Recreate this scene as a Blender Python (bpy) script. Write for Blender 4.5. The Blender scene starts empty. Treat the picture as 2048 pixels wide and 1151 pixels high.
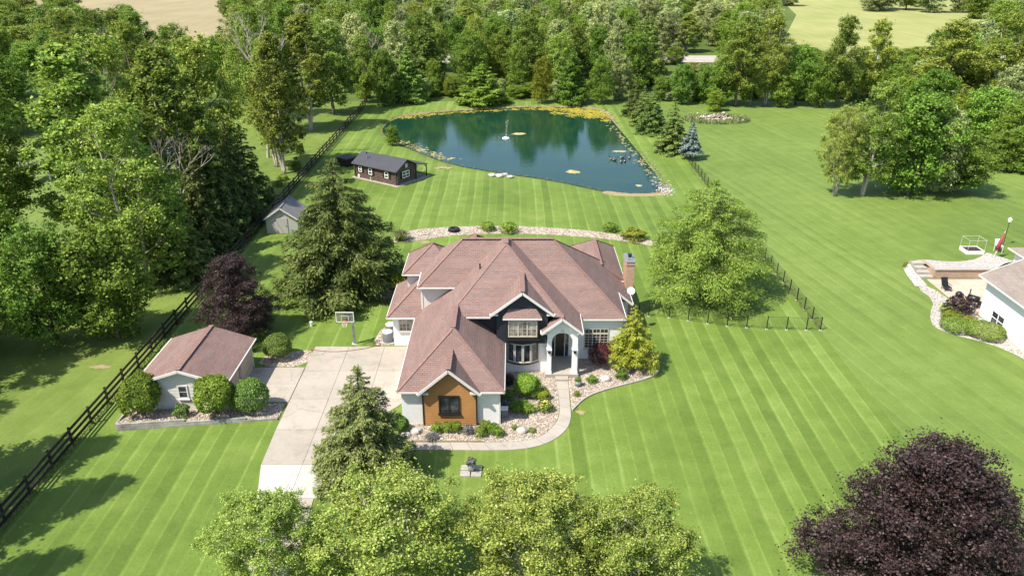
import bpy, math, random
import numpy as np
from mathutils import Vector

# ------------------------------------------------------------------ scene, camera, sky, sun
SC = bpy.context.scene
COL = SC.collection
PI = math.pi
CAM_H, F_PX, PITCH = 30.0, 1552.0, math.radians(24.4)
cam_d = bpy.data.cameras.new('camera'); cam = bpy.data.objects.new('camera', cam_d); COL.objects.link(cam)
cam_d.sensor_width = 36.0; cam_d.lens = F_PX / 2048 * 36.0
cam_d.clip_start = 0.5; cam_d.clip_end = 5000
cam.location = (0, 0, CAM_H); cam.rotation_euler = (PI / 2 - PITCH, 0, 0)
SC.camera = cam

SUN_EL, SUN_AZ = math.radians(55), math.radians(32)      # light travels towards +X, a little +Y
trav = Vector((math.cos(SUN_EL) * math.cos(SUN_AZ), math.cos(SUN_EL) * math.sin(SUN_AZ), -math.sin(SUN_EL)))
world = bpy.data.worlds.new('World'); SC.world = world; world.use_nodes = True
wn = world.node_tree.nodes; wl = world.node_tree.links
for n in list(wn): wn.remove(n)
sky = wn.new('ShaderNodeTexSky'); sky.sky_type = 'NISHITA'; sky.sun_disc = False
sky.sun_elevation = SUN_EL; sky.sun_rotation = math.atan2(-trav.x, -trav.y)
sky.air_density = 1.0; sky.dust_density = 1.2; sky.ozone_density = 1.0
bg = wn.new('ShaderNodeBackground'); bg.inputs['Strength'].default_value = 0.15
wo = wn.new('ShaderNodeOutputWorld')
wl.new(sky.outputs[0], bg.inputs[0]); wl.new(bg.outputs[0], wo.inputs[0])
sun_d = bpy.data.lights.new('sun', 'SUN'); sun_d.energy = 5.0; sun_d.angle = math.radians(0.55); sun_d.color = (1.0, 0.94, 0.82)
sun = bpy.data.objects.new('sun', sun_d); COL.objects.link(sun)
sun.rotation_euler = trav.to_track_quat('-Z', 'Y').to_euler(); sun.location = (-60, -30, 90)
SC.view_settings.view_transform = 'Standard'; SC.view_settings.look = 'None'
SC.view_settings.exposure = 0.74; SC.view_settings.gamma = 1.0
SC.view_settings.use_curve_mapping = False
SC.render.engine = 'CYCLES'
SC.cycles.max_bounces = 6; SC.cycles.diffuse_bounces = 4; SC.cycles.glossy_bounces = 3
SC.cycles.transmission_bounces = 4; SC.cycles.transparent_max_bounces = 6
SC.cycles.use_denoising = True
SC.cycles.caustics_reflective = False; SC.cycles.caustics_refractive = False

# ------------------------------------------------------------------ survey: photograph pixel -> point of the ground
_fw = Vector((0, math.cos(PITCH), -math.sin(PITCH))); _up = Vector((0, math.sin(PITCH), math.cos(PITCH)))
def G(px, py, z=0.0):
    d = _fw * F_PX + Vector((1, 0, 0)) * (px - 1024) - _up * (py - 575.5)
    t = (z - CAM_H) / d.z
    return Vector((d.x * t, d.y * t, z))
def top_z(px, py, Y):
    d = _fw * F_PX + Vector((1, 0, 0)) * (px - 1024) - _up * (py - 575.5)
    return CAM_H + d.z * Y / d.y
def px_m(p, px):                     # metres that px pixels span at point p
    return px * ((Vector(p) - Vector((0, 0, CAM_H))).dot(_fw)) / F_PX

# ------------------------------------------------------------------ objects
def tag(o, label=None, cat=None, group=None, kind=None):
    if label: o['label'] = label
    if cat: o['category'] = cat
    if group: o['group'] = group
    if kind: o['kind'] = kind
    return o
def thing(name, label, cat, loc=(0, 0, 0), group=None, rz=0.0):
    o = bpy.data.objects.new(name, None); COL.objects.link(o)
    o.empty_display_size = 0.3
    o.location = loc; o.rotation_euler = (0, 0, rz)
    return tag(o, label, cat, group)
def link_mesh(name, me, parent=None):
    o = bpy.data.objects.new(name, me); COL.objects.link(o)
    if parent is not None: o.parent = parent
    return o
def copy_tree(o, parent=None):
    c = o.copy(); COL.objects.link(c)
    if parent is not None: c.parent = parent
    for ch in list(o.children): copy_tree(ch, c)
    return c
def world_off(p):
    v = Vector((0, 0, 0))
    while p is not None: v = v + Vector(p.location); p = p.parent
    return v

class MB:
    """collects polygons; metre UVs (u horizontal, v up the slope) are made per face"""
    def __init__(s): s.v = []; s.f = []
    def poly(s, pts):
        b = len(s.v); s.v.extend([tuple(p) for p in pts]); s.f.append(list(range(b, b + len(pts)))); return s
    def box(s, x0, x1, y0, y1, z0, z1):
        b = len(s.v)
        s.v += [(x0, y0, z0), (x1, y0, z0), (x1, y1, z0), (x0, y1, z0), (x0, y0, z1), (x1, y0, z1), (x1, y1, z1), (x0, y1, z1)]
        for q in ((0, 3, 2, 1), (4, 5, 6, 7), (0, 1, 5, 4), (1, 2, 6, 5), (2, 3, 7, 6), (3, 0, 4, 7)): s.f.append([b + i for i in q])
        return s
    def bar(s, p0, p1, w, h, up=(0, 0, 1)):
        """rectangular bar from p0 to p1, width w (sideways), height h (up), centred"""
        p0 = Vector(p0); p1 = Vector(p1); d = (p1 - p0).normalized(); u = Vector(up)
        r = d.cross(u)
        if r.length < 1e-4: u = Vector((0, 1, 0)); r = d.cross(u)
        r.normalize(); u = r.cross(d).normalized(); b = len(s.v)
        for p in (p0, p1):
            for a, c in ((-1, -1), (1, -1), (1, 1), (-1, 1)): s.v.append(tuple(p + r * (a * w / 2) + u * (c * h / 2)))
        for q in ((0, 1, 2, 3), (7, 6, 5, 4), (0, 4, 5, 1), (1, 5, 6, 2), (2, 6, 7, 3), (3, 7, 4, 0)): s.f.append([b + i for i in q])
        return s
    def tube(s, pts, rad, n=6, cap=True):
        pts = [Vector(p) for p in pts]; b0 = len(s.v)
        for i, p in enumerate(pts):
            d = (pts[min(i + 1, len(pts) - 1)] - pts[max(i - 1, 0)]).normalized()
            a = Vector((0, 0, 1)) if abs(d.z) < 0.9 else Vector((1, 0, 0))
            r = d.cross(a).normalized(); u = r.cross(d).normalized()
            R_ = rad[i] if isinstance(rad, (list, tuple)) else rad
            for k in range(n):
                t = 2 * PI * k / n; s.v.append(tuple(p + r * (math.cos(t) * R_) + u * (math.sin(t) * R_)))
        for i in range(len(pts) - 1):
            for k in range(n):
                a = b0 + i * n + k; c = b0 + i * n + (k + 1) % n
                s.f.append([a, c, c + n, a + n])
        if cap:
            s.f.append([b0 + k for k in reversed(range(n))]); e = b0 + (len(pts) - 1) * n
            s.f.append([e + k for k in range(n)])
        return s
    def lathe(s, prof, c=(0, 0, 0), n=16, sx=1.0, sy=1.0):
        b0 = len(s.v)
        for r, z in prof:
            for k in range(n):
                t = 2 * PI * k / n; s.v.append((c[0] + math.cos(t) * r * sx, c[1] + math.sin(t) * r * sy, c[2] + z))
        for i in range(len(prof) - 1):
            for k in range(n):
                a = b0 + i * n + k; d = b0 + i * n + (k + 1) % n
                s.f.append([a, d, d + n, a + n])
        s.f.append([b0 + k for k in reversed(range(n))]); e = b0 + (len(prof) - 1) * n
        s.f.append([e + k for k in range(n)])
        return s
    def prism(s, pts2, z0, z1):
        n = len(pts2); b = len(s.v)
        ar = sum(pts2[i][0] * pts2[(i + 1) % n][1] - pts2[(i + 1) % n][0] * pts2[i][1] for i in range(n))
        P = list(pts2) if ar > 0 else list(reversed(pts2))
        s.v += [(p[0], p[1], z0) for p in P] + [(p[0], p[1], z1) for p in P]
        s.f.append([b + i for i in reversed(range(n))]); s.f.append([b + n + i for i in range(n)])
        for i in range(n): j = (i + 1) % n; s.f.append([b + i, b + j, b + n + j, b + n + i])
        return s
    def build(s, name, mat, parent=None, smooth=False, local=False):
        off = Vector((0, 0, 0)) if (parent is None or local) else world_off(parent)
        v = np.array(s.v, dtype=float).reshape(-1, 3) - np.array(off)
        me = bpy.data.meshes.new(name); me.from_pydata(v.tolist(), [], s.f)
        uv = me.uv_layers.new(name='UVMap')
        vv = np.array(s.v, dtype=float).reshape(-1, 3)
        co = np.zeros((len(me.loops), 2)); k = 0
        for f in s.f:
            p = vv[f]; nrm = np.zeros(3)
            for i in range(1, len(f) - 1): nrm += np.cross(p[i] - p[0], p[i + 1] - p[0])
            L = np.linalg.norm(nrm); nrm = nrm / L if L > 1e-12 else np.array([0, 0, 1.])
            if abs(nrm[2]) > 0.995: t = np.array([1., 0, 0]); b = np.array([0, 1., 0])
            else:
                t = np.cross([0, 0, 1.], nrm); t /= np.linalg.norm(t); b = np.cross(nrm, t)
            co[k:k + len(f), 0] = p @ t; co[k:k + len(f), 1] = p @ b; k += len(f)
        uv.data.foreach_set('uv', co.ravel())
        if smooth: me.polygons.foreach_set('use_smooth', [True] * len(me.polygons))
        if mat is not None: me.materials.append(mat)
        me.update()
        return link_mesh(name, me, parent)

def quads_mesh(name, V, mat):
    """V: (N,4,3) array of separate quads"""
    N = len(V); me = bpy.data.meshes.new(name)
    me.vertices.add(4 * N); me.vertices.foreach_set('co', np.ascontiguousarray(V, dtype=np.float32).ravel())
    me.loops.add(4 * N); me.loops.foreach_set('vertex_index', np.arange(4 * N, dtype=np.int32))
    me.polygons.add(N); me.polygons.foreach_set('loop_start', np.arange(0, 4 * N, 4, dtype=np.int32))
    me.update(calc_edges=True); me.materials.append(mat)
    return me

# ------------------------------------------------------------------ materials
class NT:
    def __init__(s, name):
        s.m = bpy.data.materials.new(name); s.m.use_nodes = True; s.t = s.m.node_tree
        for n in list(s.t.nodes): s.t.nodes.remove(n)
        s.out = s.t.nodes.new('ShaderNodeOutputMaterial')
    def n(s, typ, **kw):
        nd = s.t.nodes.new('ShaderNode' + typ)
        for k, v in kw.items():
            if k.startswith('_'): setattr(nd, k[1:], v)
            else: s.set(nd, k.replace('__', ' '), v)
        return nd
    def set(s, nd, key, v):
        sock = nd.inputs[int(key[1:])] if (key[0] == 'i' and key[1:].isdigit()) else nd.inputs[key]
        if isinstance(v, bpy.types.NodeSocket): s.t.links.new(v, sock)
        elif isinstance(v, bpy.types.Node): s.t.links.new(v.outputs[0], sock)
        else:
            if isinstance(v, tuple) and len(v) == 3 and sock.type == 'RGBA': v = v + (1,)
            sock.default_value = v
    def math(s, op, a, b=0.0): return s.n('Math', _operation=op, i0=a, i1=b).outputs[0]
    def mix(s, fac, a, b, blend='MIX'):
        nd = s.n('Mix', _data_type='RGBA', _blend_type=blend); 
        for key, v in ((0, fac), (6, a), (7, b)):
            sock = nd.inputs[key]
            if isinstance(v, bpy.types.NodeSocket): s.t.links.new(v, sock)
            else: sock.default_value = v + (1,) if isinstance(v, tuple) and len(v) == 3 else v
        return nd.outputs[2]
    def noise(s, vec, scale, detail=3.0, rough=0.55):
        nd = s.n('TexNoise', Scale=scale, Detail=detail, Roughness=rough)
        if vec is not None: s.t.links.new(vec, nd.inputs['Vector'])
        return nd.outputs[0]
    def ramp(s, fac, stops, interp='LINEAR'):
        nd = s.n('ValToRGB'); cr = nd.color_ramp; cr.interpolation = interp
        s.t.links.new(fac, nd.inputs[0])
        while len(cr.elements) < len(stops): cr.elements.new(0.5)
        for e, (p, c) in zip(cr.elements, stops):
            e.position = p; e.color = (c + (1,)) if isinstance(c, tuple) else (c, c, c, 1)
        return nd.outputs[0]
    def obj(s): return s.n('TexCoord').outputs['Object']
    def uv(s): return s.n('TexCoord').outputs['UV']
    def pos(s): return s.n('NewGeometry').outputs['Position']
    def bump(s, h, strength=0.3, dist=0.02, normal=None):
        nd = s.n('Bump', Strength=strength, Distance=dist, Height=h)
        if normal is not None: s.t.links.new(normal, nd.inputs['Normal'])
        return nd.outputs[0]
    def pbsdf(s, col, rough=0.6, normal=None, spec=0.4, metal=0.0, **kw):
        nd = s.n('BsdfPrincipled', Base__Color=col, Roughness=rough, Metallic=metal)
        nd.inputs['Specular IOR Level'].default_value = spec
        if normal is not None: s.t.links.new(normal, nd.inputs['Normal'])
        for k, v in kw.items(): s.set(nd, k.replace('__', ' '), v)
        return nd
    def done(s, sh):
        s.t.links.new(sh.outputs[0] if isinstance(sh, bpy.types.Node) else sh, s.out.inputs[0]); return s.m

def plain(name, col, rough=0.6, spec=0.4, metal=0.0, var=0.12, scale=3.0, bump=0.0):
    """painted or natural surface with gentle mottling"""
    t = NT(name); p = t.pos()
    a = t.noise(p, scale, 4.0); b = t.noise(p, scale * 9, 2.0)
    f = t.math('ADD', t.math('MULTIPLY', a, 0.65), t.math('MULTIPLY', b, 0.35))
    lo = tuple(c * (1 - var) for c in col); hi = tuple(min(1, c * (1 + var)) for c in col)
    c = t.ramp(f, [(0.3, lo), (0.7, hi)])
    nb = t.bump(b, bump, 0.02) if bump else None
    return t.done(t.pbsdf(c, rough, nb, spec, metal))

M = {}
def lawn_mat(name, dark, light, line, period, angle, amp=1.0, patch=(0.17, 0.2, 0.055), patch_amt=0.36):
    t = NT(name); p = t.pos()
    w = t.n('TexNoise', Scale=0.06, Detail=2.0); t.t.links.new(p, w.inputs['Vector'])
    mp = t.n('Mapping', Rotation=(0, 0, angle)); t.t.links.new(p, mp.inputs['Vector'])
    sx = t.n('SeparateXYZ'); t.t.links.new(mp.outputs[0], sx.inputs[0])
    x = t.math('ADD', sx.outputs[0], t.math('MULTIPLY', t.math('SUBTRACT', w.outputs[0], 0.5), 0.55))
    fr = t.math('FRACT', t.math('DIVIDE', x, period * 2))
    st = t.ramp(fr, [(0.0, 0.34), (0.40, 0.24), (0.49, 1.0), (0.57, 0.56), (0.90, 0.46), (0.965, 0.78), (1.0, 0.34)])
    idx = t.math('FLOOR', t.math('DIVIDE', x, period)); wnz = t.n('TexWhiteNoise', _noise_dimensions='1D'); t.t.links.new(idx, wnz.inputs['W'])
    big = t.noise(p, 0.045, 3.0); mid = t.noise(p, 0.55, 4.0, 0.6); fine = t.noise(p, 5.5, 3.0, 0.65)
    grit = t.noise(p, 17.0, 2.0, 0.7)
    # the lines fade in and out
    fade = t.ramp(t.math('ADD', t.math('MULTIPLY', t.noise(p, 0.07, 2.0), 0.6), t.math('MULTIPLY', t.noise(p, 0.9, 3.0), 0.4)), [(0.34, 0.15), (0.66, 0.95)])
    stf = t.math('MULTIPLY', t.math('SUBTRACT', st, 0.42), t.math('MULTIPLY', fade, 0.62 * amp))
    base = t.math('ADD', t.math('MULTIPLY', mid, 0.45), t.math('ADD', t.math('MULTIPLY', fine, 0.30), t.math('MULTIPLY', grit, 0.25)))
    k = t.math('ADD', t.math('ADD', base, stf), t.math('ADD', t.math('MULTIPLY', t.math('SUBTRACT', big, 0.5), 0.62), t.math('MULTIPLY', t.math('SUBTRACT', wnz.outputs[0], 0.5), 0.16 * amp)))
    c = t.ramp(k, [(0.22, dark), (0.55, light), (0.88, line)])
    pt = t.ramp(t.noise(p, 0.18, 4.0, 0.65), [(0.56, 0.0), (0.74, patch_amt)])
    c = t.mix(pt, c, patch)
    c = t.mix(t.ramp(t.noise(p, 2.2, 4.0, 0.75), [(0.66, 0.0), (0.78, 0.45)]), c, line)
    c = t.mix(t.ramp(t.noise(p, 1.3, 4.0, 0.7), [(0.27, 0.45), (0.38, 0.0)]), c, dark)
    h = t.math('ADD', t.math('MULTIPLY', grit, 0.6), t.math('MULTIPLY', fine, 0.6))
    return t.done(t.pbsdf(c, 0.75, t.bump(h, 0.55, 0.06), 0.2))
M['lawn'] = lawn_mat('mown_lawn', (0.0669, 0.1112, 0.0163), (0.1241, 0.1870, 0.0308), (0.2211, 0.2882, 0.0769), 0.96, 0.0, 0.85)
M['lawn_right'] = lawn_mat('neighbour_lawn', (0.0752, 0.1235, 0.0216), (0.1301, 0.1872, 0.0377), (0.1901, 0.2529, 0.0675), 0.75, math.radians(-12), 0.65, (0.1301, 0.1821, 0.0360), 0.3)
M['lawn_left'] = lawn_mat('side_lawn', (0.0668, 0.1105, 0.0180), (0.1337, 0.1840, 0.0357), (0.2006, 0.2557, 0.0695), 1.5, math.radians(8), 0.35, (0.1910, 0.2046, 0.0596), 0.45)
def meadow():
    t = NT('meadow'); p = t.pos()
    k = t.math('ADD', t.math('MULTIPLY', t.noise(p, 0.03, 3.0), 0.5), t.math('MULTIPLY', t.noise(p, 0.9, 5.0, 0.7), 0.5))
    c = t.ramp(k, [(0.3, (0.05, 0.085, 0.018)), (0.55, (0.095, 0.135, 0.03)), (0.75, (0.17, 0.18, 0.06))])
    return t.done(t.pbsdf(c, 0.85, t.bump(t.noise(p, 2.5, 5.0, 0.7), 0.8, 0.25), 0.15))
M['meadow'] = meadow()
def stubble(name, a, b, ang):
    t = NT(name); p = t.pos()
    mp = t.n('Mapping', Rotation=(0, 0, ang), Scale=(0.7, 0.03, 1)); t.t.links.new(p, mp.inputs['Vector'])
    k = t.math('ADD', t.math('MULTIPLY', t.noise(mp.outputs[0], 1.0, 3.0), 0.5), t.math('MULTIPLY', t.noise(p, 0.05, 4.0), 0.5))
    return t.done(t.pbsdf(t.ramp(k, [(0.3, a), (0.7, b)]), 0.9, None, 0.1))
M['stubble'] = stubble('wheat_stubble', (0.22, 0.185, 0.105), (0.32, 0.265, 0.155), math.radians(70))
M['hay'] = stubble('hay_field', (0.19, 0.22, 0.07), (0.33, 0.32, 0.13), math.radians(60))

def leaf(name, cols, transl=0.40, rough=0.6, spec=0.2, vary=0.26):
    t = NT(name); g = t.n('NewGeometry'); oi = t.n('ObjectInfo')
    n = len(cols)
    c = t.ramp(g.outputs['Random Per Island'], [(0.06 + 0.88 * i / (n - 1), cols[i]) for i in range(n)])
    hs = t.n('HueSaturation', Color=c)
    hs.inputs['Saturation'].default_value = 1.0
    t.t.links.new(t.math('ADD', 1 - vary, t.math('MULTIPLY', oi.outputs['Random'], 2 * vary)), hs.inputs['Value'])
    rr = t.math('FRACT', t.math('MULTIPLY', oi.outputs['Random'], 7.31))
    t.t.links.new(t.math('ADD', 0.484, t.math('MULTIPLY', rr, 0.038)), hs.inputs['Hue'])
    b = t.pbsdf(hs.outputs[0], rough, None, spec)
    tr = t.n('BsdfTranslucent', Color=t.mix(0.5, hs.outputs[0], (0.16, 0.20, 0.02)))
    ms = t.n('MixShader', i0=transl); t.t.links.new(b.outputs[0], ms.inputs[1]); t.t.links.new(tr.outputs[0], ms.inputs[2])
    return t.done(ms)
M['lf_cotton'] = leaf('cottonwood_leaves', [(0.1154, 0.1891, 0.0279), (0.1987, 0.2899, 0.0403), (0.3205, 0.4033, 0.0619), (0.4204, 0.4549, 0.0929)], 0.42, 0.55, 0.25)
M['lf_maple'] = leaf('maple_leaves', [(0.0963, 0.1695, 0.0239), (0.1669, 0.2618, 0.0329), (0.2568, 0.3490, 0.0478)], 0.28)
M['lf_bright'] = leaf('bright_leaves', [(0.1065, 0.2010, 0.0240), (0.1837, 0.2931, 0.0360), (0.2899, 0.3852, 0.0540)], 0.35)
M['lf_yellow'] = leaf('yellow_green_leaves', [(0.1265, 0.1725, 0.0138), (0.2300, 0.2645, 0.0230), (0.3450, 0.3450, 0.0403)], 0.35)
M['lf_birch'] = leaf('birch_leaves', [(0.1264, 0.1905, 0.0305), (0.2320, 0.3175, 0.0509), (0.3795, 0.4550, 0.0847), (0.5566, 0.5960, 0.1729)], 0.40, 0.55, 0.25, 0.1)
M['lf_willow'] = leaf('willow_leaves', [(0.2168, 0.2850, 0.0962), (0.3561, 0.4207, 0.1491), (0.5420, 0.5836, 0.2526)], 0.34, 0.6, 0.25)
M['lf_purple'] = leaf('purple_leaves', [(0.0134, 0.0084, 0.0096), (0.0315, 0.0157, 0.0167), (0.0563, 0.0289, 0.0288), (0.0955, 0.0601, 0.0598)], 0.15, 0.5, 0.3, 0.12)
M['lf_spruce'] = leaf('spruce_needles', [(0.0601, 0.1060, 0.0213), (0.1148, 0.1742, 0.0336), (0.2049, 0.2472, 0.0518)], 0.12, 0.6, 0.25)
M['lf_spruce_l'] = leaf('grey_spruce_needles', [(0.0913, 0.1161, 0.0330), (0.1586, 0.1867, 0.0509), (0.2523, 0.2697, 0.0789)], 0.12, 0.6, 0.25)
M['lf_blue'] = leaf('blue_spruce_needles', [(0.1050, 0.1540, 0.1330), (0.1820, 0.2450, 0.2170), (0.2940, 0.3640, 0.3360)], 0.10, 0.6, 0.25)
M['lf_larch'] = leaf('larch_needles', [(0.1584, 0.2344, 0.0304), (0.2608, 0.3469, 0.0485), (0.4099, 0.4500, 0.0835)], 0.35, 0.6, 0.25, 0.12)
M['lf_cyp'] = leaf('cypress_sprays', [(0.2295, 0.2755, 0.0240), (0.3780, 0.4205, 0.0420), (0.5670, 0.5800, 0.0840)], 0.35, 0.6, 0.2, 0.1)
M['lf_pine'] = leaf('pine_needles', [(0.0964, 0.1727, 0.0262), (0.1607, 0.2545, 0.0381), (0.2571, 0.3454, 0.0594)], 0.2, 0.6, 0.25)
M['lf_red'] = leaf('barberry_leaves', [(0.0585, 0.0130, 0.0182), (0.1300, 0.0286, 0.0364), (0.2210, 0.0650, 0.0650)], 0.25)
M['lf_grey'] = leaf('grey_leaves', [(0.10, 0.10, 0.10), (0.17, 0.17, 0.16), (0.24, 0.25, 0.24)], 0.15)
M['lf_tuft'] = leaf('ornamental_grass', [(0.1300, 0.1690, 0.0520), (0.2210, 0.2600, 0.0910), (0.3510, 0.3770, 0.1820)], 0.25)
M['lf_shrub'] = leaf('shrub_leaves', [(0.1091, 0.1897, 0.0275), (0.1728, 0.2672, 0.0437), (0.2544, 0.3449, 0.0686)], 0.25, 0.5, 0.3)
M['petal'] = plain('yellow_petals', (0.75, 0.62, 0.18), 0.6)
M['bark'] = plain('grey_bark', (0.16, 0.13, 0.10), 0.9, 0.1, 0, 0.35, 2.0, 0.6)
M['bark_pale'] = plain('pale_bark', (0.38, 0.33, 0.27), 0.85, 0.1, 0, 0.35, 2.5, 0.5)
M['bark_dark'] = plain('dark_bark', (0.07, 0.05, 0.04), 0.9, 0.1, 0, 0.3, 2.5, 0.6)

def shingles(name, c1, c2, c3, mort):
    t = NT(name); u = t.uv()
    br = t.n('TexBrick', Scale=1.0, _offset=0.5, _offset_frequency=2)
    t.t.links.new(u, br.inputs['Vector'])
    for k, v in dict(Color1=c1 + (1,), Color2=c2 + (1,), Mortar=mort + (1,)).items(): br.inputs[k].default_value = v
    br.inputs['Mortar Size'].default_value = 0.014; br.inputs['Mortar Smooth'].default_value = 0.35; br.inputs['Bias'].default_value = 0.0
    br.inputs['Brick Width'].default_value = 0.34; br.inputs['Row Height'].default_value = 0.145
    # each tab its own tint, plus lighter and darker weathered patches
    mp = t.n('Mapping', Scale=(1 / 0.34, 1 / 0.145, 1)); t.t.links.new(u, mp.inputs['Vector'])
    wn_ = t.n('TexWhiteNoise', _noise_dimensions='2D'); fl = t.n('VectorMath', _operation='FLOOR'); t.t.links.new(mp.outputs[0], fl.inputs[0]); t.t.links.new(fl.outputs[0], wn_.inputs['Vector'])
    c = t.mix(t.ramp(wn_.outputs[0], [(0.35, 0.0), (0.9, 0.95)]), br.outputs['Color'], c3)
    st = t.n('Mapping', Scale=(0.35, 1.6, 1)); t.t.links.new(u, st.inputs['Vector'])
    pt = t.noise(st.outputs[0], 1.0, 3.0)
    c = t.mix(t.ramp(pt, [(0.42, 0.0), (0.75, 0.35)]), c, tuple(x * 1.25 for x in c2))
    c = t.mix(t.ramp(t.noise(t.pos(), 0.35, 3.0), [(0.45, 0.0), (0.75, 0.35)]), c, tuple(x * 0.8 for x in c1))
    # courses step like real tabs
    sv = t.n('SeparateXYZ'); t.t.links.new(mp.outputs[0], sv.inputs[0])
    step = t.math('SUBTRACT', 1.0, t.math('FRACT', sv.outputs[1]))
    hgt = t.math('ADD', t.math('MULTIPLY', step, 0.7), t.math('MULTIPLY', br.outputs['Fac'], -0.5))
    grain = t.noise(u, 60.0, 2.0)
    hgt = t.math('ADD', hgt, t.math('MULTIPLY', grain, 0.25))
    return t.done(t.pbsdf(c, 0.88, t.bump(hgt, 0.55, 0.03), 0.2))
M['shingle'] = shingles('reddish_brown_shingles', (0.194, 0.120, 0.101), (0.252, 0.160, 0.136), (0.176, 0.133, 0.124), (0.084, 0.054, 0.046))
M['shingle_grey'] = shingles('grey_brown_shingles', (0.235, 0.195, 0.165), (0.28, 0.235, 0.20), (0.20, 0.17, 0.15), (0.13, 0.105, 0.09))
M['shingle_cap'] = plain('ridge_cap_shingles', (0.215, 0.132, 0.112), 0.9, 0.2, 0, 0.22, 5.0, 0.3)

def brickwork(name, c1, c2, mort, bw=0.22, bh=0.075, bump=0.35):
    t = NT(name); u = t.uv()
    br = t.n('TexBrick', Scale=1.0, _offset=0.5); t.t.links.new(u, br.inputs['Vector'])
    for k, v in dict(Color1=c1 + (1,), Color2=c2 + (1,), Mortar=mort + (1,)).items(): br.inputs[k].default_value = v
    br.inputs['Mortar Size'].default_value = 0.008; br.inputs['Mortar Smooth'].default_value = 0.3
    br.inputs['Brick Width'].default_value = bw; br.inputs['Row Height'].default_value = bh
    n2 = t.noise(t.pos(), 0.8, 4.0)
    c = t.mix(t.ramp(n2, [(0.4, 0.0), (0.8, 0.25)]), br.outputs['Color'], tuple(x * 0.75 for x in c1))
    h = t.math('SUBTRACT', t.math('MULTIPLY', t.noise(u, 30.0, 2.0), 0.3), br.outputs['Fac'])
    return t.done(t.pbsdf(c, 0.7, t.bump(h, bump, 0.012), 0.3))
M['white_brick'] = brickwork('white_painted_brick', (0.76, 0.755, 0.735), (0.82, 0.815, 0.80), (0.64, 0.635, 0.615))
M['red_brick'] = brickwork('brown_brick', (0.36, 0.20, 0.12), (0.47, 0.28, 0.18), (0.45, 0.40, 0.34), 0.22, 0.085, 0.5)
M['block'] = brickwork('tan_block', (0.34, 0.24, 0.17), (0.42, 0.31, 0.23), (0.20, 0.15, 0.11), 0.45, 0.2, 0.5)
M['white'] = plain('white_paint', (0.78, 0.77, 0.75), 0.5, 0.4, 0, 0.05)
M['trim'] = plain('pale_trim', (0.62, 0.60, 0.56), 0.5, 0.4, 0, 0.06)
M['beige'] = plain('beige_frame', (0.50, 0.45, 0.38), 0.5, 0.4, 0, 0.06)
M['gutter'] = plain('gutter', (0.66, 0.64, 0.61), 0.4, 0.5, 0, 0.08)
M['orange'] = plain('cedar_orange_siding', (0.40, 0.20, 0.070), 0.55, 0.35, 0, 0.16, 1.2)
M['navy'] = plain('charcoal_navy_siding', (0.020, 0.023, 0.032), 0.5, 0.4, 0, 0.15)
M['grey_siding'] = plain('pale_grey_siding', (0.56, 0.525, 0.485), 0.6, 0.35, 0, 0.06)
M['shed_wall'] = plain('shaded_shed_wall', (0.40, 0.375, 0.35), 0.7, 0.3, 0, 0.1)  # wall colour darkened to stand in for the spruces' shade
M['tan'] = plain('tan_door', (0.40, 0.34, 0.25), 0.6, 0.35, 0, 0.08)
M['white_siding'] = plain('white_siding', (0.74, 0.73, 0.71), 0.55, 0.35, 0, 0.04)
M['dark'] = plain('dark_bronze', (0.018, 0.016, 0.015), 0.4, 0.5, 0, 0.2)
M['blackwood'] = plain('black_stained_wood', (0.020, 0.015, 0.012), 0.7, 0.3, 0, 0.45, 3.0, 0.3)
M['rail_worn'] = plain('worn_black_rail', (0.040, 0.030, 0.024), 0.7, 0.3, 0, 0.5, 2.0, 0.3)
M['black_metal'] = plain('black_metal', (0.012, 0.012, 0.013), 0.4, 0.5)
M['log'] = plain('dark_stained_log', (0.105, 0.068, 0.054), 0.65, 0.3, 0, 0.35, 2.0, 0.3)
M['chink'] = plain('log_chinking', (0.33, 0.27, 0.23), 0.8, 0.2)
M['cabin_roof'] = plain('charcoal_roof', (0.046, 0.047, 0.056), 0.55, 0.4, 0, 0.15, 0.8)
M['grey_roof'] = plain('grey_shed_roof', (0.16, 0.155, 0.155), 0.8, 0.2, 0, 0.2, 2.0)
M['timber'] = plain('weathered_timber', (0.30, 0.285, 0.26), 0.85, 0.2, 0, 0.55, 1.4, 0.5)
M['stone'] = plain('boulder', (0.40, 0.37, 0.34), 0.85, 0.2, 0, 0.35, 2.5, 0.5)
M['steel'] = plain('galvanised_steel', (0.34, 0.36, 0.38), 0.4, 0.5, 0.6, 0.15)
M['ac'] = plain('air_conditioner_grey', (0.22, 0.23, 0.25), 0.5, 0.4, 0.2, 0.1)
M['rubber'] = plain('black_rubber', (0.022, 0.022, 0.024), 0.75, 0.3, 0, 0.2)
M['mulch'] = plain('dark_mulch', (0.055, 0.038, 0.034), 0.95, 0.1, 0, 0.5, 9.0, 0.9)
M['rim'] = plain('orange_rim', (0.55, 0.15, 0.06), 0.5)
M['red'] = plain('faded_red_cloth', (0.26, 0.05, 0.06), 0.8)
M['soil'] = plain('bare_soil', (0.27, 0.215, 0.115), 0.95, 0.1, 0, 0.3, 2.0, 0.4)
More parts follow.
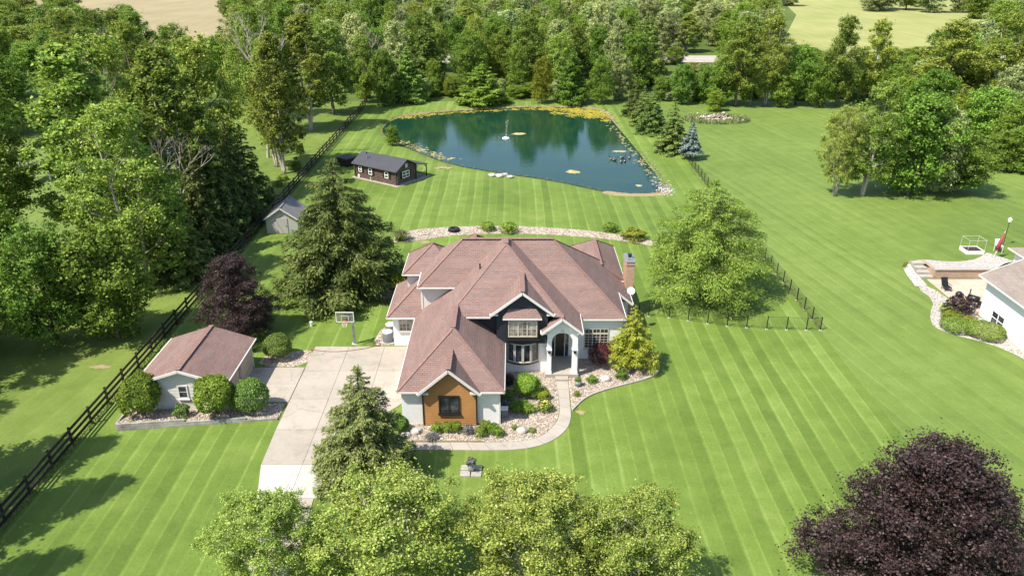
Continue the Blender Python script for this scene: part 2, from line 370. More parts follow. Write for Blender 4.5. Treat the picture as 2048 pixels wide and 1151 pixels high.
def gravel(name, a, b, c_, sc=7.0):
    t = NT(name); p = t.pos()
    v = t.n('TexVoronoi', Scale=sc); t.t.links.new(p, v.inputs['Vector'])
    r = t.n('SeparateColor'); t.t.links.new(v.outputs['Color'], r.inputs[0])
    col = t.ramp(r.outputs[0], [(0.1, a), (0.5, b), (0.9, c_)])
    col = t.mix(t.ramp(v.outputs['Distance'], [(0.45, 0.0), (0.85, 0.7)]), col, tuple(x * 0.45 for x in a))
    col = t.mix(t.ramp(t.noise(p, 0.5, 4.0), [(0.45, 0.0), (0.75, 0.3)]), col, tuple(x * 0.7 for x in b))
    h = t.math('SUBTRACT', 1.0, v.outputs['Distance'])
    return t.done(t.pbsdf(col, 0.85, t.bump(h, 0.9, 0.05), 0.2))
M['gravel'] = gravel('river_gravel', (0.30, 0.235, 0.18), (0.43, 0.36, 0.29), (0.56, 0.50, 0.43))
M['gravel_w'] = gravel('pale_gravel', (0.34, 0.31, 0.28), (0.45, 0.42, 0.38), (0.56, 0.53, 0.49))
def stones_mat():
    t = NT('gravel_stones'); g = t.n('NewGeometry')
    c = t.ramp(g.outputs['Random Per Island'], [(0.05, (0.20, 0.15, 0.11)), (0.35, (0.35, 0.28, 0.215)), (0.75, (0.45, 0.38, 0.305)), (0.98, (0.56, 0.51, 0.44))])
    return t.done(t.pbsdf(c, 0.85, None, 0.2))
M['stones'] = stones_mat()
def concrete(name, col, var=0.14):
    t = NT(name); p = t.pos(); oi = t.n('ObjectInfo')
    a = t.noise(p, 0.35, 5.0, 0.65); b = t.noise(p, 3.0, 4.0, 0.6); d = t.noise(p, 30.0, 2.0)
    k = t.math('ADD', t.math('ADD', t.math('MULTIPLY', a, 0.5), t.math('MULTIPLY', b, 0.3)), t.math('MULTIPLY', d, 0.2))
    c = t.ramp(k, [(0.3, tuple(x * (1 - 1.5 * var) for x in col)), (0.5, col), (0.7, tuple(x * (1 + var) for x in col))])
    hs = t.n('HueSaturation', Color=c); t.t.links.new(t.math('ADD', 0.94, t.math('MULTIPLY', oi.outputs['Random'], 0.12)), hs.inputs['Value'])
    st = t.ramp(t.noise(p, 0.8, 5.0, 0.7), [(0.52, 0.0), (0.70, 0.55)])
    c2 = t.mix(st, hs.outputs[0], tuple(x * 0.62 for x in col))
    wv = t.n('VectorMath', _operation='ADD'); nz = t.n('TexNoise', Scale=0.9, Detail=3.0); t.t.links.new(p, nz.inputs['Vector']); t.t.links.new(p, wv.inputs[0]); t.t.links.new(nz.outputs['Color'], wv.inputs[1])
    vc = t.n('TexVoronoi', _feature='DISTANCE_TO_EDGE', Scale=0.16); t.t.links.new(wv.outputs[0], vc.inputs['Vector'])
    ck = t.math('MULTIPLY', t.ramp(vc.outputs['Distance'], [(0.0, 0.55), (0.006, 0.0)]), t.ramp(t.noise(p, 0.25, 2.0), [(0.45, 0.0), (0.6, 1.0)]))
    c2 = t.mix(ck, c2, tuple(x * 0.3 for x in col))
    sp = t.ramp(t.noise(p, 2.6, 2.0), [(0.74, 0.0), (0.80, 0.4)]); c2 = t.mix(sp, c2, tuple(x * 0.4 for x in col))
    return t.done(t.pbsdf(c2, 0.85, t.bump(d, 0.2, 0.01), 0.25))
M['concrete'] = concrete('aged_concrete', (0.345, 0.305, 0.255))
M['concrete_new'] = concrete('new_concrete', (0.42, 0.405, 0.375), 0.08)
M['concrete_walk'] = concrete('walk_concrete', (0.34, 0.305, 0.26), 0.10)
M['patio'] = concrete('pinkish_patio', (0.47, 0.365, 0.285), 0.06)
M['asphalt'] = plain('road_surface', (0.34, 0.30, 0.27), 0.9, 0.2, 0, 0.12, 0.5)
M['kerb'] = plain('paver_edge', (0.33, 0.305, 0.265), 0.85, 0.2, 0, 0.25, 3.0)
def glass(name, col=(0.015, 0.018, 0.022), rough=0.04):
    t = NT(name); p = t.pos()
    c = t.ramp(t.noise(p, 1.7, 2.0), [(0.4, col), (0.65, tuple(x * 4 for x in col))])
    return t.done(t.pbsdf(c, rough, None, 0.7))
M['glass'] = glass('window_glass')
M['glass_curtain'] = glass('curtained_glass', (0.10, 0.09, 0.075), 0.08)  # paler glass tone for windows with curtains behind them
def clear(name):
    t = NT(name); gl = t.n('BsdfGlossy', Roughness=0.05, Color=(1, 1, 1, 1)); tr = t.n('BsdfTransparent', Color=(0.78, 0.82, 0.80, 1))
    m = t.n('MixShader', i0=0.08); t.t.links.new(tr.outputs[0], m.inputs[1]); t.t.links.new(gl.outputs[0], m.inputs[2]); return t.done(m)
M['clear'] = clear('clear_acrylic')
def water(name, deep, shallow):
    t = NT(name); p = t.pos()
    mp = t.n('Mapping', Scale=(0.55, 1.6, 1)); t.t.links.new(p, mp.inputs['Vector'])
    h = t.math('ADD', t.noise(mp.outputs[0], 1.1, 3.0), t.math('MULTIPLY', t.noise(mp.outputs[0], 4.0, 2.0), 0.25))
    # rings spreading from where the geese paddle
    d = t.n('VectorMath', _operation='DISTANCE'); t.t.links.new(p, d.inputs[0]); d.inputs[1].default_value = (14.5, 108.5, -0.25)
    ring = t.math('SINE', t.math('MULTIPLY', d.outputs['Value'], 6.0))
    fall = t.ramp(t.math('DIVIDE', d.outputs['Value'], 20.0), [(0.05, 1.0), (0.9, 0.0)])
    h = t.math('ADD', h, t.math('MULTIPLY', t.math('MULTIPLY', ring, fall), 0.10))
    c = t.ramp(t.noise(p, 0.10, 3.0), [(0.35, deep), (0.7, shallow)])
    return t.done(t.pbsdf(c, 0.03, t.bump(h, 0.10, 0.10), 0.5, IOR=1.33))
M['water'] = water('pond_water', (0.005, 0.034, 0.022), (0.014, 0.046, 0.018))
M['water2'] = water('side_pond_water', (0.05, 0.11, 0.12), (0.09, 0.15, 0.16))
def algae():
    t = NT('floating_algae'); p = t.pos()
    k = t.math('ADD', t.math('MULTIPLY', t.noise(p, 0.9, 5.0, 0.7), 0.6), t.math('MULTIPLY', t.noise(p, 5.0, 3.0), 0.4))
    c = t.ramp(k, [(0.36, (0.11, 0.14, 0.02)), (0.5, (0.32, 0.26, 0.03)), (0.66, (0.44, 0.34, 0.06))])
    return t.done(t.pbsdf(c, 0.8, t.bump(k, 0.6, 0.05), 0.2))
M['algae'] = algae()
M['algae_p'] = plain('pale_algae', (0.36, 0.31, 0.14), 0.85, 0.2, 0, 0.3, 2.0, 0.4)
M['spray'] = plain('water_spray', (0.80, 0.84, 0.86), 0.3, 0.5, 0, 0.02)
M['goose_brown'] = plain('goose_brown', (0.10, 0.075, 0.055), 0.8, 0.2, 0, 0.25, 9.0)
M['goose_black'] = plain('goose_black', (0.012, 0.011, 0.011), 0.7, 0.3)
M['goose_white'] = plain('goose_white', (0.62, 0.60, 0.55), 0.8, 0.2)
M['bank'] = plain('muddy_bank', (0.20, 0.17, 0.09), 0.95, 0.1, 0, 0.45, 1.2, 0.6)
RNG = np.random.default_rng(11)
R = random.Random(5)
# ------------------------------------------------------------------ ground, lawns, pond
def struct(o): o['kind'] = 'structure'; return o
POND = [(-22.0, 131.2), (-22.0, 136.6), (-20.5, 142.0), (-15.4, 146.0), (-8.9, 148.2), (-2.3, 149.6), (2.5, 151.4), (9.3, 151.2), (15.0, 150.1), (17.3, 146.9), (17.9, 137.8), (18.5, 129.0), (19.1, 119.9), (19.5, 111.1), (19.9, 104.6), (19.9, 98.7), (18.8, 96.3), (16.8, 95.7), (14.2, 95.9), (11.5, 97.6), (8.4, 100.1), (4.5, 102.9), (0.4, 104.8), (-3.8, 107.1), (-7.5, 109.5), (-10.7, 112.5), (-14.1, 116.9), (-17.4, 121.5), (-19.9, 125.5)]
def smooth_loop(P, it=2):
    P = [tuple(p[:2]) for p in P]
    for _ in range(it):
        Q = []
        for i in range(len(P)):
            a = P[i]; b = P[(i + 1) % len(P)]
            Q += [(0.75 * a[0] + 0.25 * b[0], 0.75 * a[1] + 0.25 * b[1]), (0.25 * a[0] + 0.75 * b[0], 0.25 * a[1] + 0.75 * b[1])]
        P = Q
    return P
def smooth_path(P, it=2):
    P = [tuple(p[:2]) for p in P]
    for _ in range(it):
        Q = [P[0]]
        for a, b in zip(P[:-1], P[1:]):
            Q += [(0.75 * a[0] + 0.25 * b[0], 0.75 * a[1] + 0.25 * b[1]), (0.25 * a[0] + 0.75 * b[0], 0.25 * a[1] + 0.75 * b[1])]
        Q.append(P[-1]); P = Q
    return P
POND_S = smooth_loop(POND, 2)
def sdf(pts, poly):
    """signed distance (negative inside) of (N,2) points to a polygon"""
    P = np.array(poly); d = np.full(len(pts), 1e9); ins = np.zeros(len(pts), bool)
    for i in range(len(P)):
        a = P[i]; b = P[(i + 1) % len(P)]; e = b - a; w = pts - a
        t = np.clip((w @ e) / (e @ e), 0, 1); q = w - t[:, None] * e
        d = np.minimum(d, np.hypot(q[:, 0], q[:, 1]))
        c = ((a[1] > pts[:, 1]) != (b[1] > pts[:, 1])) & (pts[:, 0] < (b[0] - a[0]) * (pts[:, 1] - a[1]) / (b[1] - a[1] + 1e-12) + a[0])
        ins ^= c
    return np.where(ins, -d, d)
def inside(x, y, poly): return sdf(np.array([[x, y]]), poly)[0] < 0
XL, XR, Y0, Y1 = -28.4, 25.75, 8.0, 156.0
def relief(x, y): return 0.05 * np.sin(x * 0.21 + 1.3) * np.sin(y * 0.17) * np.clip((np.abs(y - 60) - 30) / 20, 0, 1)
def grid_sheet(name, x0, x1, y0, y1, step, mat, zf):
    nx = max(1, int(round((x1 - x0) / step))); ny = max(1, int(round((y1 - y0) / step)))
    X, Y = np.meshgrid(np.linspace(x0, x1, nx + 1), np.linspace(y0, y1, ny + 1)); Z = zf(X.ravel(), Y.ravel())
    v = np.stack([X.ravel(), Y.ravel(), Z], 1)
    i = np.arange(ny)[:, None] * (nx + 1) + np.arange(nx)[None, :]
    f = np.stack([i, i + 1, i + nx + 2, i + nx + 1], -1).reshape(-1, 4)
    me = bpy.data.meshes.new(name); me.from_pydata(v.tolist(), [], f.tolist()); me.materials.append(mat)
    me.polygons.foreach_set('use_smooth', [True] * len(me.polygons)); me.update()
    return struct(link_mesh(name, me))
def z_lot(x, y):
    d = sdf(np.stack([x, y], 1), POND_S)
    t = np.clip((d + 0.2) / 1.7, 0, 1); s = t * t * (3 - 2 * t)
    z = -0.42 * (1 - s) + np.where(d < -0.2, np.clip((d + 0.2) * 0.35, -1.2, 0), 0)
    edge = np.clip(np.minimum(np.minimum(x - XL, XR - x), Y1 - y) / 2.0, 0, 1)
    return z + relief(x, y) * edge * np.clip(d / 3, 0, 1)
grid_sheet('lawn', XL, XR, Y0, Y1, 0.75, M['lawn'], z_lot)
grid_sheet('lawn', XR, 120.0, Y0, Y1, 4.0, M['lawn_right'], lambda x, y: np.zeros_like(x))
grid_sheet('lawn', -130.0, XL, Y0, Y1, 4.0, M['lawn_left'], lambda x, y: np.zeros_like(x))
m = MB()
for (a, b, c, d) in ((-2500, 2500, -400, Y0), (-2500, -130, Y0, Y1), (120, 2500, Y0, Y1), (-2500, 2500, Y1, 4000)):
    m.poly([(a, c, 0), (b, c, 0), (b, d, 0), (a, d, 0)])
struct(m.build('ground', M['meadow']))
# far fields and the road
struct(MB().poly([(-420, 236, 0.01), (-66, 236, 0.01), (-40, 300, 0.01), (-30, 700, 0.01), (-600, 700, 0.01)]).build('stubble_field', M['stubble']))
struct(MB().poly([(76, 230, 0.01), (136, 226, 0.01), (250, 420, 0.01), (300, 600, 0.01), (180, 600, 0.01), (118, 340, 0.01)]).build('hay_field', M['hay']))
rd = struct(MB().box(-400, 400, 208, 220, -0.1, 0.06).build('road', M['asphalt']))
for yy, ww in ((208.7, 0.15), (214.0, 0.15), (219.3, 0.15)):
    MB().box(-400, 400, yy - ww / 2, yy + ww / 2, 0.06, 0.064).build('painted_line', M['white'], rd)

struct(MB().poly([(25.9, 57, 0.006), (26.5, 57, 0.006), (26.5, 118, 0.006), (25.9, 118, 0.006)]).build('grass_strip', M['lawn_left']))
# pond
def disc_poly(P, z): return [(p[0], p[1], z) for p in P]
PW = [(p[0] + 0.0, p[1]) for p in POND_S]
cx, cy = np.mean(np.array(PW), 0)
PW = [(cx + (p[0] - cx) * 1.012, cy + (p[1] - cy) * 1.012) for p in PW]
struct(MB().poly(disc_poly(PW if sum(PW[i][0] * PW[(i + 1) % len(PW)][1] - PW[(i + 1) % len(PW)][0] * PW[i][1] for i in range(len(PW))) > 0 else PW[::-1], -0.25)).build('pond_water', M['water']))
# muddy rim, a strip just outside the water
m = MB(); n = len(POND_S)
ang = [math.atan2(p[1] - cy, p[0] - cx) for p in POND_S]
rim_in, rim_out = [], []
for i, p in enumerate(POND_S):
    a = POND_S[i - 1]; b = POND_S[(i + 1) % n]; t = Vector((b[0] - a[0], b[1] - a[1], 0)).normalized(); o = Vector((t.y, -t.x, 0))
    if (Vector((p[0] - cx, p[1] - cy, 0))).dot(o) < 0: o = -o
    w = 0.25 + 0.35 * R.random() + (0.5 if p[1] > 140 else 0)
    q = Vector((p[0], p[1], 0)) + o * w; rim_out.append((q.x, q.y)); rim_in.append((p[0] - o.x * 0.3, p[1] - o.y * 0.3))
zi = z_lot(np.array([p[0] for p in rim_in]), np.array([p[1] for p in rim_in])); zo = z_lot(np.array([p[0] for p in rim_out]), np.array([p[1] for p in rim_out]))
for i in range(n):
    j = (i + 1) % n
    m.poly([(rim_in[i][0], rim_in[i][1], zi[i] + 0.03), (rim_in[j][0], rim_in[j][1], zi[j] + 0.03), (rim_out[j][0], rim_out[j][1], zo[j] + 0.012), (rim_out[i][0], rim_out[i][1], zo[i] + 0.012)])
struct(m.build('pond_bank', M['bank'], smooth=True))
# floating algae: ragged mats of many leaf-sized flakes
def algae_flakes(spots, size):
    V = []
    for (x, y, n_, sx, sy) in spots:
        c = RNG.normal(size=(n_, 2)) * np.array([sx, sy]) + np.array([x, y])
        for q in c:
            if sdf(q[None], POND_S)[0] > 0.15: continue
            a = RNG.uniform(0, PI); s = size * RNG.uniform(0.4, 1.3)
            u = np.array([math.cos(a), math.sin(a)]) * s; w = np.array([-math.sin(a), math.cos(a)]) * s * RNG.uniform(0.4, 0.9)
            z = -0.243 + RNG.uniform(0, 0.02)
            V.append([(*(q - u), z), (*(q - w), z), (*(q + u), z), (*(q + w), z)])
    return np.array(V)
def band(pts, n_, sx, sy):
    out = []
    for a, b in zip(pts[:-1], pts[1:]):
        L = math.dist(a, b); k = max(1, int(L / 1.2))
        for i in range(k):
            t = (i + R.random()) / k; out.append((a[0] + (b[0] - a[0]) * t, a[1] + (b[1] - a[1]) * t, int(n_ * R.uniform(0.3, 1.4)), sx * R.uniform(0.5, 1.3), sy * R.uniform(0.5, 1.3)))
    return out
sp = []
for _ in range(260): sp.append((R.uniform(3.0, 17.6), R.uniform(138.0, 150.8), int(R.uniform(8, 42)), R.uniform(0.3, 0.9), R.uniform(0.3, 0.9)))
V1 = algae_flakes([s for s in sp if s[1] > 150.4 - (s[0] - 4.0) * 0.80 + 1.6 * math.sin(s[0] * 2.1)], 0.24)
tag(link_mesh('algae_mat', quads_mesh('algae_mat', V1, M['algae'])), 'broad yellow algae mat filling the far right corner of the pond', 'algae', kind='stuff')
V2 = algae_flakes(band([(-21, 141), (-15, 145), (-8, 147.3), (-1, 148.8), (3, 150), (8, 149.5)], 26, 0.9, 0.6), 0.26)
tag(link_mesh('algae_mat', quads_mesh('algae_mat', V2, M['algae'])), 'thin broken band of algae along the far edge of the pond', 'algae', kind='stuff')
V3 = algae_flakes(band([(-18.5, 124.5), (-15, 119.5), (-12.5, 116.5), (-9, 112.3)], 22, 0.8, 0.6) + band([(17.3, 140), (17.8, 132), (18.2, 124), (18.6, 116), (19.2, 108), (19.5, 101)], 7, 0.5, 0.8), 0.22)
tag(link_mesh('algae_mat', quads_mesh('algae_mat', V3, M['algae_p'])), 'pale scraps of algae drifting along the pond sides', 'algae', kind='stuff')
def raft(x, y, rx, ry, label):
    P = []
    for k in range(22):
        a = 2 * PI * k / 22; r = R.uniform(0.7, 1.15); P.append((x + math.cos(a) * rx * r, y + math.sin(a) * ry * r))
    m_ = MB(); c_ = (x, y, -0.15)
    for i in range(22):
        a = P[i]; b = P[(i + 1) % 22]; m_.poly([(a[0], a[1], -0.24), (b[0], b[1], -0.24), c_])
    tag(m_.build('algae_raft', M['algae_p']), label, 'algae')
raft(8.6, 106.2, 1.1, 0.95, 'tan clump of algae floating near the front shore of the pond')
raft(16.9, 99.6, 0.45, 0.5, 'small yellowish algae clump by the right corner of the pond')
raft(1.2, 129.2, 1.3, 0.8, 'yellowish algae scrap floating right behind the fountain')
raft(16.6, 117.6, 1.3, 0.5, 'long pale algae streak near the right bank behind the geese')

# ------------------------------------------------------------------ gravel beds with loose stones
def stones_mesh(name, pts, smin, smax, mat, zf=None):
    """little six-sided stones, one mesh"""
    n_ = len(pts); s = RNG.uniform(smin, smax, n_); a = RNG.uniform(0, 2 * PI, n_)
    B = np.array([(1, 0, 0), (0, 1, 0), (-1, 0, 0), (0, -1, 0), (0, 0, 0.75), (0, 0, -0.5)])
    S = np.stack([s * RNG.uniform(0.8, 1.4, n_), s * RNG.uniform(0.6, 1.0, n_), s * RNG.uniform(0.5, 0.9, n_)], 1)
    v = B[None] * S[:, None]; ca, sa = np.cos(a)[:, None], np.sin(a)[:, None]
    x = v[..., 0] * ca - v[..., 1] * sa; y = v[..., 0] * sa + v[..., 1] * ca
    v = np.stack([x, y, v[..., 2]], -1) + RNG.normal(size=v.shape) * (s * 0.12)[:, None, None]
    v += pts[:, None, :]
    F = np.array([(0, 1, 4), (1, 2, 4), (2, 3, 4), (3, 0, 4), (1, 0, 5), (2, 1, 5), (3, 2, 5), (0, 3, 5)])
    f = (F[None] + 6 * np.arange(n_)[:, None, None]).reshape(-1, 3)
    me = bpy.data.meshes.new(name); N = len(f)
    me.vertices.add(6 * n_); me.vertices.foreach_set('co', v.astype(np.float32).ravel())
    me.loops.add(3 * N); me.loops.foreach_set('vertex_index', f.astype(np.int32).ravel())
    me.polygons.add(N); me.polygons.foreach_set('loop_start', np.arange(0, 3 * N, 3, dtype=np.int32))
    me.update(calc_edges=True); me.materials.append(mat)
    return me
def scatter_in(poly, n_, margin=0.08):
    P = np.array(poly); lo = P.min(0); hi = P.max(0); out = np.zeros((0, 2))
    while len(out) < n_:
        q = RNG.uniform(lo, hi, (n_ * 2, 2)); q = q[sdf(q, poly) < -margin]; out = np.vstack([out, q])
    return out[:n_]
def gravel_bed(poly, dens, label, zt=0.035, mat='gravel', smin=0.028, smax=0.07):
    ar = abs(sum(poly[i][0] * poly[(i + 1) % len(poly)][1] - poly[(i + 1) % len(poly)][0] * poly[i][1] for i in range(len(poly)))) / 2
    bed = struct(MB().prism(poly, -0.06, zt).build('gravel_bed', M[mat]))
    q = scatter_in(poly, int(ar * dens)); pts = np.column_stack([q, np.full(len(q), zt + 0.01)])
    st = link_mesh('loose_stones', stones_mesh('loose_stones', pts, smin, smax, M['stones']), bed); st['kind'] = 'stuff'
    return bed
front_bed = [(-0.7, 50.75), (-0.7, 43.95), (-7.3, 43.95), (-7.6, 43.3), (-7.4, 41.88)] + smooth_path([(-6.6, 41.84), (-0.8, 41.84), (0.85, 42.0), (2.0, 42.56), (2.66, 43.5), (3.2, 44.66), (3.33, 46.85), (3.2, 49.9)], 2) + [(2.5, 49.9), (2.5, 50.75)]
gravel_bed(front_bed, 120, 'x')
right_bed = [(5.0, 52.7), (4.95, 49.9), (4.2, 49.9), (4.15, 47.0), (4.14, 45.6)] + smooth_path([(4.25, 45.8), (5.22, 47.3), (6.96, 48.4), (9.1, 49.35), (10.5, 50.1), (11.1, 51.0), (11.25, 52.4), (10.6, 54.5)], 2) + [(8.5, 54.6), (8.5, 52.7)]
gravel_bed(right_bed, 120, 'x')
m = MB(); ed = smooth_path([(4.18, 45.55), (5.22, 47.24), (6.98, 48.33), (9.13, 49.28), (10.56, 50.03), (11.18, 50.97), (11.33, 52.4), (10.68, 54.5)], 3)
for a, b in zip(ed[:-1], ed[1:]): m.bar((a[0], a[1], 0.05), (b[0], b[1], 0.05), 0.11, 0.12)
struct(m.build('bed_edging', M['kerb']))
m = MB().bar((-7.4, 41.86, 0.07), (-1.9, 41.86, 0.07), 0.06, 0.10)
struct(m.build('bed_edging', M['soil']))
path_top = [(-12.9, 79.3), (-11.94, 81.46), (-8.69, 82.6), (-1.36, 83.27), (4.29, 82.6), (9.8, 81.3), (14.94, 78.65), (20.0, 74.5)]
path_bot = [(20.0, 72.8), (14.77, 77.3), (9.61, 79.3), (4.2, 80.4), (-1.33, 80.75), (-6.82, 80.1), (-10.45, 78.3), (-12.7, 77.9)]
gravel_bed(smooth_path(path_top, 2) + smooth_path(path_bot, 2), 26, 'x', 0.03, 'gravel', 0.05, 0.11)
ob_bed2 = smooth_loop([(-19.6, 51.6), (-15.75, 51.5), (-15.75, 54.3), (-17.0, 53.9), (-19.4, 53.4)], 1)
gravel_bed(ob_bed2, 60, 'x')
ac_bed = smooth_loop([(-11.3, 54.9), (-9.4, 54.95), (-9.4, 58.5), (-10.9, 58.3)], 1)
gravel_bed(ac_bed, 60, 'x')
# sloping bed in front of the detached garage, held by weathered timbers
TW0, TW1 = Vector((-26.3, 43.15, 0)), Vector((-15.95, 44.45, 0))
def tw_h(t): return 0.50 * (1 - t) ** 0.7 + 0.03
m = MB(); rows = []
bedpts = []
for i in range(25):
    t = i / 24; f = TW0.lerp(TW1, t) + Vector((0, 0.08, 0)); yb = 45.9 if f.x < -19.4 else 46.4
    rows.append([(f.x, f.y + (yb - f.y) * s, tw_h(t) * (1 - s) * 0.92 + 0.02) for s in (0, 0.25, 0.5, 0.75, 1)])
for i in range(24):
    for k in range(4): m.poly([rows[i][k], rows[i + 1][k], rows[i + 1][k + 1], rows[i][k + 1]])
tb = struct(m.build('gravel_bed', M['gravel'], smooth=True))
pts = []
for _ in range(2400):
    t = R.random(); s = R.random(); f = TW0.lerp(TW1, t) + Vector((0, 0.08, 0)); yb = 45.9 if f.x < -19.4 else 46.4
    pts.append((f.x, f.y + (yb - f.y) * s, tw_h(t) * (1 - s) * 0.92 + 0.03))
st = link_mesh('loose_stones', stones_mesh('loose_stones', np.array(pts), 0.035, 0.085, M['stones']), tb); st['kind'] = 'stuff'
tw = thing('timber_retaining_wall', 'weathered grey timber retaining wall below the gravel bed of the small garage', 'retaining wall', (TW0.x, TW0.y, 0))
u = (TW1 - TW0).normalized()
for k, (z0, z1, off) in enumerate(((0.0, 0.17, 0.0), (0.172, 0.34, 0.02), (0.342, 0.51, 0.04))):
    tmax = 1.0 - (z1 - 0.08) / 0.53
    tmax = [1.0, 0.80, 0.42][k]
    a = 0.0
    while a < tmax - 0.02:
        b = min(tmax, a + R.uniform(0.2, 0.3)); p = TW0.lerp(TW1, a); q = TW0.lerp(TW1, b) - u * 0.012
        n_ = Vector((-u.y, u.x, 0)) * off
        MB().bar((p.x + n_.x, p.y + n_.y, (z0 + z1) / 2), (q.x + n_.x, q.y + n_.y, (z0 + z1) / 2), 0.14, z1 - z0 - 0.008).build('timber', M['timber'], tw)
        a = b
for k, (z0, z1) in enumerate(((0.0, 0.17), (0.172, 0.34), (0.342, 0.51))):
    MB().box(TW0.x - 0.09 - 0.01 * k, TW0.x + 0.05 - 0.01 * k, TW0.y + 0.09, TW0.y + 2.4 - k * 0.4, z0, z1 - 0.008).build('timber', M['timber'], tw)

# ------------------------------------------------------------------ driveway and front walk, slab by slab
drive = thing('driveway', 'x', 'x'); del drive['label'], drive['category']; drive['kind'] = 'structure'
def slab(parent, pts, mat, z=0.05, name='slab'):
    c = Vector((sum(p[0] for p in pts) / len(pts), sum(p[1] for p in pts) / len(pts), 0)); q = []
    for p in pts:                       # 12 mm open joint round every slab
        d = Vector((p[0] - c.x, p[1] - c.y, 0)); L = d.length; q.append((c.x + d.x * (1 - 0.020 / L), c.y + d.y * (1 - 0.020 / L)))
    return MB().prism(q, -0.08, z).build(name, M[mat], parent)
xl = lambda y: -15.75 if y > 40 else -15.75 + (40 - y) * 0.22
JX = -13.05
ys = [20.0, 24.0, 28.0, 32.2, 36.3, 39.45, 43.2, 47.0, 50.9, 54.7]
for a, b in zip(ys[:-1], ys[1:]):
    mt = 'concrete_new' if a == 36.3 else 'concrete'
    slab(drive, [(xl(a), a), (JX, a), (JX, b), (xl(b), b)], mt)
    if b <= 40: slab(drive, [(JX, a), (-11.35 - max(0, 36 - a) * .02, a), (-11.6, b), (JX, b)], mt)
slab(drive, [(JX, 39.45), (-11.6, 39.45), (-11.5, 41.0), (-10.4, 43.2), (JX, 43.2)], 'concrete')
slab(drive, [(JX, 43.2), (-10.4, 43.2), (-8.0, 46.0), (-7.4, 47.0), (JX, 47.0)], 'concrete')
for a, b in zip(ys[7:-1], ys[8:]):
    slab(drive, [(JX, a), (-10.2, a), (-10.2, b), (JX, b)], 'concrete')
    slab(drive, [(-10.2, a), (-7.37, a), (-7.37, b), (-10.2, b)], 'concrete')
for a, b in ((46.6, 49.0), (49.0, 51.4)):
    slab(drive, [(-19.7, a), (-15.78, a), (-15.78, b), (-19.7, b)], 'concrete')
walk = thing('front_walk', 'x', 'x'); del walk['label'], walk['category']; walk['kind'] = 'structure'
wo_ = smooth_path([(-7.4, 40.98), (-3.5, 40.98), (-0.8, 40.9), (1.16, 41.14), (2.5, 41.8), (3.5, 42.9), (4.08, 44.36), (4.1, 46.85), (4.18, 49.41)], 3)
wi_ = smooth_path([(-7.4, 41.82), (-3.5, 41.82), (-0.8, 41.8), (0.85, 41.97), (2.0, 42.52), (2.68, 43.47), (3.25, 44.66), (3.35, 46.85), (3.22, 49.41)], 3)
def resample(P, n_):
    P = np.array(P); s = np.r_[0, np.cumsum(np.hypot(*np.diff(P, axis=0).T))]; t = np.linspace(0, s[-1], n_)
    return np.column_stack([np.interp(t, s, P[:, 0]), np.interp(t, s, P[:, 1])])
A_, B_ = resample(wo_, 61), resample(wi_, 61)
for k in range(0, 60, 4):
    slab(walk, [tuple(A_[k + i]) for i in range(5)] + [tuple(B_[k + i]) for i in range(4, -1, -1)], 'concrete_walk', 0.045)
# mown-out bare patches
for (x, y, rx, ry) in ((4.75, 45.35, 0.42, 0.3), (-9.3, 78.0, 1.2, 0.4), (-31.6, 51.5, 0.9, 0.4)):
    P = [(x + math.cos(2 * PI * k / 18) * rx * R.uniform(0.35, 1.25), y + math.sin(2 * PI * k / 18) * ry * R.uniform(0.35, 1.25)) for k in range(18)]
    struct(MB().poly([(p[0], p[1], 0.012) for p in P]).build('bare_soil', M['soil']))
beach = smooth_loop([(11.2, 95.4), (13.0, 94.3), (16.0, 94.0), (18.6, 94.3), (20.4, 95.3), (20.2, 96.2), (18.6, 95.6), (16.6, 95.2), (14.2, 95.4), (12.2, 96.6)], 2)
struct(MB().poly([(p[0] + R.uniform(-.08, .08), p[1] + R.uniform(-.08, .08), 0.014) for p in beach]).build('sandy_beach', M['soil']))
P = [(-8.95 + math.cos(2 * PI * k / 20) * 1.5, 37.5 + math.sin(2 * PI * k / 20) * 1.25) for k in range(20)]
struct(MB().prism(P, -0.05, 0.04).build('mulch_ring', M['mulch']))
m = MB()
for k in range(20):
    a = P[k]; b = P[(k + 1) % 20]; m.bar((a[0], a[1], 0.05), (b[0], b[1], 0.05), 0.16, 0.14)
struct(m.build('bed_edging', M['kerb']))
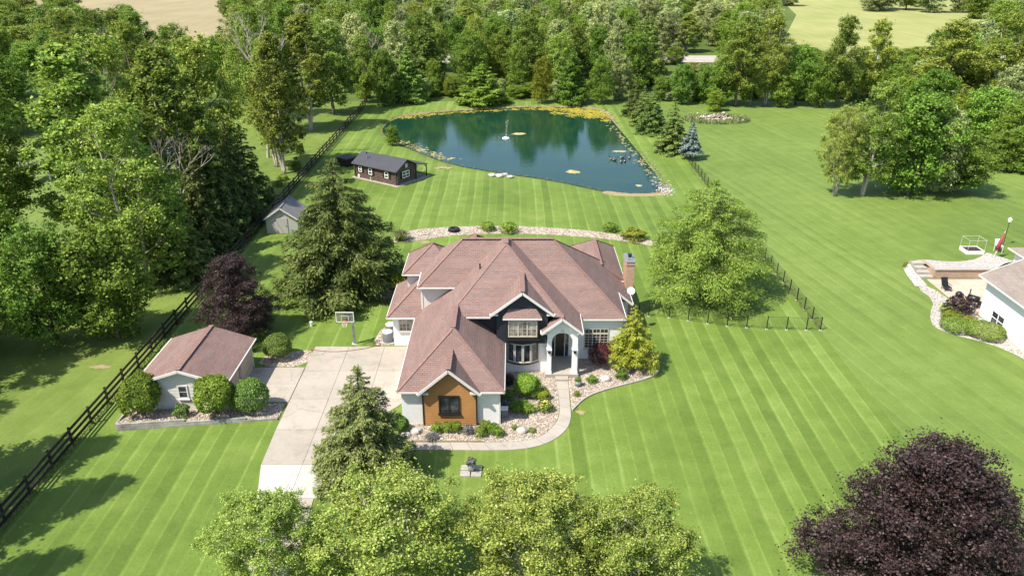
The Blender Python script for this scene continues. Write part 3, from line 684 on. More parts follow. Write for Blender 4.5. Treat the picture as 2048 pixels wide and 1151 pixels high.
# ------------------------------------------------------------------ the house
def at(px, py, Y):
    d = _fw * F_PX + Vector((1, 0, 0)) * (px - 1024) - _up * (py - 575.5)
    t = Y / d.y
    return Vector((d.x * t, Y, CAM_H + d.z * t))
def window(parent, x0, x1, z0, z1, y, sashes=2, muntin=(0, 0), frame='trim', gl='glass', sill=True, fw_=0.07, name='window'):
    """front-facing window: frame and bars as one part, each glazed leaf a pane of its own"""
    m = MB(); yo, yi = y - 0.06, y + 0.03
    m.box(x0, x1, yo, yi, z1 - fw_, z1); m.box(x0, x1, yo, yi, z0, z0 + fw_)
    m.box(x0, x0 + fw_, yo, yi, z0 + fw_, z1 - fw_); m.box(x1 - fw_, x1, yo, yi, z0 + fw_, z1 - fw_)
    w = (x1 - x0 - 2 * fw_); sw = w / sashes; cells = []
    for i in range(sashes):
        a = x0 + fw_ + i * sw; b = a + sw
        if i: m.box(a - fw_ * 0.6, a + fw_ * 0.6, yo + 0.005, yi, z0 + fw_, z1 - fw_)
        cells.append((a + (fw_ * 0.6 if i else 0), b - (fw_ * 0.6 if i < sashes - 1 else 0)))
    for a, b in cells:
        for k in range(1, muntin[0]):
            x = a + (b - a) * k / muntin[0]; m.box(x - 0.014, x + 0.014, yo + 0.02, yo + 0.035, z0 + fw_, z1 - fw_)
        for k in range(1, muntin[1]):
            z = z0 + fw_ + (z1 - z0 - 2 * fw_) * k / muntin[1]; m.box(a, b, yo + 0.022, yo + 0.033, z - 0.014, z + 0.014)
    if sill: m.box(x0 - 0.06, x1 + 0.06, y - 0.12, y + 0.0, z0 - 0.09, z0 - 0.003)
    wo2 = m.build(name, M[frame], parent)
    for a, b in cells: MB().box(a, b, yo + 0.04, yo + 0.05, z0 + fw_, z1 - fw_).build('pane', M[gl], wo2)
    return wo2
def siding(parent, fx0, fx1, z0, z1, y, step, mat, name='siding_board'):
    """lapped boards facing the street; fx0/fx1 give the wall's left and right end at a height"""
    z = z0
    while z < z1 - 0.02:
        zt = min(z + step, z1)
        a0, b0, a1, b1 = fx0(z), fx1(z), fx0(zt), fx1(zt)
        if b0 - a0 > 0.06:
            if b1 - a1 < 0.02: a1 = b1 = (a0 + b0) / 2; b1 += 0.01
            m = MB()
            lo, hi = y - 0.032, y - 0.006
            m.poly([(a0, lo, z), (b0, lo, z), (b1, hi, zt), (a1, hi, zt)])
            m.poly([(a0, lo, z), (a0, y + 0.01, z), (b0, y + 0.01, z), (b0, lo, z)])
            m.poly([(a0, lo, z), (a1, hi, zt), (a1, y + 0.01, zt), (a0, y + 0.01, z)])
            m.poly([(b0, lo, z), (b0, y + 0.01, z), (b1, y + 0.01, zt), (b1, hi, zt)])
            m.build(name, M[mat], parent)
        z += step
def ridge_cap(parent, pts, w=0.30):
    m = MB()
    for a, b in zip(pts[:-1], pts[1:]):
        up = 0.04 if w > 0.32 else 0.006; ww = w if w > 0.32 else 0.20
        a = Vector(a) + Vector((0, 0, up)); b = Vector(b) + Vector((0, 0, up)); L = (b - a).length; k = max(1, int(L / 0.36))
        for i in range(k):       # overlapping cap shingles
            p = a.lerp(b, i / k); q = a.lerp(b, (i + 1.1) / k); m.bar(p + Vector((0, 0, 0.02 if w > 0.32 else 0.006)), q, ww * R.uniform(0.92, 1.05), 0.04 if w > 0.32 else 0.022)
    return m.build('ridge_cap', M['shingle_cap'], parent)
def gutter(parent, a, b, name='gutter'):
    a = Vector(a); b = Vector(b)
    return MB().bar(a + Vector((0, 0, -0.06)), b + Vector((0, 0, -0.06)), 0.09, 0.10).build(name, M['gutter'], parent)
def rake(parent, a, b, out=(0, -1, 0), h=0.17):
    a = Vector(a); b = Vector(b); o = Vector(out) * 0.03
    return MB().bar(a + o + Vector((0, 0, -0.095)), b + o + Vector((0, 0, -0.095)), 0.06, h).build('rake_board', M['trim'], parent)

house = thing('house', 'large house with reddish brown hip roofs, white brick walls and an arched front porch', 'house', (0, 50, 0))
# --- walls
def wall(name, mat, *boxes):
    m = MB()
    for b in boxes: m.box(*b)
    return m.build(name, M[mat], house)
garage_wall = wall('garage_wall', 'white_brick', (-7.35, -0.85, 43.9, 54.0, 0, 2.72))
brick_wall = wall('brick_wall', 'white_brick', (-0.849, 2.62, 50.8, 56, 0, 2.74), (2.621, 8.43, 52.8, 60.5, 0, 3.52))
side_wall = wall('side_wall', 'white_brick', (-9.45, -7.0, 54.9, 59.6, 0, 2.72))
upper_wall = wall('upper_wall', 'grey_siding', (-7.05, -3.2, 55.05, 60.9, 2.5, 5.2))
wall('upper_wall', 'grey_siding', (-8.5, -7.051, 57.75, 61.6, 0.0, 5.1)); wall('rear_wall', 'grey_siding', (-7.05, -0.3, 60.901, 62.4, 0, 5.1)); wall('rear_wall', 'grey_siding', (5.8, 9.35, 60.61, 68.6, 0, 2.95)); wall('bump_out_wall', 'grey_siding', (8.431, 9.55, 57.65, 60.599, 0, 2.62))
navy_wall = wall('navy_wall', 'navy', (-1.12, 2.62, 50.33, 50.79, 2.70, 5.05), (-3.6, -1.121, 50.95, 51.5, 2.5, 5.0))
m = MB()
gx = lambda z: (6.92 - z) / 0.77          # dormer gable half width
m.poly([(-1.5, 50.33, 5.05), (3.0, 50.33, 5.05), (0.75, 50.33, 6.85)]); m.poly([(-1.5, 50.33, 5.05), (0.75, 50.33, 6.85), (0.75, 51.4, 6.85), (-1.5, 51.4, 5.05)])
m.build('gable_wall', M['navy'], house)
siding(navy_wall, lambda z: -1.12, lambda z: 2.6, 2.72, 5.05, 50.33, 0.15, 'navy')
siding(navy_wall, lambda z: 0.75 - max(0.0, (6.80 - z) / 0.80), lambda z: 0.75 + max(0.0, (6.80 - z) / 0.80), 5.05, 6.75, 50.33, 0.15, 'navy')
siding(navy_wall, lambda z: -3.55 + (5.05 - z) * 1.1, lambda z: -1.14, 2.9, 5.0, 50.95, 0.15, 'navy')
siding(upper_wall, lambda z: -7.05, lambda z: -7.05 + (z - 2.9) * 1.25 + 0.4, 3.0, 5.2, 55.05, 0.16, 'grey_siding')
siding(upper_wall, lambda z: -8.5, lambda z: -7.05, 2.8, 5.1, 57.75, 0.16, 'grey_siding')
MB().box(-7.12, -6.98, 54.99, 55.12, 2.6, 5.15).build('corner_board', M['trim'], house)
# --- cedar-coloured gable front of the garage
ob = MB(); ob.box(-5.86, -2.40, 43.72, 43.899, 0.12, 2.75)
ob.poly([(-5.86, 43.72, 2.75), (-2.40, 43.72, 2.75), (-4.13, 43.72, 4.26)])
cedar = ob.build('cedar_wall', M['orange'], house)
siding(cedar, lambda z: -5.86 if z < 2.75 else -4.13 - (4.30 - z) / 0.895, lambda z: -2.40 if z < 2.75 else -4.13 + (4.30 - z) / 0.895, 0.12, 4.22, 43.72, 0.135, 'orange')
MB().box(-5.95, -5.862, 43.66, 43.9, 0.1, 2.72).build('corner_board', M['dark'], house)
MB().box(-2.398, -2.31, 43.66, 43.9, 0.1, 2.72).build('corner_board', M['dark'], house)
window(house, -4.86, -3.47, 1.03, 2.38, 43.68, 2, (0, 2), 'dark', 'glass', True, 0.09)
# --- garage wing roof and the tall hip that grows out of it
WS, FS, ES = 0.783, 0.54, 0.79
zW = lambda x: 2.75 + WS * (x + 7.6)
zF = lambda y: 5.05 + FS * (y - 49.95)
zE = lambda x: 8.34 - ES * (x + 0.46)
gp, ge, ap, rb = (-4.05, 47.35, 5.53), (-4.05, 50.84, 5.53), (-0.46, 56.04, 8.34), (-0.46, 57.35, 8.34)
FL, FR = (-7.6, 43.55, 2.75), (-0.5, 43.55, 2.75)
m = MB()
m.poly([FL, gp, ge, ap, rb, (-1.15, 57.9, zW(-1.15)), (-1.75, 57.9, zW(-1.75)), (-4.9, 55.04, zW(-4.9)), (-7.6, 55.04, 2.75)][::-1])
m.poly([FL, (-6.17, 43.55, 2.75), (-4.13, 45.98, 4.53), (-2.09, 43.55, 2.75), FR, gp])
m.poly([FR, (-0.5, 50.8, 2.75), (-3.25, 50.94, 4.905), (-3.435, 49.95, 5.05), ge, gp])
front_roof = m.build('front_roof', M['shingle'], house)
m = MB()
m.poly([(-3.435, 49.95, 5.05), (-1.5, 49.95, 5.05), (0.75, 53.5, 6.967), (3.0, 49.95, 5.05), (3.70, 49.95, 5.05), (3.63, 50.06, 5.11), ap, ge])
m.poly([ap, (3.63, 50.06, zE(3.63)), (3.63, 49.6, zE(3.63)), (5.14, 49.6, zE(5.14)), (5.14, 53.0, zE(5.14)), (0.0, 57.95, zE(0.0)), rb])
m.poly([(3.63, 49.6, zE(3.63)), (3.63, 50.5, zE(3.63)), (2.12, 50.5, 3.92), (2.12, 49.6, 3.92)])
m.poly([rb, (0.0, 57.95, zE(0.0)), (-1.15, 57.9, zW(-1.15))])
tall_roof = m.build('tall_hip_roof', M['shingle'], house)
ridge_cap(front_roof, [FL, gp]); ridge_cap(front_roof, [FR, gp]); ridge_cap(front_roof, [gp, ge], 0.36); ridge_cap(front_roof, [ge, ap])
ridge_cap(tall_roof, [ap, rb], 0.36); ridge_cap(tall_roof, [(3.63, 50.06, 5.11), ap]); ridge_cap(tall_roof, [(3.63, 49.62, zE(3.63)), (3.63, 50.06, 5.11)])
gutter(front_roof, FL, (-7.6, 55.0, 2.75)); gutter(front_roof, FL, (-6.2, 43.55, 2.75)); gutter(front_roof, (-2.1, 43.55, 2.75), FR); gutter(front_roof, FR, (-0.5, 50.7, 2.75))
gutter(tall_roof, (-3.3, 49.95, 5.05), (-1.55, 49.95, 5.05)); gutter(tall_roof, (5.16, 49.6, zE(5.16)), (5.16, 52.8, zE(5.16)))
MB().box(-7.58, -5.97, 43.57, 43.9, 2.60, 2.66).box(-2.29, -0.52, 43.57, 43.9, 2.60, 2.66).box(-7.58, -7.34, 43.9, 55.0, 2.60, 2.66).box(-0.86, -0.52, 43.9, 50.7, 2.60, 2.66).build('soffit', M['trim'], front_roof)
MB().box(-3.4, -1.55, 49.97, 50.95, 4.92, 4.96).box(3.05, 3.4, 49.97, 50.95, 4.92, 4.96).build('soffit', M['navy'], tall_roof)
# garage gable
m = MB(); gz = lambda x: 4.53 - 0.87 * abs(x + 4.13)
a, b, c = (-6.2, 43.35, gz(-6.2)), (-2.06, 43.35, gz(-2.06)), (-4.13, 43.35, 4.53)
m.poly([a, c, (-4.13, 46.1, 4.53), (-6.2, 43.6, gz(-6.2))][::-1]); m.poly([c, b, (-2.06, 43.6, gz(-2.06)), (-4.13, 46.1, 4.53)][::-1])
gr = m.build('gable_roof', M['shingle'], house)
for f in list(gr.data.polygons): pass
ridge_cap(gr, [c, (-4.13, 45.95, 4.53)], 0.36); rake(gr, a, c); rake(gr, c, b)
gutter(gr, (-6.22, 43.33, gz(-6.2)), (-6.22, 43.6, gz(-6.2))); gutter(gr, (-2.04, 43.33, gz(-2.06)), (-2.04, 43.6, gz(-2.06)))
MB().box(-6.2, -5.5, 43.4, 43.7, 2.62, 2.74).box(-2.76, -2.06, 43.4, 43.7, 2.62, 2.74).build('eave_return', M['trim'], gr)
# dormer gable over the upper window
m = MB(); dz = lambda x: 6.97 - 0.77 * abs(x - 0.75)
a, b, c, e = (-1.55, 50.0, dz(-1.55)), (3.05, 50.0, dz(3.05)), (0.75, 50.0, 6.97), (0.75, 53.6, 6.97)
m.poly([a, c, e, (-1.55, 50.35, dz(-1.55))][::-1]); m.poly([c, b, (3.05, 50.35, dz(3.05)), e][::-1])
dr = m.build('dormer_roof', M['shingle'], house)
ridge_cap(dr, [c, (0.75, 53.45, 6.97)], 0.36); rake(dr, a, c); rake(dr, c, b)
gutter(dr, (-1.57, 49.95, dz(-1.55)), (-1.57, 50.5, dz(-1.55) + 0.02)); gutter(dr, (3.07, 49.95, dz(3.05)), (3.07, 50.5, dz(3.05) + 0.02))
MB().box(-1.56, -1.0, 50.03, 50.3, 5.08, 5.19).box(2.5, 3.06, 50.03, 50.3, 5.08, 5.19).build('eave_return', M['trim'], dr)
# pent roof and box window under the gable
m = MB()
m.poly([(-0.66, 49.82, 4.98), (2.16, 49.82, 4.98), (1.75, 50.30, 5.52), (-0.25, 50.30, 5.52)])
m.poly([(-0.66, 49.82, 4.98), (-0.25, 50.30, 5.52), (-0.66, 50.30, 4.98)]); m.poly([(2.16, 49.82, 4.98), (2.16, 50.30, 4.98), (1.75, 50.30, 5.52)])
pr = m.build('pent_roof', M['shingle'], house)
gutter(pr, (-0.66, 49.82, 4.98), (2.16, 49.82, 4.98))
MB().box(-0.42, 1.95, 50.02, 50.29, 3.22, 4.86).box(-0.5, 2.03, 49.98, 50.29, 3.10, 3.219).build('window_box', M['dark'], house)
window(house, -0.28, 1.83, 3.40, 4.72, 50.02, 3, (2, 4), 'beige', 'glass_curtain', False, 0.075)
# bow window below
bow = MB(); seg = []
for k in range(5):
    t = k / 4; x = -0.42 + 2.44 * t; seg.append((x, 50.8 - 0.48 * (1 - (2 * t - 1) ** 2) ** 0.8))
P = [(-0.42, 50.82)] + seg[0:] + [(2.02, 50.82)]
bw = MB().prism(seg, 0.86, 1.02).prism([(p[0], p[1] - 0.05) if 0 < i < 4 else p for i, p in enumerate(seg)], 2.62, 2.70).build('bow_window', M['dark'], house)
fr = MB()
for (a, b) in zip(seg[:-1], seg[1:]):
    a = Vector((a[0], a[1], 0)); b = Vector((b[0], b[1], 0)); u = (b - a).normalized()
    for z in (1.06, 2.57): fr.bar((a.x, a.y, z), (b.x, b.y, z), 0.07, 0.09)
    for p in (a + u * 0.05, b - u * 0.05): fr.bar((p.x, p.y, 1.02), (p.x, p.y, 2.61), 0.08, 0.09, (0, 1, 0))
    q0, q1 = a + u * 0.09, b - u * 0.09; o = Vector((0, 0.035, 0))
    MB().poly([(q0.x, q0.y + .035, 1.1), (q1.x, q1.y + .035, 1.1), (q1.x, q1.y + .035, 2.53), (q0.x, q0.y + .035, 2.53)]).build('pane', M['glass'], bw)
fr.build('frame', M['beige'], bw)
MB().box(-0.36, -0.22, 50.72, 50.79, 1.1, 2.5).build('shutter', M['ac'], bw)
# porch
AX, AR, AZ = 3.67, 0.765, 2.98
ztop = lambda x: zE(3.63) - 0.16 - 0.79 * abs(x - 3.63)
m = MB(); xs = [2.58] + [AX + AR * math.cos(PI - PI * k / 18) for k in range(19)] + [4.82]; 
zs = [AZ] + [AZ + AR * math.sin(PI * k / 18) for k in range(19)] + [AZ]
for i in range(len(xs) - 1):
    x0, x1, a0, a1 = xs[i], xs[i + 1], zs[i], zs[i + 1]
    tops = [(x0, ztop(x0)), (x1, ztop(x1))]
    m.poly([(x0, 50.0, a0), (x1, 50.0, a1), (x1, 50.0, ztop(x1)), (x0, 50.0, ztop(x0))])
    m.poly([(x0, 50.34, a0), (x0, 50.34, ztop(x0)), (x1, 50.34, ztop(x1)), (x1, 50.34, a1)])
    m.poly([(x0, 50.0, a0), (x0, 50.34, a0), (x1, 50.34, a1), (x1, 50.0, a1)])
m.build('porch_arch', M['white'], house)
for (a, b) in ((2.58, 2.905), (4.435, 4.82)):
    cmb = MB().box(a, b, 50.0, 50.34, 0.3, AZ - 0.001).box(a - 0.035, b + 0.035, 49.965, 50.375, 0.3, 0.52).box(a - 0.03, b + 0.03, 49.97, 50.37, 2.28, 2.36)
    col_ = cmb.build('porch_column', M['white'], house)
    MB().box((a + b) / 2 - 0.10, (a + b) / 2 + 0.10, 49.88, 49.97, 2.08, 2.24).build('lamp', M['dark'], col_)
MB().box(4.55, 4.80, 50.345, 52.79, 2.9, 3.85).box(2.60, 2.85, 50.345, 50.79, 0.3, 3.85).build('porch_beam', M['white'], house)
MB().box(2.64, 4.6, 50.4, 52.79, 3.50, 3.56).build('porch_ceiling', M['white'], house)
MB().box(3.55, 3.79, 49.955, 49.999, AZ + AR + 0.02, AZ + AR + 0.24).build('keystone', M['trim'], house)
rake(tall_roof, (2.12, 49.6, 3.92), (3.63, 49.6, zE(3.63))); rake(tall_roof, (3.63, 49.6, zE(3.63)), (5.14, 49.6, zE(5.14)))
MB().box(2.12, 2.62, 49.62, 49.95, 3.80, 3.90).box(4.72, 5.14, 49.62, 49.95, 3.80, 3.90).build('eave_return', M['trim'], tall_roof)
gutter(tall_roof, (2.10, 49.6, 3.92), (2.10, 50.3, 3.92))
MB().box(2.46, 4.94, 49.92, 52.79, -0.05, 0.3).build('porch_floor', M['concrete_walk'], house)
MB().box(3.22, 4.18, 49.42, 49.919, -0.05, 0.16).build('step', M['concrete_walk'], house)
dd = MB().box(2.95, 3.02, 52.66, 52.79, 0.3, 3.1).box(4.34, 4.41, 52.66, 52.79, 0.3, 3.1).box(3.02, 4.34, 52.66, 52.79, 2.98, 3.1).box(3.27, 3.33, 52.68, 52.79, 0.3, 2.98).box(4.03, 4.09, 52.68, 52.79, 0.3, 2.98).box(3.02, 4.34, 52.68, 52.79, 2.40, 2.47).build('door_frame', M['trim'], house)
MB().box(3.33, 4.03, 52.71, 52.78, 0.31, 2.40).build('door', M['dark'], dd)
MB().box(3.95, 3.99, 52.64, 52.71, 1.3, 1.42).build('handle', M['steel'], dd)
for (a, b, z0, z1) in ((3.02, 3.27, 0.31, 2.40), (4.09, 4.34, 0.31, 2.40), (3.02, 4.34, 2.47, 2.98)): MB().box(a, b, 52.74, 52.76, z0, z1).build('pane', M['glass'], dd)
# front window of the right wing
p0, p1 = at(1169.2, 656.2, 52.8), at(1215.3, 695.0, 52.8)
wz = p1.z; wt = p0.z; mid_ = wz + (wt - wz) * 0.74
window(house, p0.x, p1.x, wz, mid_, 52.8, 3, (2, 5), 'beige', 'glass', True, 0.06)
window(house, p0.x, p1.x, mid_ + 0.003, wt, 52.8, 3, (2, 1), 'beige', 'glass', False, 0.06)
p0, p1 = at(797, 637.5, 54.9), at(828, 661.5, 54.9)
window(house, p0.x, p1.x, p1.z, p0.z, 54.9, 2, (2, 3), 'beige', 'glass_curtain', True, 0.06)
# --- main hip roof
MF = 0.82
zM = lambda y: 3.6 + MF * (y - 52.48)
rR, rL = (3.26, 57.88, 8.03), (-3.97, 57.88, 8.03)
m = MB()
m.poly([(8.66, 52.48, 3.6), rR, rL, (-7.3, 54.55, zM(54.55)), (1.2, 54.55, zM(54.55)), (1.2, 52.48, 3.6)][::-1])
m.poly([(8.66, 52.48, 3.6), (8.66, 63.28, 3.6), rR]); m.poly([(-7.3, 61.2, zM(54.55)), (-7.3, 54.55, zM(54.55)), rL])
m.poly([(8.66, 63.28, 3.6), (1.2, 63.28, 3.6), (1.2, 61.2, 5.3), (-7.3, 61.2, zM(54.55)), rL, rR][::-1])
m.poly([(8.661, 57.3, 3.599), (9.9, 57.3, 2.584), (9.9, 60.9, 2.584), (8.661, 60.9, 3.599)])
main_roof = m.build('main_roof', M['shingle'], house)
ridge_cap(main_roof, [rL, rR], 0.34); ridge_cap(main_roof, [(8.66, 52.48, 3.6), rR]); ridge_cap(main_roof, [(-7.3, 54.55, zM(54.55)), rL]); ridge_cap(main_roof, [(8.66, 63.2, 3.6), rR])
gutter(main_roof, (5.2, 52.48, 3.6), (8.66, 52.48, 3.6)); gutter(main_roof, (8.68, 52.48, 3.6), (8.68, 57.3, 3.6)); gutter(main_roof, (-7.3, 54.55, zM(54.55)), (-4.4, 54.55, zM(54.55))); gutter(main_roof, (-7.32, 54.55, zM(54.55)), (-7.32, 61.0, zM(54.55)))
gutter(main_roof, (9.92, 57.3, 2.58), (9.92, 60.9, 2.58)); rake(main_roof, (8.5, 57.28, 3.72), (9.9, 57.28, 2.584))
MB().box(-7.28, -3.5, 54.57, 55.05, 5.14, 5.18).box(5.2, 8.64, 52.5, 52.8, 3.44, 3.48).build('soffit', M['trim'], main_roof)
MB().tube([(-2.45, 54.7, zW(-2.45) - 0.1), (-2.45, 54.7, zW(-2.45) + 0.45)], 0.06, 8).build('vent_pipe', M['black_metal'], house)
def hip(name, x0, x1, y0, y1, ze, mm, y0hip=True, y1hip=True):
    xm = (x0 + x1) / 2; rz_ = ze + mm * (x1 - x0) / 2; d = (x1 - x0) / 2
    A = (xm, y0 + (d if y0hip else 0), rz_); B = (xm, y1 - (d if y1hip else 0), rz_)
    m_ = MB(); m_.poly([(x0, y1, ze), (x0, y0, ze), A, B]); m_.poly([(x1, y0, ze), (x1, y1, ze), B, A])
    m_.poly([(x0, y0, ze), (x1, y0, ze), A]); m_.poly([(x1, y1, ze), (x0, y1, ze), B])
    o = m_.build(name, M['shingle'], house)
    ridge_cap(o, [A, B], 0.34); ridge_cap(o, [(x0, y0, ze), A]); ridge_cap(o, [(x1, y1, ze), B]); ridge_cap(o, [(x0, y1, ze), B])
    gutter(o, (x0, y0, ze), (x0, y1, ze)); gutter(o, (x0, y0, ze), (x1, y0, ze)); gutter(o, (x1, y1, ze), (x1, y0 + 1.2, ze))
    return o
hip('side_roof', -9.85, -4.6, 54.42, 61.0, 2.75, 0.84)
hip('corner_roof', -8.85, -4.2, 57.4, 62.15, 5.15, 0.78)
hip('rear_roof', -6.05, 0.0, 57.95, 62.8, 5.3, 0.81, False, True)
hip('rear_roof', 5.45, 9.7, 61.0, 69.3, 3.0, 0.69, False, True)
# chimney and satellite dish
ch = MB().box(9.62, 10.3, 60.0, 61.85, 0, 5.12).box(9.58, 10.34, 59.96, 61.89, 4.85, 5.0).build('chimney', M['red_brick'], house)
MB().box(9.56, 10.36, 59.94, 61.91, 5.121, 5.19).box(9.75, 10.17, 60.3, 61.4, 5.191, 5.28).build('chimney_cap', M['steel'], ch)
MB().tube([(9.96, 60.85, 5.28), (9.96, 60.85, 5.5)], 0.14, 10).box(9.78, 10.14, 60.67, 61.03, 5.5, 5.54).build('flue', M['dark'], ch)
dish = thing('satellite_dish', 'white satellite dish on the right eave of the house beside the chimney', 'satellite dish', (9.55, 57.6, 2.87))
MB().tube([(9.55, 57.6, 2.85), (9.5, 57.6, 3.3), (9.62, 57.5, 3.6)], 0.03, 6).tube([(9.3, 57.8, 3.05), (9.5, 57.62, 3.3)], 0.02, 6).build('mast', M['steel'], dish)
m = MB(); ctr = Vector((9.65, 57.35, 3.72)); nrm = Vector((0.15, -0.75, 0.62)).normalized(); r_ = nrm.cross(Vector((0, 0, 1))).normalized(); u_ = r_.cross(nrm)
ring = []
for j, (rr, dd_) in enumerate(((0.34, 0.08), (0.23, 0.035), (0.11, 0.01))):
    ring.append([ctr + r_ * (math.cos(2 * PI * k / 20) * rr) + u_ * (math.sin(2 * PI * k / 20) * rr * 0.92) + nrm * dd_ for k in range(20)])
for j in range(2):
    for k in range(20): m.poly([ring[j][k], ring[j][(k + 1) % 20], ring[j + 1][(k + 1) % 20], ring[j + 1][k]])
m.poly(ring[2]); m.build('reflector', M['white'], dish, smooth=True)
MB().bar(ctr - u_ * 0.38 + nrm * 0.08, ctr + nrm * 0.42 - u_ * 0.1, 0.03, 0.03).build('feed_arm', M['steel'], dish)
# garage doors on the drive side
for y0 in (45.2, 48.6):
    gd = MB().box(-7.40, -7.351, y0, y0 + 2.7, 0.02, 2.2).build('garage_door', M['white'], house)
    for k in range(4): MB().box(-7.425, -7.401, y0 + 0.05, y0 + 2.65, 0.05 + k * 0.54, 0.05 + k * 0.54 + 0.5).build('door_panel', M['white'], gd)
for (x, y) in ((-0.80, 43.86), (4.86, 50.1), (-7.4, 54.86)): 
    MB().bar((x, y, 0.1), (x, y, 2.6), 0.06, 0.06, (0, 1, 0)).build('downspout', M['gutter'], house)
# ------------------------------------------------------------------ detached garage
og = thing('detached_garage', 'small detached garage with grey lap siding and reddish brown roof by the black fence', 'garage', (-22.57, 48.6, 0))
gw = MB().box(-25.4, -19.75, 45.65, 51.6, 0, 2.3).poly([(-25.4, 45.65, 2.3), (-19.75, 45.65, 2.3), (-22.57, 45.65, 3.2)]).build('wall', M['grey_siding'], og)
siding(gw, lambda z: -25.4 if z < 2.3 else -22.57 - (3.23 - z) / 0.33, lambda z: -19.75 if z < 2.3 else -22.57 + (3.23 - z) / 0.33, 0.05, 3.2, 45.65, 0.115, 'grey_siding')
window(og, -22.95, -22.25, 0.95, 2.0, 45.63, 1, (0, 2), 'trim', 'glass', True, 0.09)
m = MB(); e0, e1, rz_ = 2.3, 2.3, 3.34
m.poly([(-25.72, 45.32, 2.3), (-22.57, 45.32, rz_), (-22.57, 51.9, rz_), (-25.72, 51.9, 2.3)][::-1])
m.poly([(-22.57, 45.32, rz_), (-19.4, 45.32, 2.3), (-19.4, 51.9, 2.3), (-22.57, 51.9, rz_)][::-1])
orf = m.build('roof', M['shingle'], og)
ridge_cap(orf, [(-22.57, 45.32, rz_), (-22.57, 51.9, rz_)], 0.34)
rake(orf, (-25.72, 45.32, 2.3), (-22.57, 45.32, rz_), (0, -1, 0), 0.18); rake(orf, (-22.57, 45.32, rz_), (-19.4, 45.32, 2.3), (0, -1, 0), 0.18)
gutter(orf, (-19.38, 45.3, 2.3), (-19.38, 51.9, 2.3)); gutter(orf, (-25.74, 45.3, 2.3), (-25.74, 51.9, 2.3))
for y0, y1 in ((45.95, 48.45), (48.85, 51.25)):
    gd = MB().box(-19.749, -19.70, y0, y1, 0.02, 2.12).build('garage_door', M['tan'], og)
    for k in range(4): MB().box(-19.699, -19.68, y0 + 0.04, y1 - 0.04, 0.04 + k * 0.52, 0.04 + k * 0.52 + 0.49).build('door_panel', M['tan'], gd)
MB().box(-19.749, -19.66, 48.5, 48.8, 0.0, 2.2).build('door_post', M['timber'], og)
MB().bar((-19.7, 51.5, 0.05), (-19.7, 51.5, 2.2), 0.07, 0.07, (0, 1, 0)).build('downspout', M['gutter'], og)

# ------------------------------------------------------------------ garden shed by the fence
sh = thing('garden_shed', 'small pale shed with a grey gable roof tucked against the black fence', 'shed', (-25.3, 82, 0))
sw = MB().box(-27.05, -23.6, 80.66, 84.6, 0, 1.85).poly([(-27.05, 80.66, 1.85), (-23.6, 80.66, 1.85), (-25.32, 80.66, 3.0)]).poly([(-23.6, 84.6, 1.85), (-27.05, 84.6, 1.85), (-25.32, 84.6, 3.0)]).build('wall', M['shed_wall'], sh)
m = MB(); m.poly([(-27.2, 80.45, 1.78), (-25.32, 80.45, 3.06), (-25.32, 84.8, 3.06), (-27.2, 84.8, 1.78)][::-1]); m.poly([(-25.32, 80.45, 3.06), (-23.45, 80.45, 1.78), (-23.45, 84.8, 1.78), (-25.32, 84.8, 3.06)][::-1])
sr = m.build('roof', M['grey_roof'], sh); ridge_cap(sr, [(-25.32, 80.45, 3.05), (-25.32, 84.8, 3.05)], 0.2).data.materials[0] = M['grey_roof']
rake(sr, (-27.2, 80.45, 1.78), (-25.32, 80.45, 3.06), (0, -1, 0), 0.12); rake(sr, (-25.32, 80.45, 3.06), (-23.45, 80.45, 1.78), (0, -1, 0), 0.12)
dr_ = MB().box(-25.9, -24.7, 80.60, 80.659, 0.05, 1.8).build('door', M['shed_wall'], sh); MB().box(-24.85, -24.8, 80.56, 80.60, 0.85, 1.0).build('handle', M['dark'], dr_)

# ------------------------------------------------------------------ log cabin by the pond
CA = math.atan2(102.86 - 98.56, -21.32 + 15.14)          # direction along the long wall
ux, uy = Vector((math.cos(CA), math.sin(CA), 0)), Vector((0.57, 0.82, 0)).normalized()
cab = thing('log_cabin', 'dark brown log cabin with charcoal roof and white windows beside the pond', 'cabin', (-15.14, 98.56, 0))
CL, CW = 7.5, 3.75
def cp(a, b, z): p = Vector((-15.14, 98.56, 0)) + ux * a + uy * b; return (p.x, p.y, z)
MB().prism([cp(-0.55, -0.5, 0)[:2], cp(CL + 0.4, -0.45, 0)[:2], cp(CL + 0.4, CW + 2.2, 0)[:2], cp(-0.7, CW + 2.2, 0)[:2]], -0.05, 0.07).build('slab', M['concrete_walk'], cab)
core = MB().prism([cp(0.018, 0.018, 0)[:2], cp(CL - 0.018, 0.018, 0)[:2], cp(CL - 0.025, CW - 0.025, 0)[:2], cp(0.025, CW - 0.025, 0)[:2]], 0.05, 2.0)
core.poly([cp(0.025, 0.08, 2.0), cp(0.025, CW - 0.08, 2.0), cp(0.025, CW / 2, 3.0)]).poly([cp(CL - 0.08, 0.08, 2.0), cp(CL - 0.08, CW / 2, 3.05), cp(CL - 0.08, CW - 0.08, 2.0)])
core.build('chinking', M['chink'], cab)
lz = 0.17
while lz < 2.02:
    MB().tube([cp(-0.22, 0, lz), cp(CL + 0.22, 0, lz)], 0.086, 8).build('log', M['log'], cab)
    MB().tube([cp(-0.0, -0.2, lz + 0.09), cp(0, CW + 0.2, lz + 0.09)], 0.086, 8).build('log', M['log'], cab)
    MB().tube([cp(CL, -0.2, lz + 0.09), cp(CL, CW + 0.2, lz + 0.09)], 0.086, 8).build('log', M['log'], cab)
    MB().tube([cp(-0.22, CW, lz), cp(CL + 0.22, CW, lz)], 0.086, 8).build('log', M['log'], cab)
    lz += 0.205
gl_ = 2.2
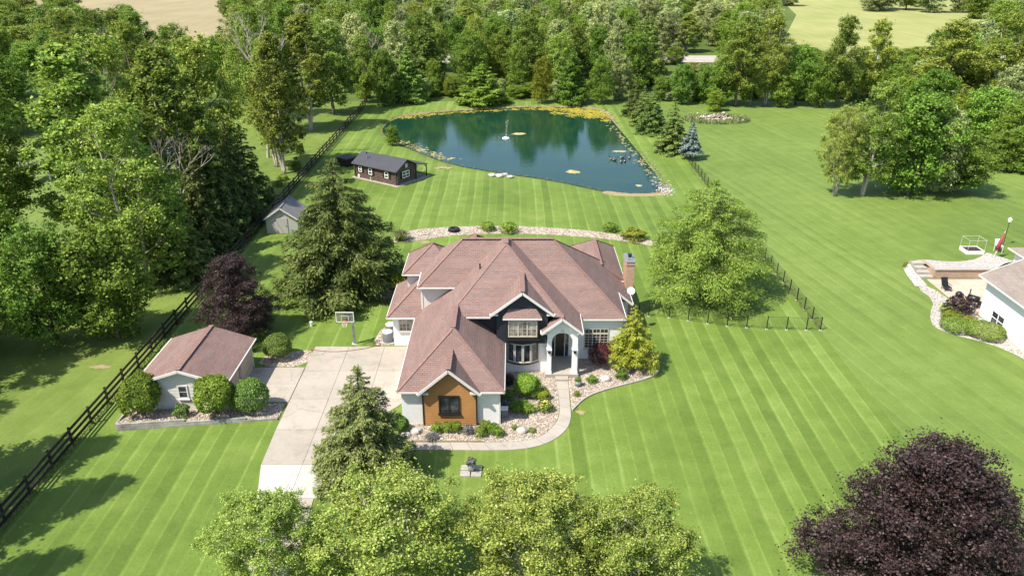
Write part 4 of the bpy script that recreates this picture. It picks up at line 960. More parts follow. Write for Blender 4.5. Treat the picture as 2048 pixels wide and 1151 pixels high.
while gl_ < 2.95:
    hw = (3.12 - gl_) / 1.1 * (CW / 2)
    for a in (0.0, CL): MB().tube([cp(a, CW / 2 - hw, gl_), cp(a, CW / 2 + hw, gl_)], 0.09, 8).build('log', M['log'], cab)
    gl_ += 0.2
def slabroof(A, B, C_, D, t=0.09):
    m_ = MB(); T = [A, B, C_, D]; m_.poly(T); m_.poly([(p[0], p[1], p[2] - t) for p in T][::-1])
    for i in range(4):
        p, q = T[i], T[(i + 1) % 4]; m_.poly([p, (p[0], p[1], p[2] - t), (q[0], q[1], q[2] - t), q])
    return m_
rg0, rg1 = cp(-0.35, CW / 2, 3.2), cp(CL + 0.35, CW / 2, 3.2)
rf = slabroof(cp(-0.35, -0.4, 1.98), cp(CL + 0.35, -0.4, 1.98), rg1, rg0).build('roof', M['cabin_roof'], cab)
slabroof(rg0, rg1, cp(CL + 0.35, CW + 0.3, 2.10), cp(-0.35, CW + 0.3, 2.10)).build('roof', M['cabin_roof'], cab)
slabroof(cp(-0.42, CW + 0.305, 2.12), cp(CL + 0.35, CW + 0.305, 2.12), cp(CL + 0.35, CW + 2.1, 1.82), cp(-0.42, CW + 2.1, 1.82)).build('porch_roof', M['cabin_roof'], cab)
for a in (-0.25, 2.4, 5.0, CL):
    pp = cp(a, CW + 1.95, 0); MB().bar((pp[0], pp[1], 0.05), (pp[0], pp[1], 1.78), 0.13, 0.13, (0, 1, 0)).bar((pp[0], pp[1], 1.35), cp(a, CW + 1.55, 1.78), 0.08, 0.08).build('porch_post', M['blackwood'], cab)
MB().bar(cp(-0.25, CW + 0.3, 0.75), cp(-0.25, CW + 1.9, 0.75), 0.06, 0.08).bar(cp(-0.25, CW + 0.3, 0.4), cp(-0.25, CW + 1.9, 0.4), 0.06, 0.08).build('porch_rail', M['blackwood'], cab)
sp_ = MB().tube([cp(CL - 1.6, 0.75, 2.4), cp(CL - 1.6, 0.75, 3.35)], 0.07, 8).build('stove_pipe', M['steel'], cab)
MB().tube([cp(CL - 1.6, 0.75, 3.35), cp(CL - 1.6, 0.75, 3.5)], 0.11, 8).build('cap', M['dark'], sp_)
def cab_win(a0, a1, z0, z1, face, bars=(1, 2)):
    """window set on the long wall (face 0) or on the gable (face 1), with dark shutters"""
    def q(t, o, z): return cp(t, -0.10 - o, z) if face == 0 else cp(-0.10 - o, t, z)
    up = (0, 0, 1); m_ = MB()
    for z in (z0, z1, (z0 + z1) / 2): m_.bar(q(a0, 0.03, z), q(a1, 0.03, z), 0.07, 0.08)
    for k in range(bars[0] + 1):
        t = a0 + (a1 - a0) * k / bars[0]; m_.bar(q(t, 0.03, z0), q(t, 0.03, z1), 0.08, 0.08, ux if face == 0 else uy)
    wv = m_.build('window', M['white'], cab)
    MB().poly([q(a0, 0.02, z0), q(a1, 0.02, z0), q(a1, 0.02, z1), q(a0, 0.02, z1)]).build('pane', M['glass'], wv)
    if z1 - z0 > 0.6 and face == 0:
        for t in (a0 - 0.22, a1 + 0.22): MB().bar(q(t, 0.02, z0 - 0.03), q(t, 0.02, z1 + 0.03), 0.05, 0.30, ux).build('shutter', M['blackwood'], cab)
    elif z1 - z0 > 0.6:
        for t in (a0 - 0.2, a1 + 0.2): MB().bar(q(t, 0.02, z0 - 0.03), q(t, 0.02, z1 + 0.03), 0.05, 0.26, uy).build('shutter', M['blackwood'], cab)
cab_win(1.35, 1.95, 0.85, 1.65, 0); cab_win(4.3, 4.9, 0.85, 1.65, 0); cab_win(6.2, 6.75, 0.95, 1.60, 0)
cab_win(1.05, 2.35, 0.85, 1.65, 1, (2, 2)); cab_win(1.72, 2.0, 2.15, 2.6, 1)
pp = cp(4.4, -0.35, 0); hyd = thing('water_spigot', 'small white water spigot post at the foot of the log cabin wall', 'spigot', (pp[0], pp[1], 0.07))
MB().tube([(pp[0], pp[1], 0.07), (pp[0], pp[1], 0.55)], 0.035, 8).bar((pp[0] - 0.08, pp[1], 0.52), (pp[0] + 0.08, pp[1], 0.52), 0.05, 0.06).build('post', M['white'], hyd)
hr = cp(6.75, -0.18, 0.35); hose = thing('hose_reel', 'white hose coiled on the log wall of the cabin', 'hose', hr)
m = MB()
for rr in (0.12, 0.16, 0.20): m.tube([(hr[0] + ux.x * math.cos(2 * PI * k / 14) * rr, hr[1] + ux.y * math.cos(2 * PI * k / 14) * rr, hr[2] + math.sin(2 * PI * k / 14) * rr) for k in range(15)], 0.02, 5)
m.build('coil', M['white'], hose)
tub = thing('hot_tub', 'dark square hot tub with a flat cover behind the log cabin', 'hot tub', (-23.7, 109.0, 0), None, CA)
MB().box(-1.0, 1.0, -1.0, 1.0, 0, 1.05).build('cabinet', M['blackwood'], tub, local=True)
MB().box(-1.04, 1.04, -1.04, 1.04, 1.051, 1.18).build('cover', M['dark'], tub, local=True)
for x in (-0.7, -0.35, 0, 0.35, 0.7): MB().box(x - 0.15, x + 0.15, -1.03, -1.001, 0.05, 1.0).build('panel', M['blackwood'], tub, local=True)

# ------------------------------------------------------------------ black board fence on the left
fl = thing('board_fence', 'long black three rail board fence running beside the trees to the pond', 'fence', (XL, 26, 0))
FX = XL
post_me = None; step = 2.44; y = 22.0; k = 0
pm = MB().box(-0.06, 0.06, -0.06, 0.06, 0, 1.42).build('post', M['blackwood'], fl, local=True); post_me = pm.data; pm.location = (0, y - 26, 0)
rmeshes = []
for q in range(4):
    a = MB(); n_ = R.uniform(-0.01, 0.01); a.bar((0, 0.015, 0), (0, step - 0.015, n_), 0.045, 0.20)
    o = a.build('rail', M['blackwood' if q < 2 else 'rail_worn'], fl, local=True); rmeshes.append(o.data)
    o.location = (0.095, y - 26, (0.36, 0.80, 1.24, 1.24)[q])
    if q == 3: bpy.data.objects.remove(o)
while y < 150:
    y += step
    p = link_mesh('post', post_me, fl); p.location = (0, y - 26, -R.random() * 0.06); p.rotation_euler = (R.uniform(-.015, .015), R.uniform(-.015, .015), 0)
    if y < 150:
        for z in (0.36, 0.80, 1.24):
            r_ = link_mesh('rail', rmeshes[R.randrange(4)], fl); r_.location = (0.095, y - 26, z + R.uniform(-0.015, 0.015))
# ------------------------------------------------------------------ black wire fence on the right
def wire_fence(name, pts, label, group=None, skip_first=False):
    base = pts[0]; o = thing(name, label, 'fence', (base[0], base[1], 0))
    pm_ = MB().box(-0.035, 0.035, -0.035, 0.035, 0, 1.22); d0 = None; foot = None
    for i, p in enumerate(pts):
        if not (skip_first and i == 0):
            if d0 is None:
                q = pm_.build('post', M['black_metal'], o, local=True); d0 = q.data
                q2 = MB().prism([(0.13 * math.cos(k) , 0.13 * math.sin(k)) for k in np.linspace(0, 2 * PI, 9)[:-1]], -0.02, 0.04).build('footing', M['concrete_new'], q, local=True); foot = q2.data
            else:
                q = link_mesh('post', d0, o); link_mesh('footing', foot, q)
            q.location = (p[0] - base[0], p[1] - base[1], 0)
        if i < len(pts) - 1:
            n_ = pts[i + 1]; m_ = MB()
            for z in [0.06 + 0.1 * k for k in range(12)]: m_.bar((p[0], p[1], z), (n_[0], n_[1], z), 0.005 if z < 1.1 else 0.014, 0.005 if z < 1.1 else 0.014)
            L = math.dist(p, n_); k_ = int(L / 0.13)
            for j in range(1, k_):
                t = j / k_; x_, y_ = p[0] + (n_[0] - p[0]) * t, p[1] + (n_[1] - p[1]) * t; m_.bar((x_, y_, 0.06), (x_, y_, 1.16), 0.005, 0.005, (0, 1, 0))
            m_.build('wire_panel', M['black_metal'], o)
    return o
fpts = [(11.0, 60.4), (11.83, 60.21), (13.55, 59.92), (15.07, 59.35), (16.61, 58.78), (18.15, 58.32), (19.72, 58.04), (21.32, 57.77), (22.96, 57.68), (24.57, 57.59), (25.75, 57.59)]
wire_fence('wire_fence', fpts, 'black wire fence curving from the house corner to the side boundary')
wire_fence('wire_fence', [(25.75, 57.59 + 1.95 * k) for k in range(29)], 'black wire fence running straight back along the open lawn towards the blue spruce', skip_first=True)
# ------------------------------------------------------------------ basketball hoop
bx_, by_ = -12.72, 55.25
hp = thing('basketball_hoop', 'basketball hoop with clear backboard on a dark pole beside the driveway', 'basketball hoop', (bx_, by_, 0))
MB().bar((bx_, by_, 0), (bx_, by_, 2.55), 0.15, 0.15, (0, 1, 0)).build('pole', M['ac'], hp)
MB().bar((bx_, by_, 2.5), (bx_ - 0.28, by_ - 0.62, 2.62), 0.09, 0.1).bar((bx_, by_, 2.05), (bx_ - 0.28, by_ - 0.62, 2.35), 0.06, 0.06).build('arm', M['ac'], hp)
cx_, cz_, byy = bx_ - 0.42, 2.72, by_ - 0.66
bb = MB().box(cx_ - 0.71, cx_ + 0.71, byy - 0.03, byy + 0.03, cz_ + 0.39, cz_ + 0.44).box(cx_ - 0.71, cx_ + 0.71, byy - 0.03, byy + 0.03, cz_ - 0.44, cz_ - 0.39).box(cx_ - 0.71, cx_ - 0.66, byy - 0.03, byy + 0.03, cz_ - 0.39, cz_ + 0.39).box(cx_ + 0.66, cx_ + 0.71, byy - 0.03, byy + 0.03, cz_ - 0.39, cz_ + 0.39).build('backboard', M['trim'], hp)
MB().box(cx_ - 0.66, cx_ + 0.66, byy - 0.006, byy + 0.006, cz_ - 0.39, cz_ + 0.39).build('pane', M['clear'], bb)
MB().box(cx_ - 0.26, cx_ + 0.26, byy - 0.02, byy - 0.012, cz_ + 0.10, cz_ + 0.13).box(cx_ - 0.30, cx_ - 0.27, byy - 0.02, byy - 0.012, cz_ - 0.3, cz_ + 0.13).box(cx_ + 0.27, cx_ + 0.30, byy - 0.02, byy - 0.012, cz_ - 0.3, cz_ + 0.13).build('target_square', M['trim'], bb)
MB().tube([(cx_ + math.cos(2 * PI * k / 20) * 0.23, byy - 0.30 + math.sin(2 * PI * k / 20) * 0.23, cz_ - 0.30) for k in range(21)], 0.016, 6).box(cx_ - 0.08, cx_ + 0.08, byy - 0.09, byy - 0.03, cz_ - 0.36, cz_ - 0.27).build('rim', M['rim'], hp)
m = MB()
for k in range(10):
    a = 2 * PI * k / 10
    for s in (-1, 1): m.bar((cx_ + math.cos(a) * 0.23, byy - 0.30 + math.sin(a) * 0.23, cz_ - 0.31), (cx_ + math.cos(a + s * 0.5) * 0.14, byy - 0.30 + math.sin(a + s * 0.5) * 0.14, cz_ - 0.70), 0.01, 0.01)
m.build('net', M['white'], hp)
MB().box(bx_ - 0.2, bx_ + 0.2, by_ - 0.2, by_ + 0.2, -0.02, 0.03).build('footing', M['concrete_new'], hp)
# ------------------------------------------------------------------ small things round the house
def condenser(x, y, label):
    o = thing('air_conditioner', label, 'air conditioner', (x, y, 0.03), 'air conditioner units')
    MB().prism([(x + dx, y + dy) for dx, dy in ((-.5, -.5), (.5, -.5), (.5, .5), (-.5, .5))], -0.02, 0.09).build('pad', M['concrete'], o)
    MB().lathe([(0.40, 0.0), (0.40, 0.78), (0.36, 0.83)], (x, y, 0.09), 24).build('casing', M['ac'], o)
    m_ = MB()
    for k in range(24):
        a = 2 * PI * k / 24; m_.bar((x + math.cos(a) * 0.41, y + math.sin(a) * 0.41, 0.14), (x + math.cos(a) * 0.41, y + math.sin(a) * 0.41, 0.84), 0.02, 0.02, (0, 1, 0))
    m_.build('louvre', M['steel'], o)
    MB().lathe([(0.40, 0.84), (0.40, 0.88), (0.27, 0.90), (0.27, 0.885)], (x, y, 0.09), 24).build('top_ring', M['gutter'], o)
    MB().lathe([(0.26, 0.86), (0.05, 0.87)], (x, y, 0.09), 18).build('fan_guard', M['dark'], o)
condenser(-10.05, 55.55, 'grey air conditioner unit nearer the driveway by the white side wall')
condenser(-10.0, 56.85, 'grey air conditioner unit farther from the driveway by the white side wall')
m = MB(); hz = [(-16.2, 54.2), (-14.5, 53.75), (-13.0, 53.9), (-11.6, 54.35), (-10.9, 54.75)]
hp_ = smooth_path(hz, 3); m.tube([(p[0], p[1], 0.075) for p in hp_], 0.022, 6); m.tube([(-10.9 + math.cos(t) * 0.3, 55.0 + math.sin(t) * 0.25, 0.09) for t in np.linspace(0, 12, 40)], 0.022, 6)
tag(m.build('garden_hose', M['red'], smooth=True), 'dark red garden hose lying across the top of the driveway', 'hose')
def boulder(x, y, r, label, z=0.0, flat=0.6, mat='stone'):
    m_ = MB(); sd = R.random() * 100; prof = []
    n_, k_ = 12, 7; b0 = 0
    for j in range(k_ + 1):
        ph = -PI / 2 + PI * j / k_
        for i in range(n_):
            th = 2 * PI * i / n_; f_ = 1 + 0.16 * math.sin(3 * th + sd) * math.cos(ph * 2 + sd) + R.uniform(-0.09, 0.09)
            m_.v.append((x + math.cos(th) * math.cos(ph) * r * f_, y + math.sin(th) * math.cos(ph) * r * 0.8 * f_, z + r * flat * 0.5 + math.sin(ph) * r * flat * f_))
    for j in range(k_):
        for i in range(n_):
            a = j * n_ + i; b = j * n_ + (i + 1) % n_; m_.f.append([a, b, b + n_, a + n_])
    o = m_.build('boulder', M[mat])
    return tag(o, label, 'boulder')
boulder(-6.37, 42.95, 0.42, 'large pale boulder left of the cedar garage front near the spruce')
boulder(-6.97, 42.45, 0.34, 'smaller pale boulder between the spruce and the cedar garage front')
boulder(0.68, 43.0, 0.40, 'grey boulder in the gravel inside the curve of the front walk')
boulder(6.97, 49.65, 0.42, 'whitish boulder in the gravel bed right of the porch')
boulder(-2.0, 43.2, 0.16, 'small grey stone among the plants under the garage wall')
boulder(-4.6, 42.2, 0.16, 'little stone by the blue grass tuft along the front walk')
for (px, py, r, lb) in ((984, 352, .55, 'leftmost'), (1000, 353, .6, 'second'), (1010, 350, .45, 'third'), (1020, 355, .5, 'rightmost')):
    p = G(px, py); boulder(p.x, p.y, r, lb + ' rock of the small pile on the front shore of the pond', 0.0, 0.45)
for k, (dx, dy) in enumerate(((-0.9, 0), (-0.1, 0.45), (0.7, 0.1))): boulder(-9.6 + dx, 107.0 + dy, 0.55, ('left', 'rear', 'right')[k] + ' flat stone of the three lying by the pond in front of the cabin', 0, 0.16, 'soil')
pts = np.column_stack([RNG.normal(19.9, 0.5, 190), RNG.normal(97.2, 1.2, 190), RNG.uniform(-0.14, 0.08, 190)])
tag(link_mesh('rock_pile', stones_mesh('rock_pile', pts, 0.10, 0.24, M['gravel_w'])), 'heap of pale rocks at the front right corner of the pond', 'rocks', kind='stuff')
pts = np.column_stack([RNG.normal(20.5, 0.3, 60), RNG.uniform(100, 118, 60), RNG.uniform(-0.12, 0.0, 60)])
tag(link_mesh('shore_stones', stones_mesh('shore_stones', pts, 0.07, 0.15, M['stones'])), 'scattered stones along the right bank of the pond', 'rocks', kind='stuff')
for k, (dx, dy) in enumerate(((0, 0), (0.9, 0.5), (0.5, -0.5), (1.5, 0.1))): boulder(-15.6 + dx, 107.9 + dy, 0.55, ('near left', 'rear', 'front', 'near right')[k] + ' rock of the cluster between the log cabin and the pond', 0, 0.7)
# tractor tyre and driftwood on the gravel crescent
tyx, tyy = -6.46, 81.4
prof = [(0.30, 0.04), (0.30, 0.30), (0.36, 0.38), (0.50, 0.40), (0.58, 0.33), (0.61, 0.2), (0.58, 0.07), (0.50, 0.0), (0.36, 0.0), (0.30, 0.04)]
m = MB(); n_ = 28
for r_, z_ in prof:
    for k in range(n_): m.v.append((tyx + math.cos(2 * PI * k / n_) * r_, tyy + math.sin(2 * PI * k / n_) * r_, 0.03 + z_))
for j in range(len(prof) - 1):
    for k in range(n_): m.f.append([j * n_ + k, j * n_ + (k + 1) % n_, (j + 1) * n_ + (k + 1) % n_, (j + 1) * n_ + k])
ty = m.build('tractor_tyre', M['rubber'], smooth=True); tag(ty, 'black tractor tyre lying flat on the gravel crescent behind the house', 'tyre')
m = MB()
for k in range(26):
    a = 2 * PI * k / 26; m.bar((tyx + math.cos(a) * 0.61, tyy + math.sin(a) * 0.61, 0.09), (tyx + math.cos(a + 0.12) * 0.61, tyy + math.sin(a + 0.12) * 0.61, 0.36), 0.05, 0.04)
tr = m.build('tread', M['rubber'], ty)
m = MB(); m.tube([(-10.2, 79.9, 0.08), (-9.5, 80.2, 0.1), (-8.9, 80.5, 0.2)], [0.05, 0.045, 0.02], 6).tube([(-9.6, 80.15, 0.1), (-9.2, 80.0, 0.22), (-8.8, 80.05, 0.3)], [0.035, 0.03, 0.015], 6).tube([(-9.3, 80.3, 0.1), (-8.7, 80.1, 0.15)], [0.03, 0.02], 6)
tag(m.build('driftwood', M['bark_pale'], smooth=True), 'forked piece of driftwood on the gravel left of the tractor tyre', 'driftwood')
m = MB().tube([(-3.9, 82.1, 0.07), (-3.2, 82.35, 0.1)], [0.06, 0.04], 6).tube([(-3.6, 82.2, 0.08), (-3.4, 82.45, 0.18)], [0.03, 0.015], 6)
tag(m.build('driftwood', M['bark'], smooth=True), 'short stick on the gravel right of the tractor tyre', 'driftwood')
# planters
def pot(x, y, r, h, label, mat, z=0.0, cat='planter'):
    o = thing('planter', label, cat, (x, y, z))
    MB().lathe([(r * 0.72, 0.0), (r * 0.95, h * 0.5), (r, h), (r * 0.88, h), (r * 0.85, h * 0.9)], (x, y, z), 18).build('pot', M[mat], o, smooth=True)
    MB().lathe([(r * 0.86, h * 0.86), (0.01, h * 0.9)], (x, y, z), 14).build('soil', M['mulch'], o)
    return o
pot1 = pot(4.82, 48.72, 0.26, 0.45, 'round grey pot with a small plant beside the porch step', 'ac', 0.04)
pot2 = pot(-2.49, 38.85, 0.25, 0.42, 'galvanised bucket planter standing on paving stones in the front lawn', 'steel', 0.09)
for k, (dx, dy, w, d) in enumerate(((-0.38, -0.28, 0.6, 0.5), (0.30, -0.30, 0.62, 0.5), (-0.36, 0.30, 0.62, 0.52), (0.33, 0.30, 0.58, 0.5))):
    a = R.uniform(-0.06, 0.06); x, y = -2.49 + dx, 38.82 + dy
    P = [(x + (sx * w / 2) * math.cos(a) - (sy * d / 2) * math.sin(a), y + (sx * w / 2) * math.sin(a) + (sy * d / 2) * math.cos(a)) for sx, sy in ((-1, -1), (1, -1), (1, 1), (-1, 1))]
    tag(MB().prism(P, -0.02, 0.085).build('paving_stone', M['kerb']), ('front left', 'front right', 'rear left', 'rear right')[k] + ' flat paving stone under the bucket planter in the lawn', 'paving stone', 'stones under the bucket planter')
bxx = thing('utility_box', 'blue grey utility box standing on the gravel right of the garage wall', 'utility box', (-0.5, 44.85, 0.03))
MB().box(-0.72, -0.30, 44.65, 45.05, 0.03, 0.62).build('cabinet', M['ac'], bxx); MB().box(-0.75, -0.27, 44.62, 45.08, 0.621, 0.68).build('lid', M['gutter'], bxx)
p = G(623, 652); sm = MB().tube([(p.x, p.y, 0), (p.x, p.y, 0.35)], 0.10, 8).lathe([(0.13, 0.35), (0.13, 0.42), (0.02, 0.45)], (p.x, p.y, 0), 10).build('standpipe', M['white'])
tag(sm, 'short white standpipe in the grass between the purple maple and the hoop', 'standpipe')
# ------------------------------------------------------------------ pond: fountain, geese
fx, fy = -1.0, 125.9
fo = thing('fountain', 'small white floating fountain throwing a thin jet in the middle of the pond', 'fountain', (fx, fy, -0.25))
MB().lathe([(0.55, -0.05), (0.62, 0.06), (0.5, 0.16), (0.2, 0.2), (0.12, 0.34)], (fx, fy, -0.25), 20).build('float', M['white'], fo, smooth=True)
MB().tube([(fx, fy, 0.05), (fx, fy, 0.30)], 0.05, 8).build('nozzle', M['steel'], fo)
V = []
for k in range(1300):
    t = R.random() ** 0.6; a = R.uniform(0, 2 * PI)
    if R.random() < 0.5: h = 0.1 + 2.9 * t; r = 0.03 + 0.34 * t * R.random()
    else: rr = R.random(); r = 0.5 + 3.2 * rr; h = max(0.0, 2.6 * (1 - (r / 3.7) ** 2) * 0.10) * R.random()
    x = fx + 0.25 * t + math.cos(a) * r; y = fy + math.sin(a) * r; z = -0.22 + h; s = R.uniform(0.008, 0.020)
    d = Vector((R.gauss(0, 1), R.gauss(0, 1), R.gauss(0, 1))).normalized() * s; e = Vector((0, 0, 1)).cross(d).normalized() * s if abs(d.z) < s * .99 else Vector((s, 0, 0))
    c = Vector((x, y, z)); V.append([tuple(c - d), tuple(c - e), tuple(c + d), tuple(c + e)])
sp2 = link_mesh('water_jet', quads_mesh('water_jet', np.array(V) - np.array((fx, fy, -0.25)), M['spray']), fo); sp2['kind'] = 'stuff'
def goose(x, y, rz, label, brown=True):
    o = thing('goose', label, 'goose', (x, y, -0.27), 'geese swimming on the pond', rz)
    m_ = MB(); path = [(-0.42, 0, 0.20), (-0.32, 0, 0.19), (-0.15, 0, 0.17), (0.05, 0, 0.17), (0.2, 0, 0.19), (0.28, 0, 0.27), (0.31, 0, 0.40), (0.33, 0, 0.52), (0.38, 0, 0.58), (0.45, 0, 0.57), (0.52, 0, 0.55)]
    m_.tube(path, [0.02, 0.08, 0.16, 0.17, 0.13, 0.07, 0.045, 0.042, 0.055, 0.045, 0.012], 10)
    b = m_.build('body', M['goose_brown'], o, smooth=True, local=True)
    for mt in ('goose_black', 'goose_white'): b.data.materials.append(M[mt])
    for pgn in b.data.polygons:
        c = pgn.center
        if c.z > 0.30: pgn.material_index = 1
        elif c.x < -0.30 or (c.x > 0.12 and c.z < 0.2): pgn.material_index = 2
    return o
for k, (px, py, rz, lb) in enumerate(((1243, 324, 1.1, 'goose nearest the front shore on the pond, left of its neighbour'), (1250, 323, 1.2, 'goose just right of the frontmost goose on the pond'), (1259, 316, 1.3, 'rightmost goose of the flock on the pond'), (1223, 319, 2.9, 'leftmost goose of the flock, facing the fountain'), (1230, 321, 0.4, 'second goose from the left of the flock on the pond'), (1246, 316, 0.2, 'goose swimming at the middle of the flock towards the right bank'))):
    p = G(px, py, -0.25); goose(p.x, p.y, rz, lb)
# ------------------------------------------------------------------ neighbour's place on the right
nb = thing('neighbour_house', 'neighbouring white house with grey brown roof at the right edge', 'house', (46, 54, 0))
NX, NY = 40.55, 60.45
nw = MB().box(NX, 56, 44, NY, 0, 3.72).build('wall', M['white_siding'], nb)
z = 0.1
while z < 3.68:          # lapped boards on the wall that faces the lawn
    m = MB(); m.poly([(NX - 0.03, 44, z), (NX - 0.006, 44, z + 0.18), (NX - 0.006, NY, z + 0.18), (NX - 0.03, NY, z)]); m.poly([(NX - 0.03, 44, z), (NX - 0.03, NY, z), (NX, NY, z), (NX, 44, z)]); m.build('siding_board', M['white_siding'], nb); z += 0.18
m = MB(); m.poly([(NX - 0.55, NY + 0.45, 3.62), (NX - 0.55, 43, 3.62), (48, 43, 7.0), (48, NY + 0.45, 7.0)]); m.poly([(48, 43, 7.0), (57, 43, 3.2), (57, NY + 0.45, 3.2), (48, NY + 0.45, 7.0)])
nr = m.build('roof', M['shingle_grey'], nb); gutter(nr, (NX - 0.6, NY + 0.45, 3.62), (NX - 0.6, 43, 3.62)); rake(nr, (NX - 0.55, NY + 0.47, 3.62), (48, NY + 0.47, 7.0), (0, 1, 0))
MB().box(NX - 0.52, NX, 43.2, NY + 0.4, 3.5, 3.54).build('soffit', M['trim'], nb)
MB().poly([(NX, NY, 3.72), (55.6, NY, 3.72), (48, NY, 6.9)]).build('gable_wall', M['white_siding'], nb)
MB().box(47.9, 58, 62.6, 68.6, 0, 3.0).build('wall', M['white_siding'], nb)
m = MB(); m.poly([(47.4, 62.1, 2.9), (59, 62.1, 2.9), (59, 65.6, 4.2), (50.0, 65.6, 4.2)]); m.poly([(47.4, 69.1, 2.9), (47.4, 62.1, 2.9), (50.0, 65.6, 4.2)]); m.poly([(59, 69.1, 2.9), (47.4, 69.1, 2.9), (50.0, 65.6, 4.2), (59, 65.6, 4.2)])
nr2 = m.build('roof', M['shingle_grey'], nb); gutter(nr2, (47.4, 62.1, 2.9), (59, 62.1, 2.9)); gutter(nr2, (47.4, 62.1, 2.9), (47.4, 69.1, 2.9))
def side_window(y0, y1, z0, z1, leaves):
    m_ = MB(); xo = NX - 0.07
    for z_ in (z0, z1): m_.box(xo, NX - 0.03, y0, y1, z_ - 0.04, z_ + 0.04)
    m_.box(xo, NX - 0.03, y0, y1, (z0 + z1) / 2 - 0.03, (z0 + z1) / 2 + 0.03)
    for k in range(leaves + 1):
        yy = y0 + (y1 - y0) * k / leaves; m_.box(xo, NX - 0.03, yy - 0.045, yy + 0.045, z0, z1)
    o = m_.build('window', M['white'], nb)
    for k in range(leaves):
        a = y0 + (y1 - y0) * k / leaves + 0.05; b = y0 + (y1 - y0) * (k + 1) / leaves - 0.05
        MB().box(NX - 0.05, NX - 0.035, a, b, z0 + 0.04, z1 - 0.04).build('pane', M['glass'], o)
side_window(57.0, 58.7, 0.25, 1.35, 2); side_window(53.4, 54.2, 1.7, 2.9, 1)
# patio below a block wall, with steps
patio = thing('patio', 'x', 'x', (44, 64, 0)); del patio['label'], patio['category']; patio['kind'] = 'structure'
for i in range(5):
    for j in range(6):
        x0 = 39.75 + i * 1.3; y0 = 60.5 + j * 1.26
        if x0 < 40.5 and j < 2: x0 = 40.1
        slab(patio, [(x0, y0), (39.75 + (i + 1) * 1.3, y0), (39.75 + (i + 1) * 1.3, y0 + 1.26), (x0, y0 + 1.26)], 'patio', 0.05)
bwall = thing('block_wall', 'tan block retaining wall behind the sunken patio of the neighbouring house', 'retaining wall', (42, 68.3, 0))
for row in range(4):
    x = 40.7 - (0.2 if row % 2 else 0)
    while x < 46.4:
        w = R.uniform(0.38, 0.46); MB().box(x, x + w - 0.012, 68.2 + row * 0.02, 68.5, row * 0.235, row * 0.235 + 0.226).build('block', M['block'], bwall); x += w
MB().box(40.402, 40.68, 68.25, 70.75, 0, 0.93).build('end_wall', M['block'], bwall)
MB().box(40.45, 46.5, 68.15, 68.62, 0.94, 1.01).build('coping', M['kerb'], bwall)
st_ = thing('garden_steps', 'pale stone steps leading up beside the block wall from the patio', 'steps', (39.9, 69, 0))
for k in range(4): MB().box(39.2, 40.4, 68.2 + k * 0.62, 68.2 + (k + 1) * 0.62 - 0.01, -0.02, 0.22 * (k + 1)).build('step', M['kerb'], st_)
m = MB(); outer = [(37.9, 66.5), (38.4, 69.5), (38.9, 71.4), (39.9, 72.5), (42.1, 73.2), (44.1, 72.4), (47.0, 72.9), (49.4, 75.0)]; inner = [(39.1, 66.5), (39.1, 68.3), (39.15, 70.7), (40.45, 70.7), (40.45, 68.6), (43.5, 68.6), (46.5, 68.6), (50, 71.5)]
hts = [0.05, 0.3, 0.85, 0.93, 0.93, 0.93, 0.93, 0.5]
outer, inner = resample(smooth_path(outer, 2), 40), resample(inner, 40); hh = np.interp(np.linspace(0, 7, 40), range(8), hts)
for i in range(39): m.poly([(outer[i][0], outer[i][1], 0.03), (outer[i + 1][0], outer[i + 1][1], 0.03), (inner[i + 1][0], inner[i + 1][1], hh[i + 1]), (inner[i][0], inner[i][1], hh[i])][::-1])
struct(m.build('gravel_bed', M['gravel_w'], smooth=True))
nbed = smooth_loop([(39.3, 66.6), (37.9, 66.4), (38.2, 63.4), (36.2, 60.3), (35.5, 58.2), (36.3, 56.9), (38.8, 55.2), (39.9, 52.8), (40.5, 50), (40.5, 60.4), (39.7, 62.4)], 1)
gravel_bed(nbed, 40, 'x', 0.03, 'gravel_w', 0.03, 0.07)
gl2 = thing('kettle_grill', 'black kettle grill on the patio edge of the neighbouring house', 'grill', (39.95, 62.9, 0.05))
MB().lathe([(0.05, 0.55), (0.22, 0.6), (0.29, 0.75), (0.30, 0.80), (0.28, 0.92), (0.18, 1.03), (0.03, 1.06)], (39.95, 62.9, 0.05), 18).build('kettle', M['black_metal'], gl2, smooth=True)
for k in range(3): a = 2 * PI * k / 3 + 0.4; MB().bar((39.95 + 0.1 * math.cos(a), 62.9 + 0.1 * math.sin(a), 0.65), (39.95 + 0.33 * math.cos(a), 62.9 + 0.33 * math.sin(a), 0.05), 0.03, 0.03).build('leg', M['black_metal'], gl2)
MB().bar((39.55, 62.9, 0.88), (39.7, 62.9, 0.88), 0.05, 0.04).bar((40.2, 62.9, 0.88), (40.35, 62.9, 0.88), 0.05, 0.04).build('handle', M['black_metal'], gl2)
sk = thing('smoker', 'black barrel smoker on legs beside the kettle grill', 'smoker', (40.75, 62.0, 0.05))
MB().tube([(40.45, 62.35, 0.85), (41.05, 61.65, 0.85)], 0.30, 14).build('barrel', M['black_metal'], sk, smooth=True)
MB().tube([(41.1, 61.6, 0.6), (41.45, 61.2, 0.6)], 0.2, 12).build('firebox', M['black_metal'], sk, smooth=True)
MB().tube([(40.5, 62.3, 1.1), (40.5, 62.3, 1.65)], 0.05, 8).build('stack', M['black_metal'], sk)
for (x, y) in ((40.4, 62.2), (40.6, 62.45), (40.95, 61.55), (41.15, 61.8)): MB().bar((x, y, 0.05), (x, y, 0.62), 0.04, 0.04, (0, 1, 0)).build('leg', M['black_metal'], sk)
lc = thing('lounge_chair', 'black metal lounge chair near the corner of the patio', 'chair', (40.3, 65.6, 0.05))
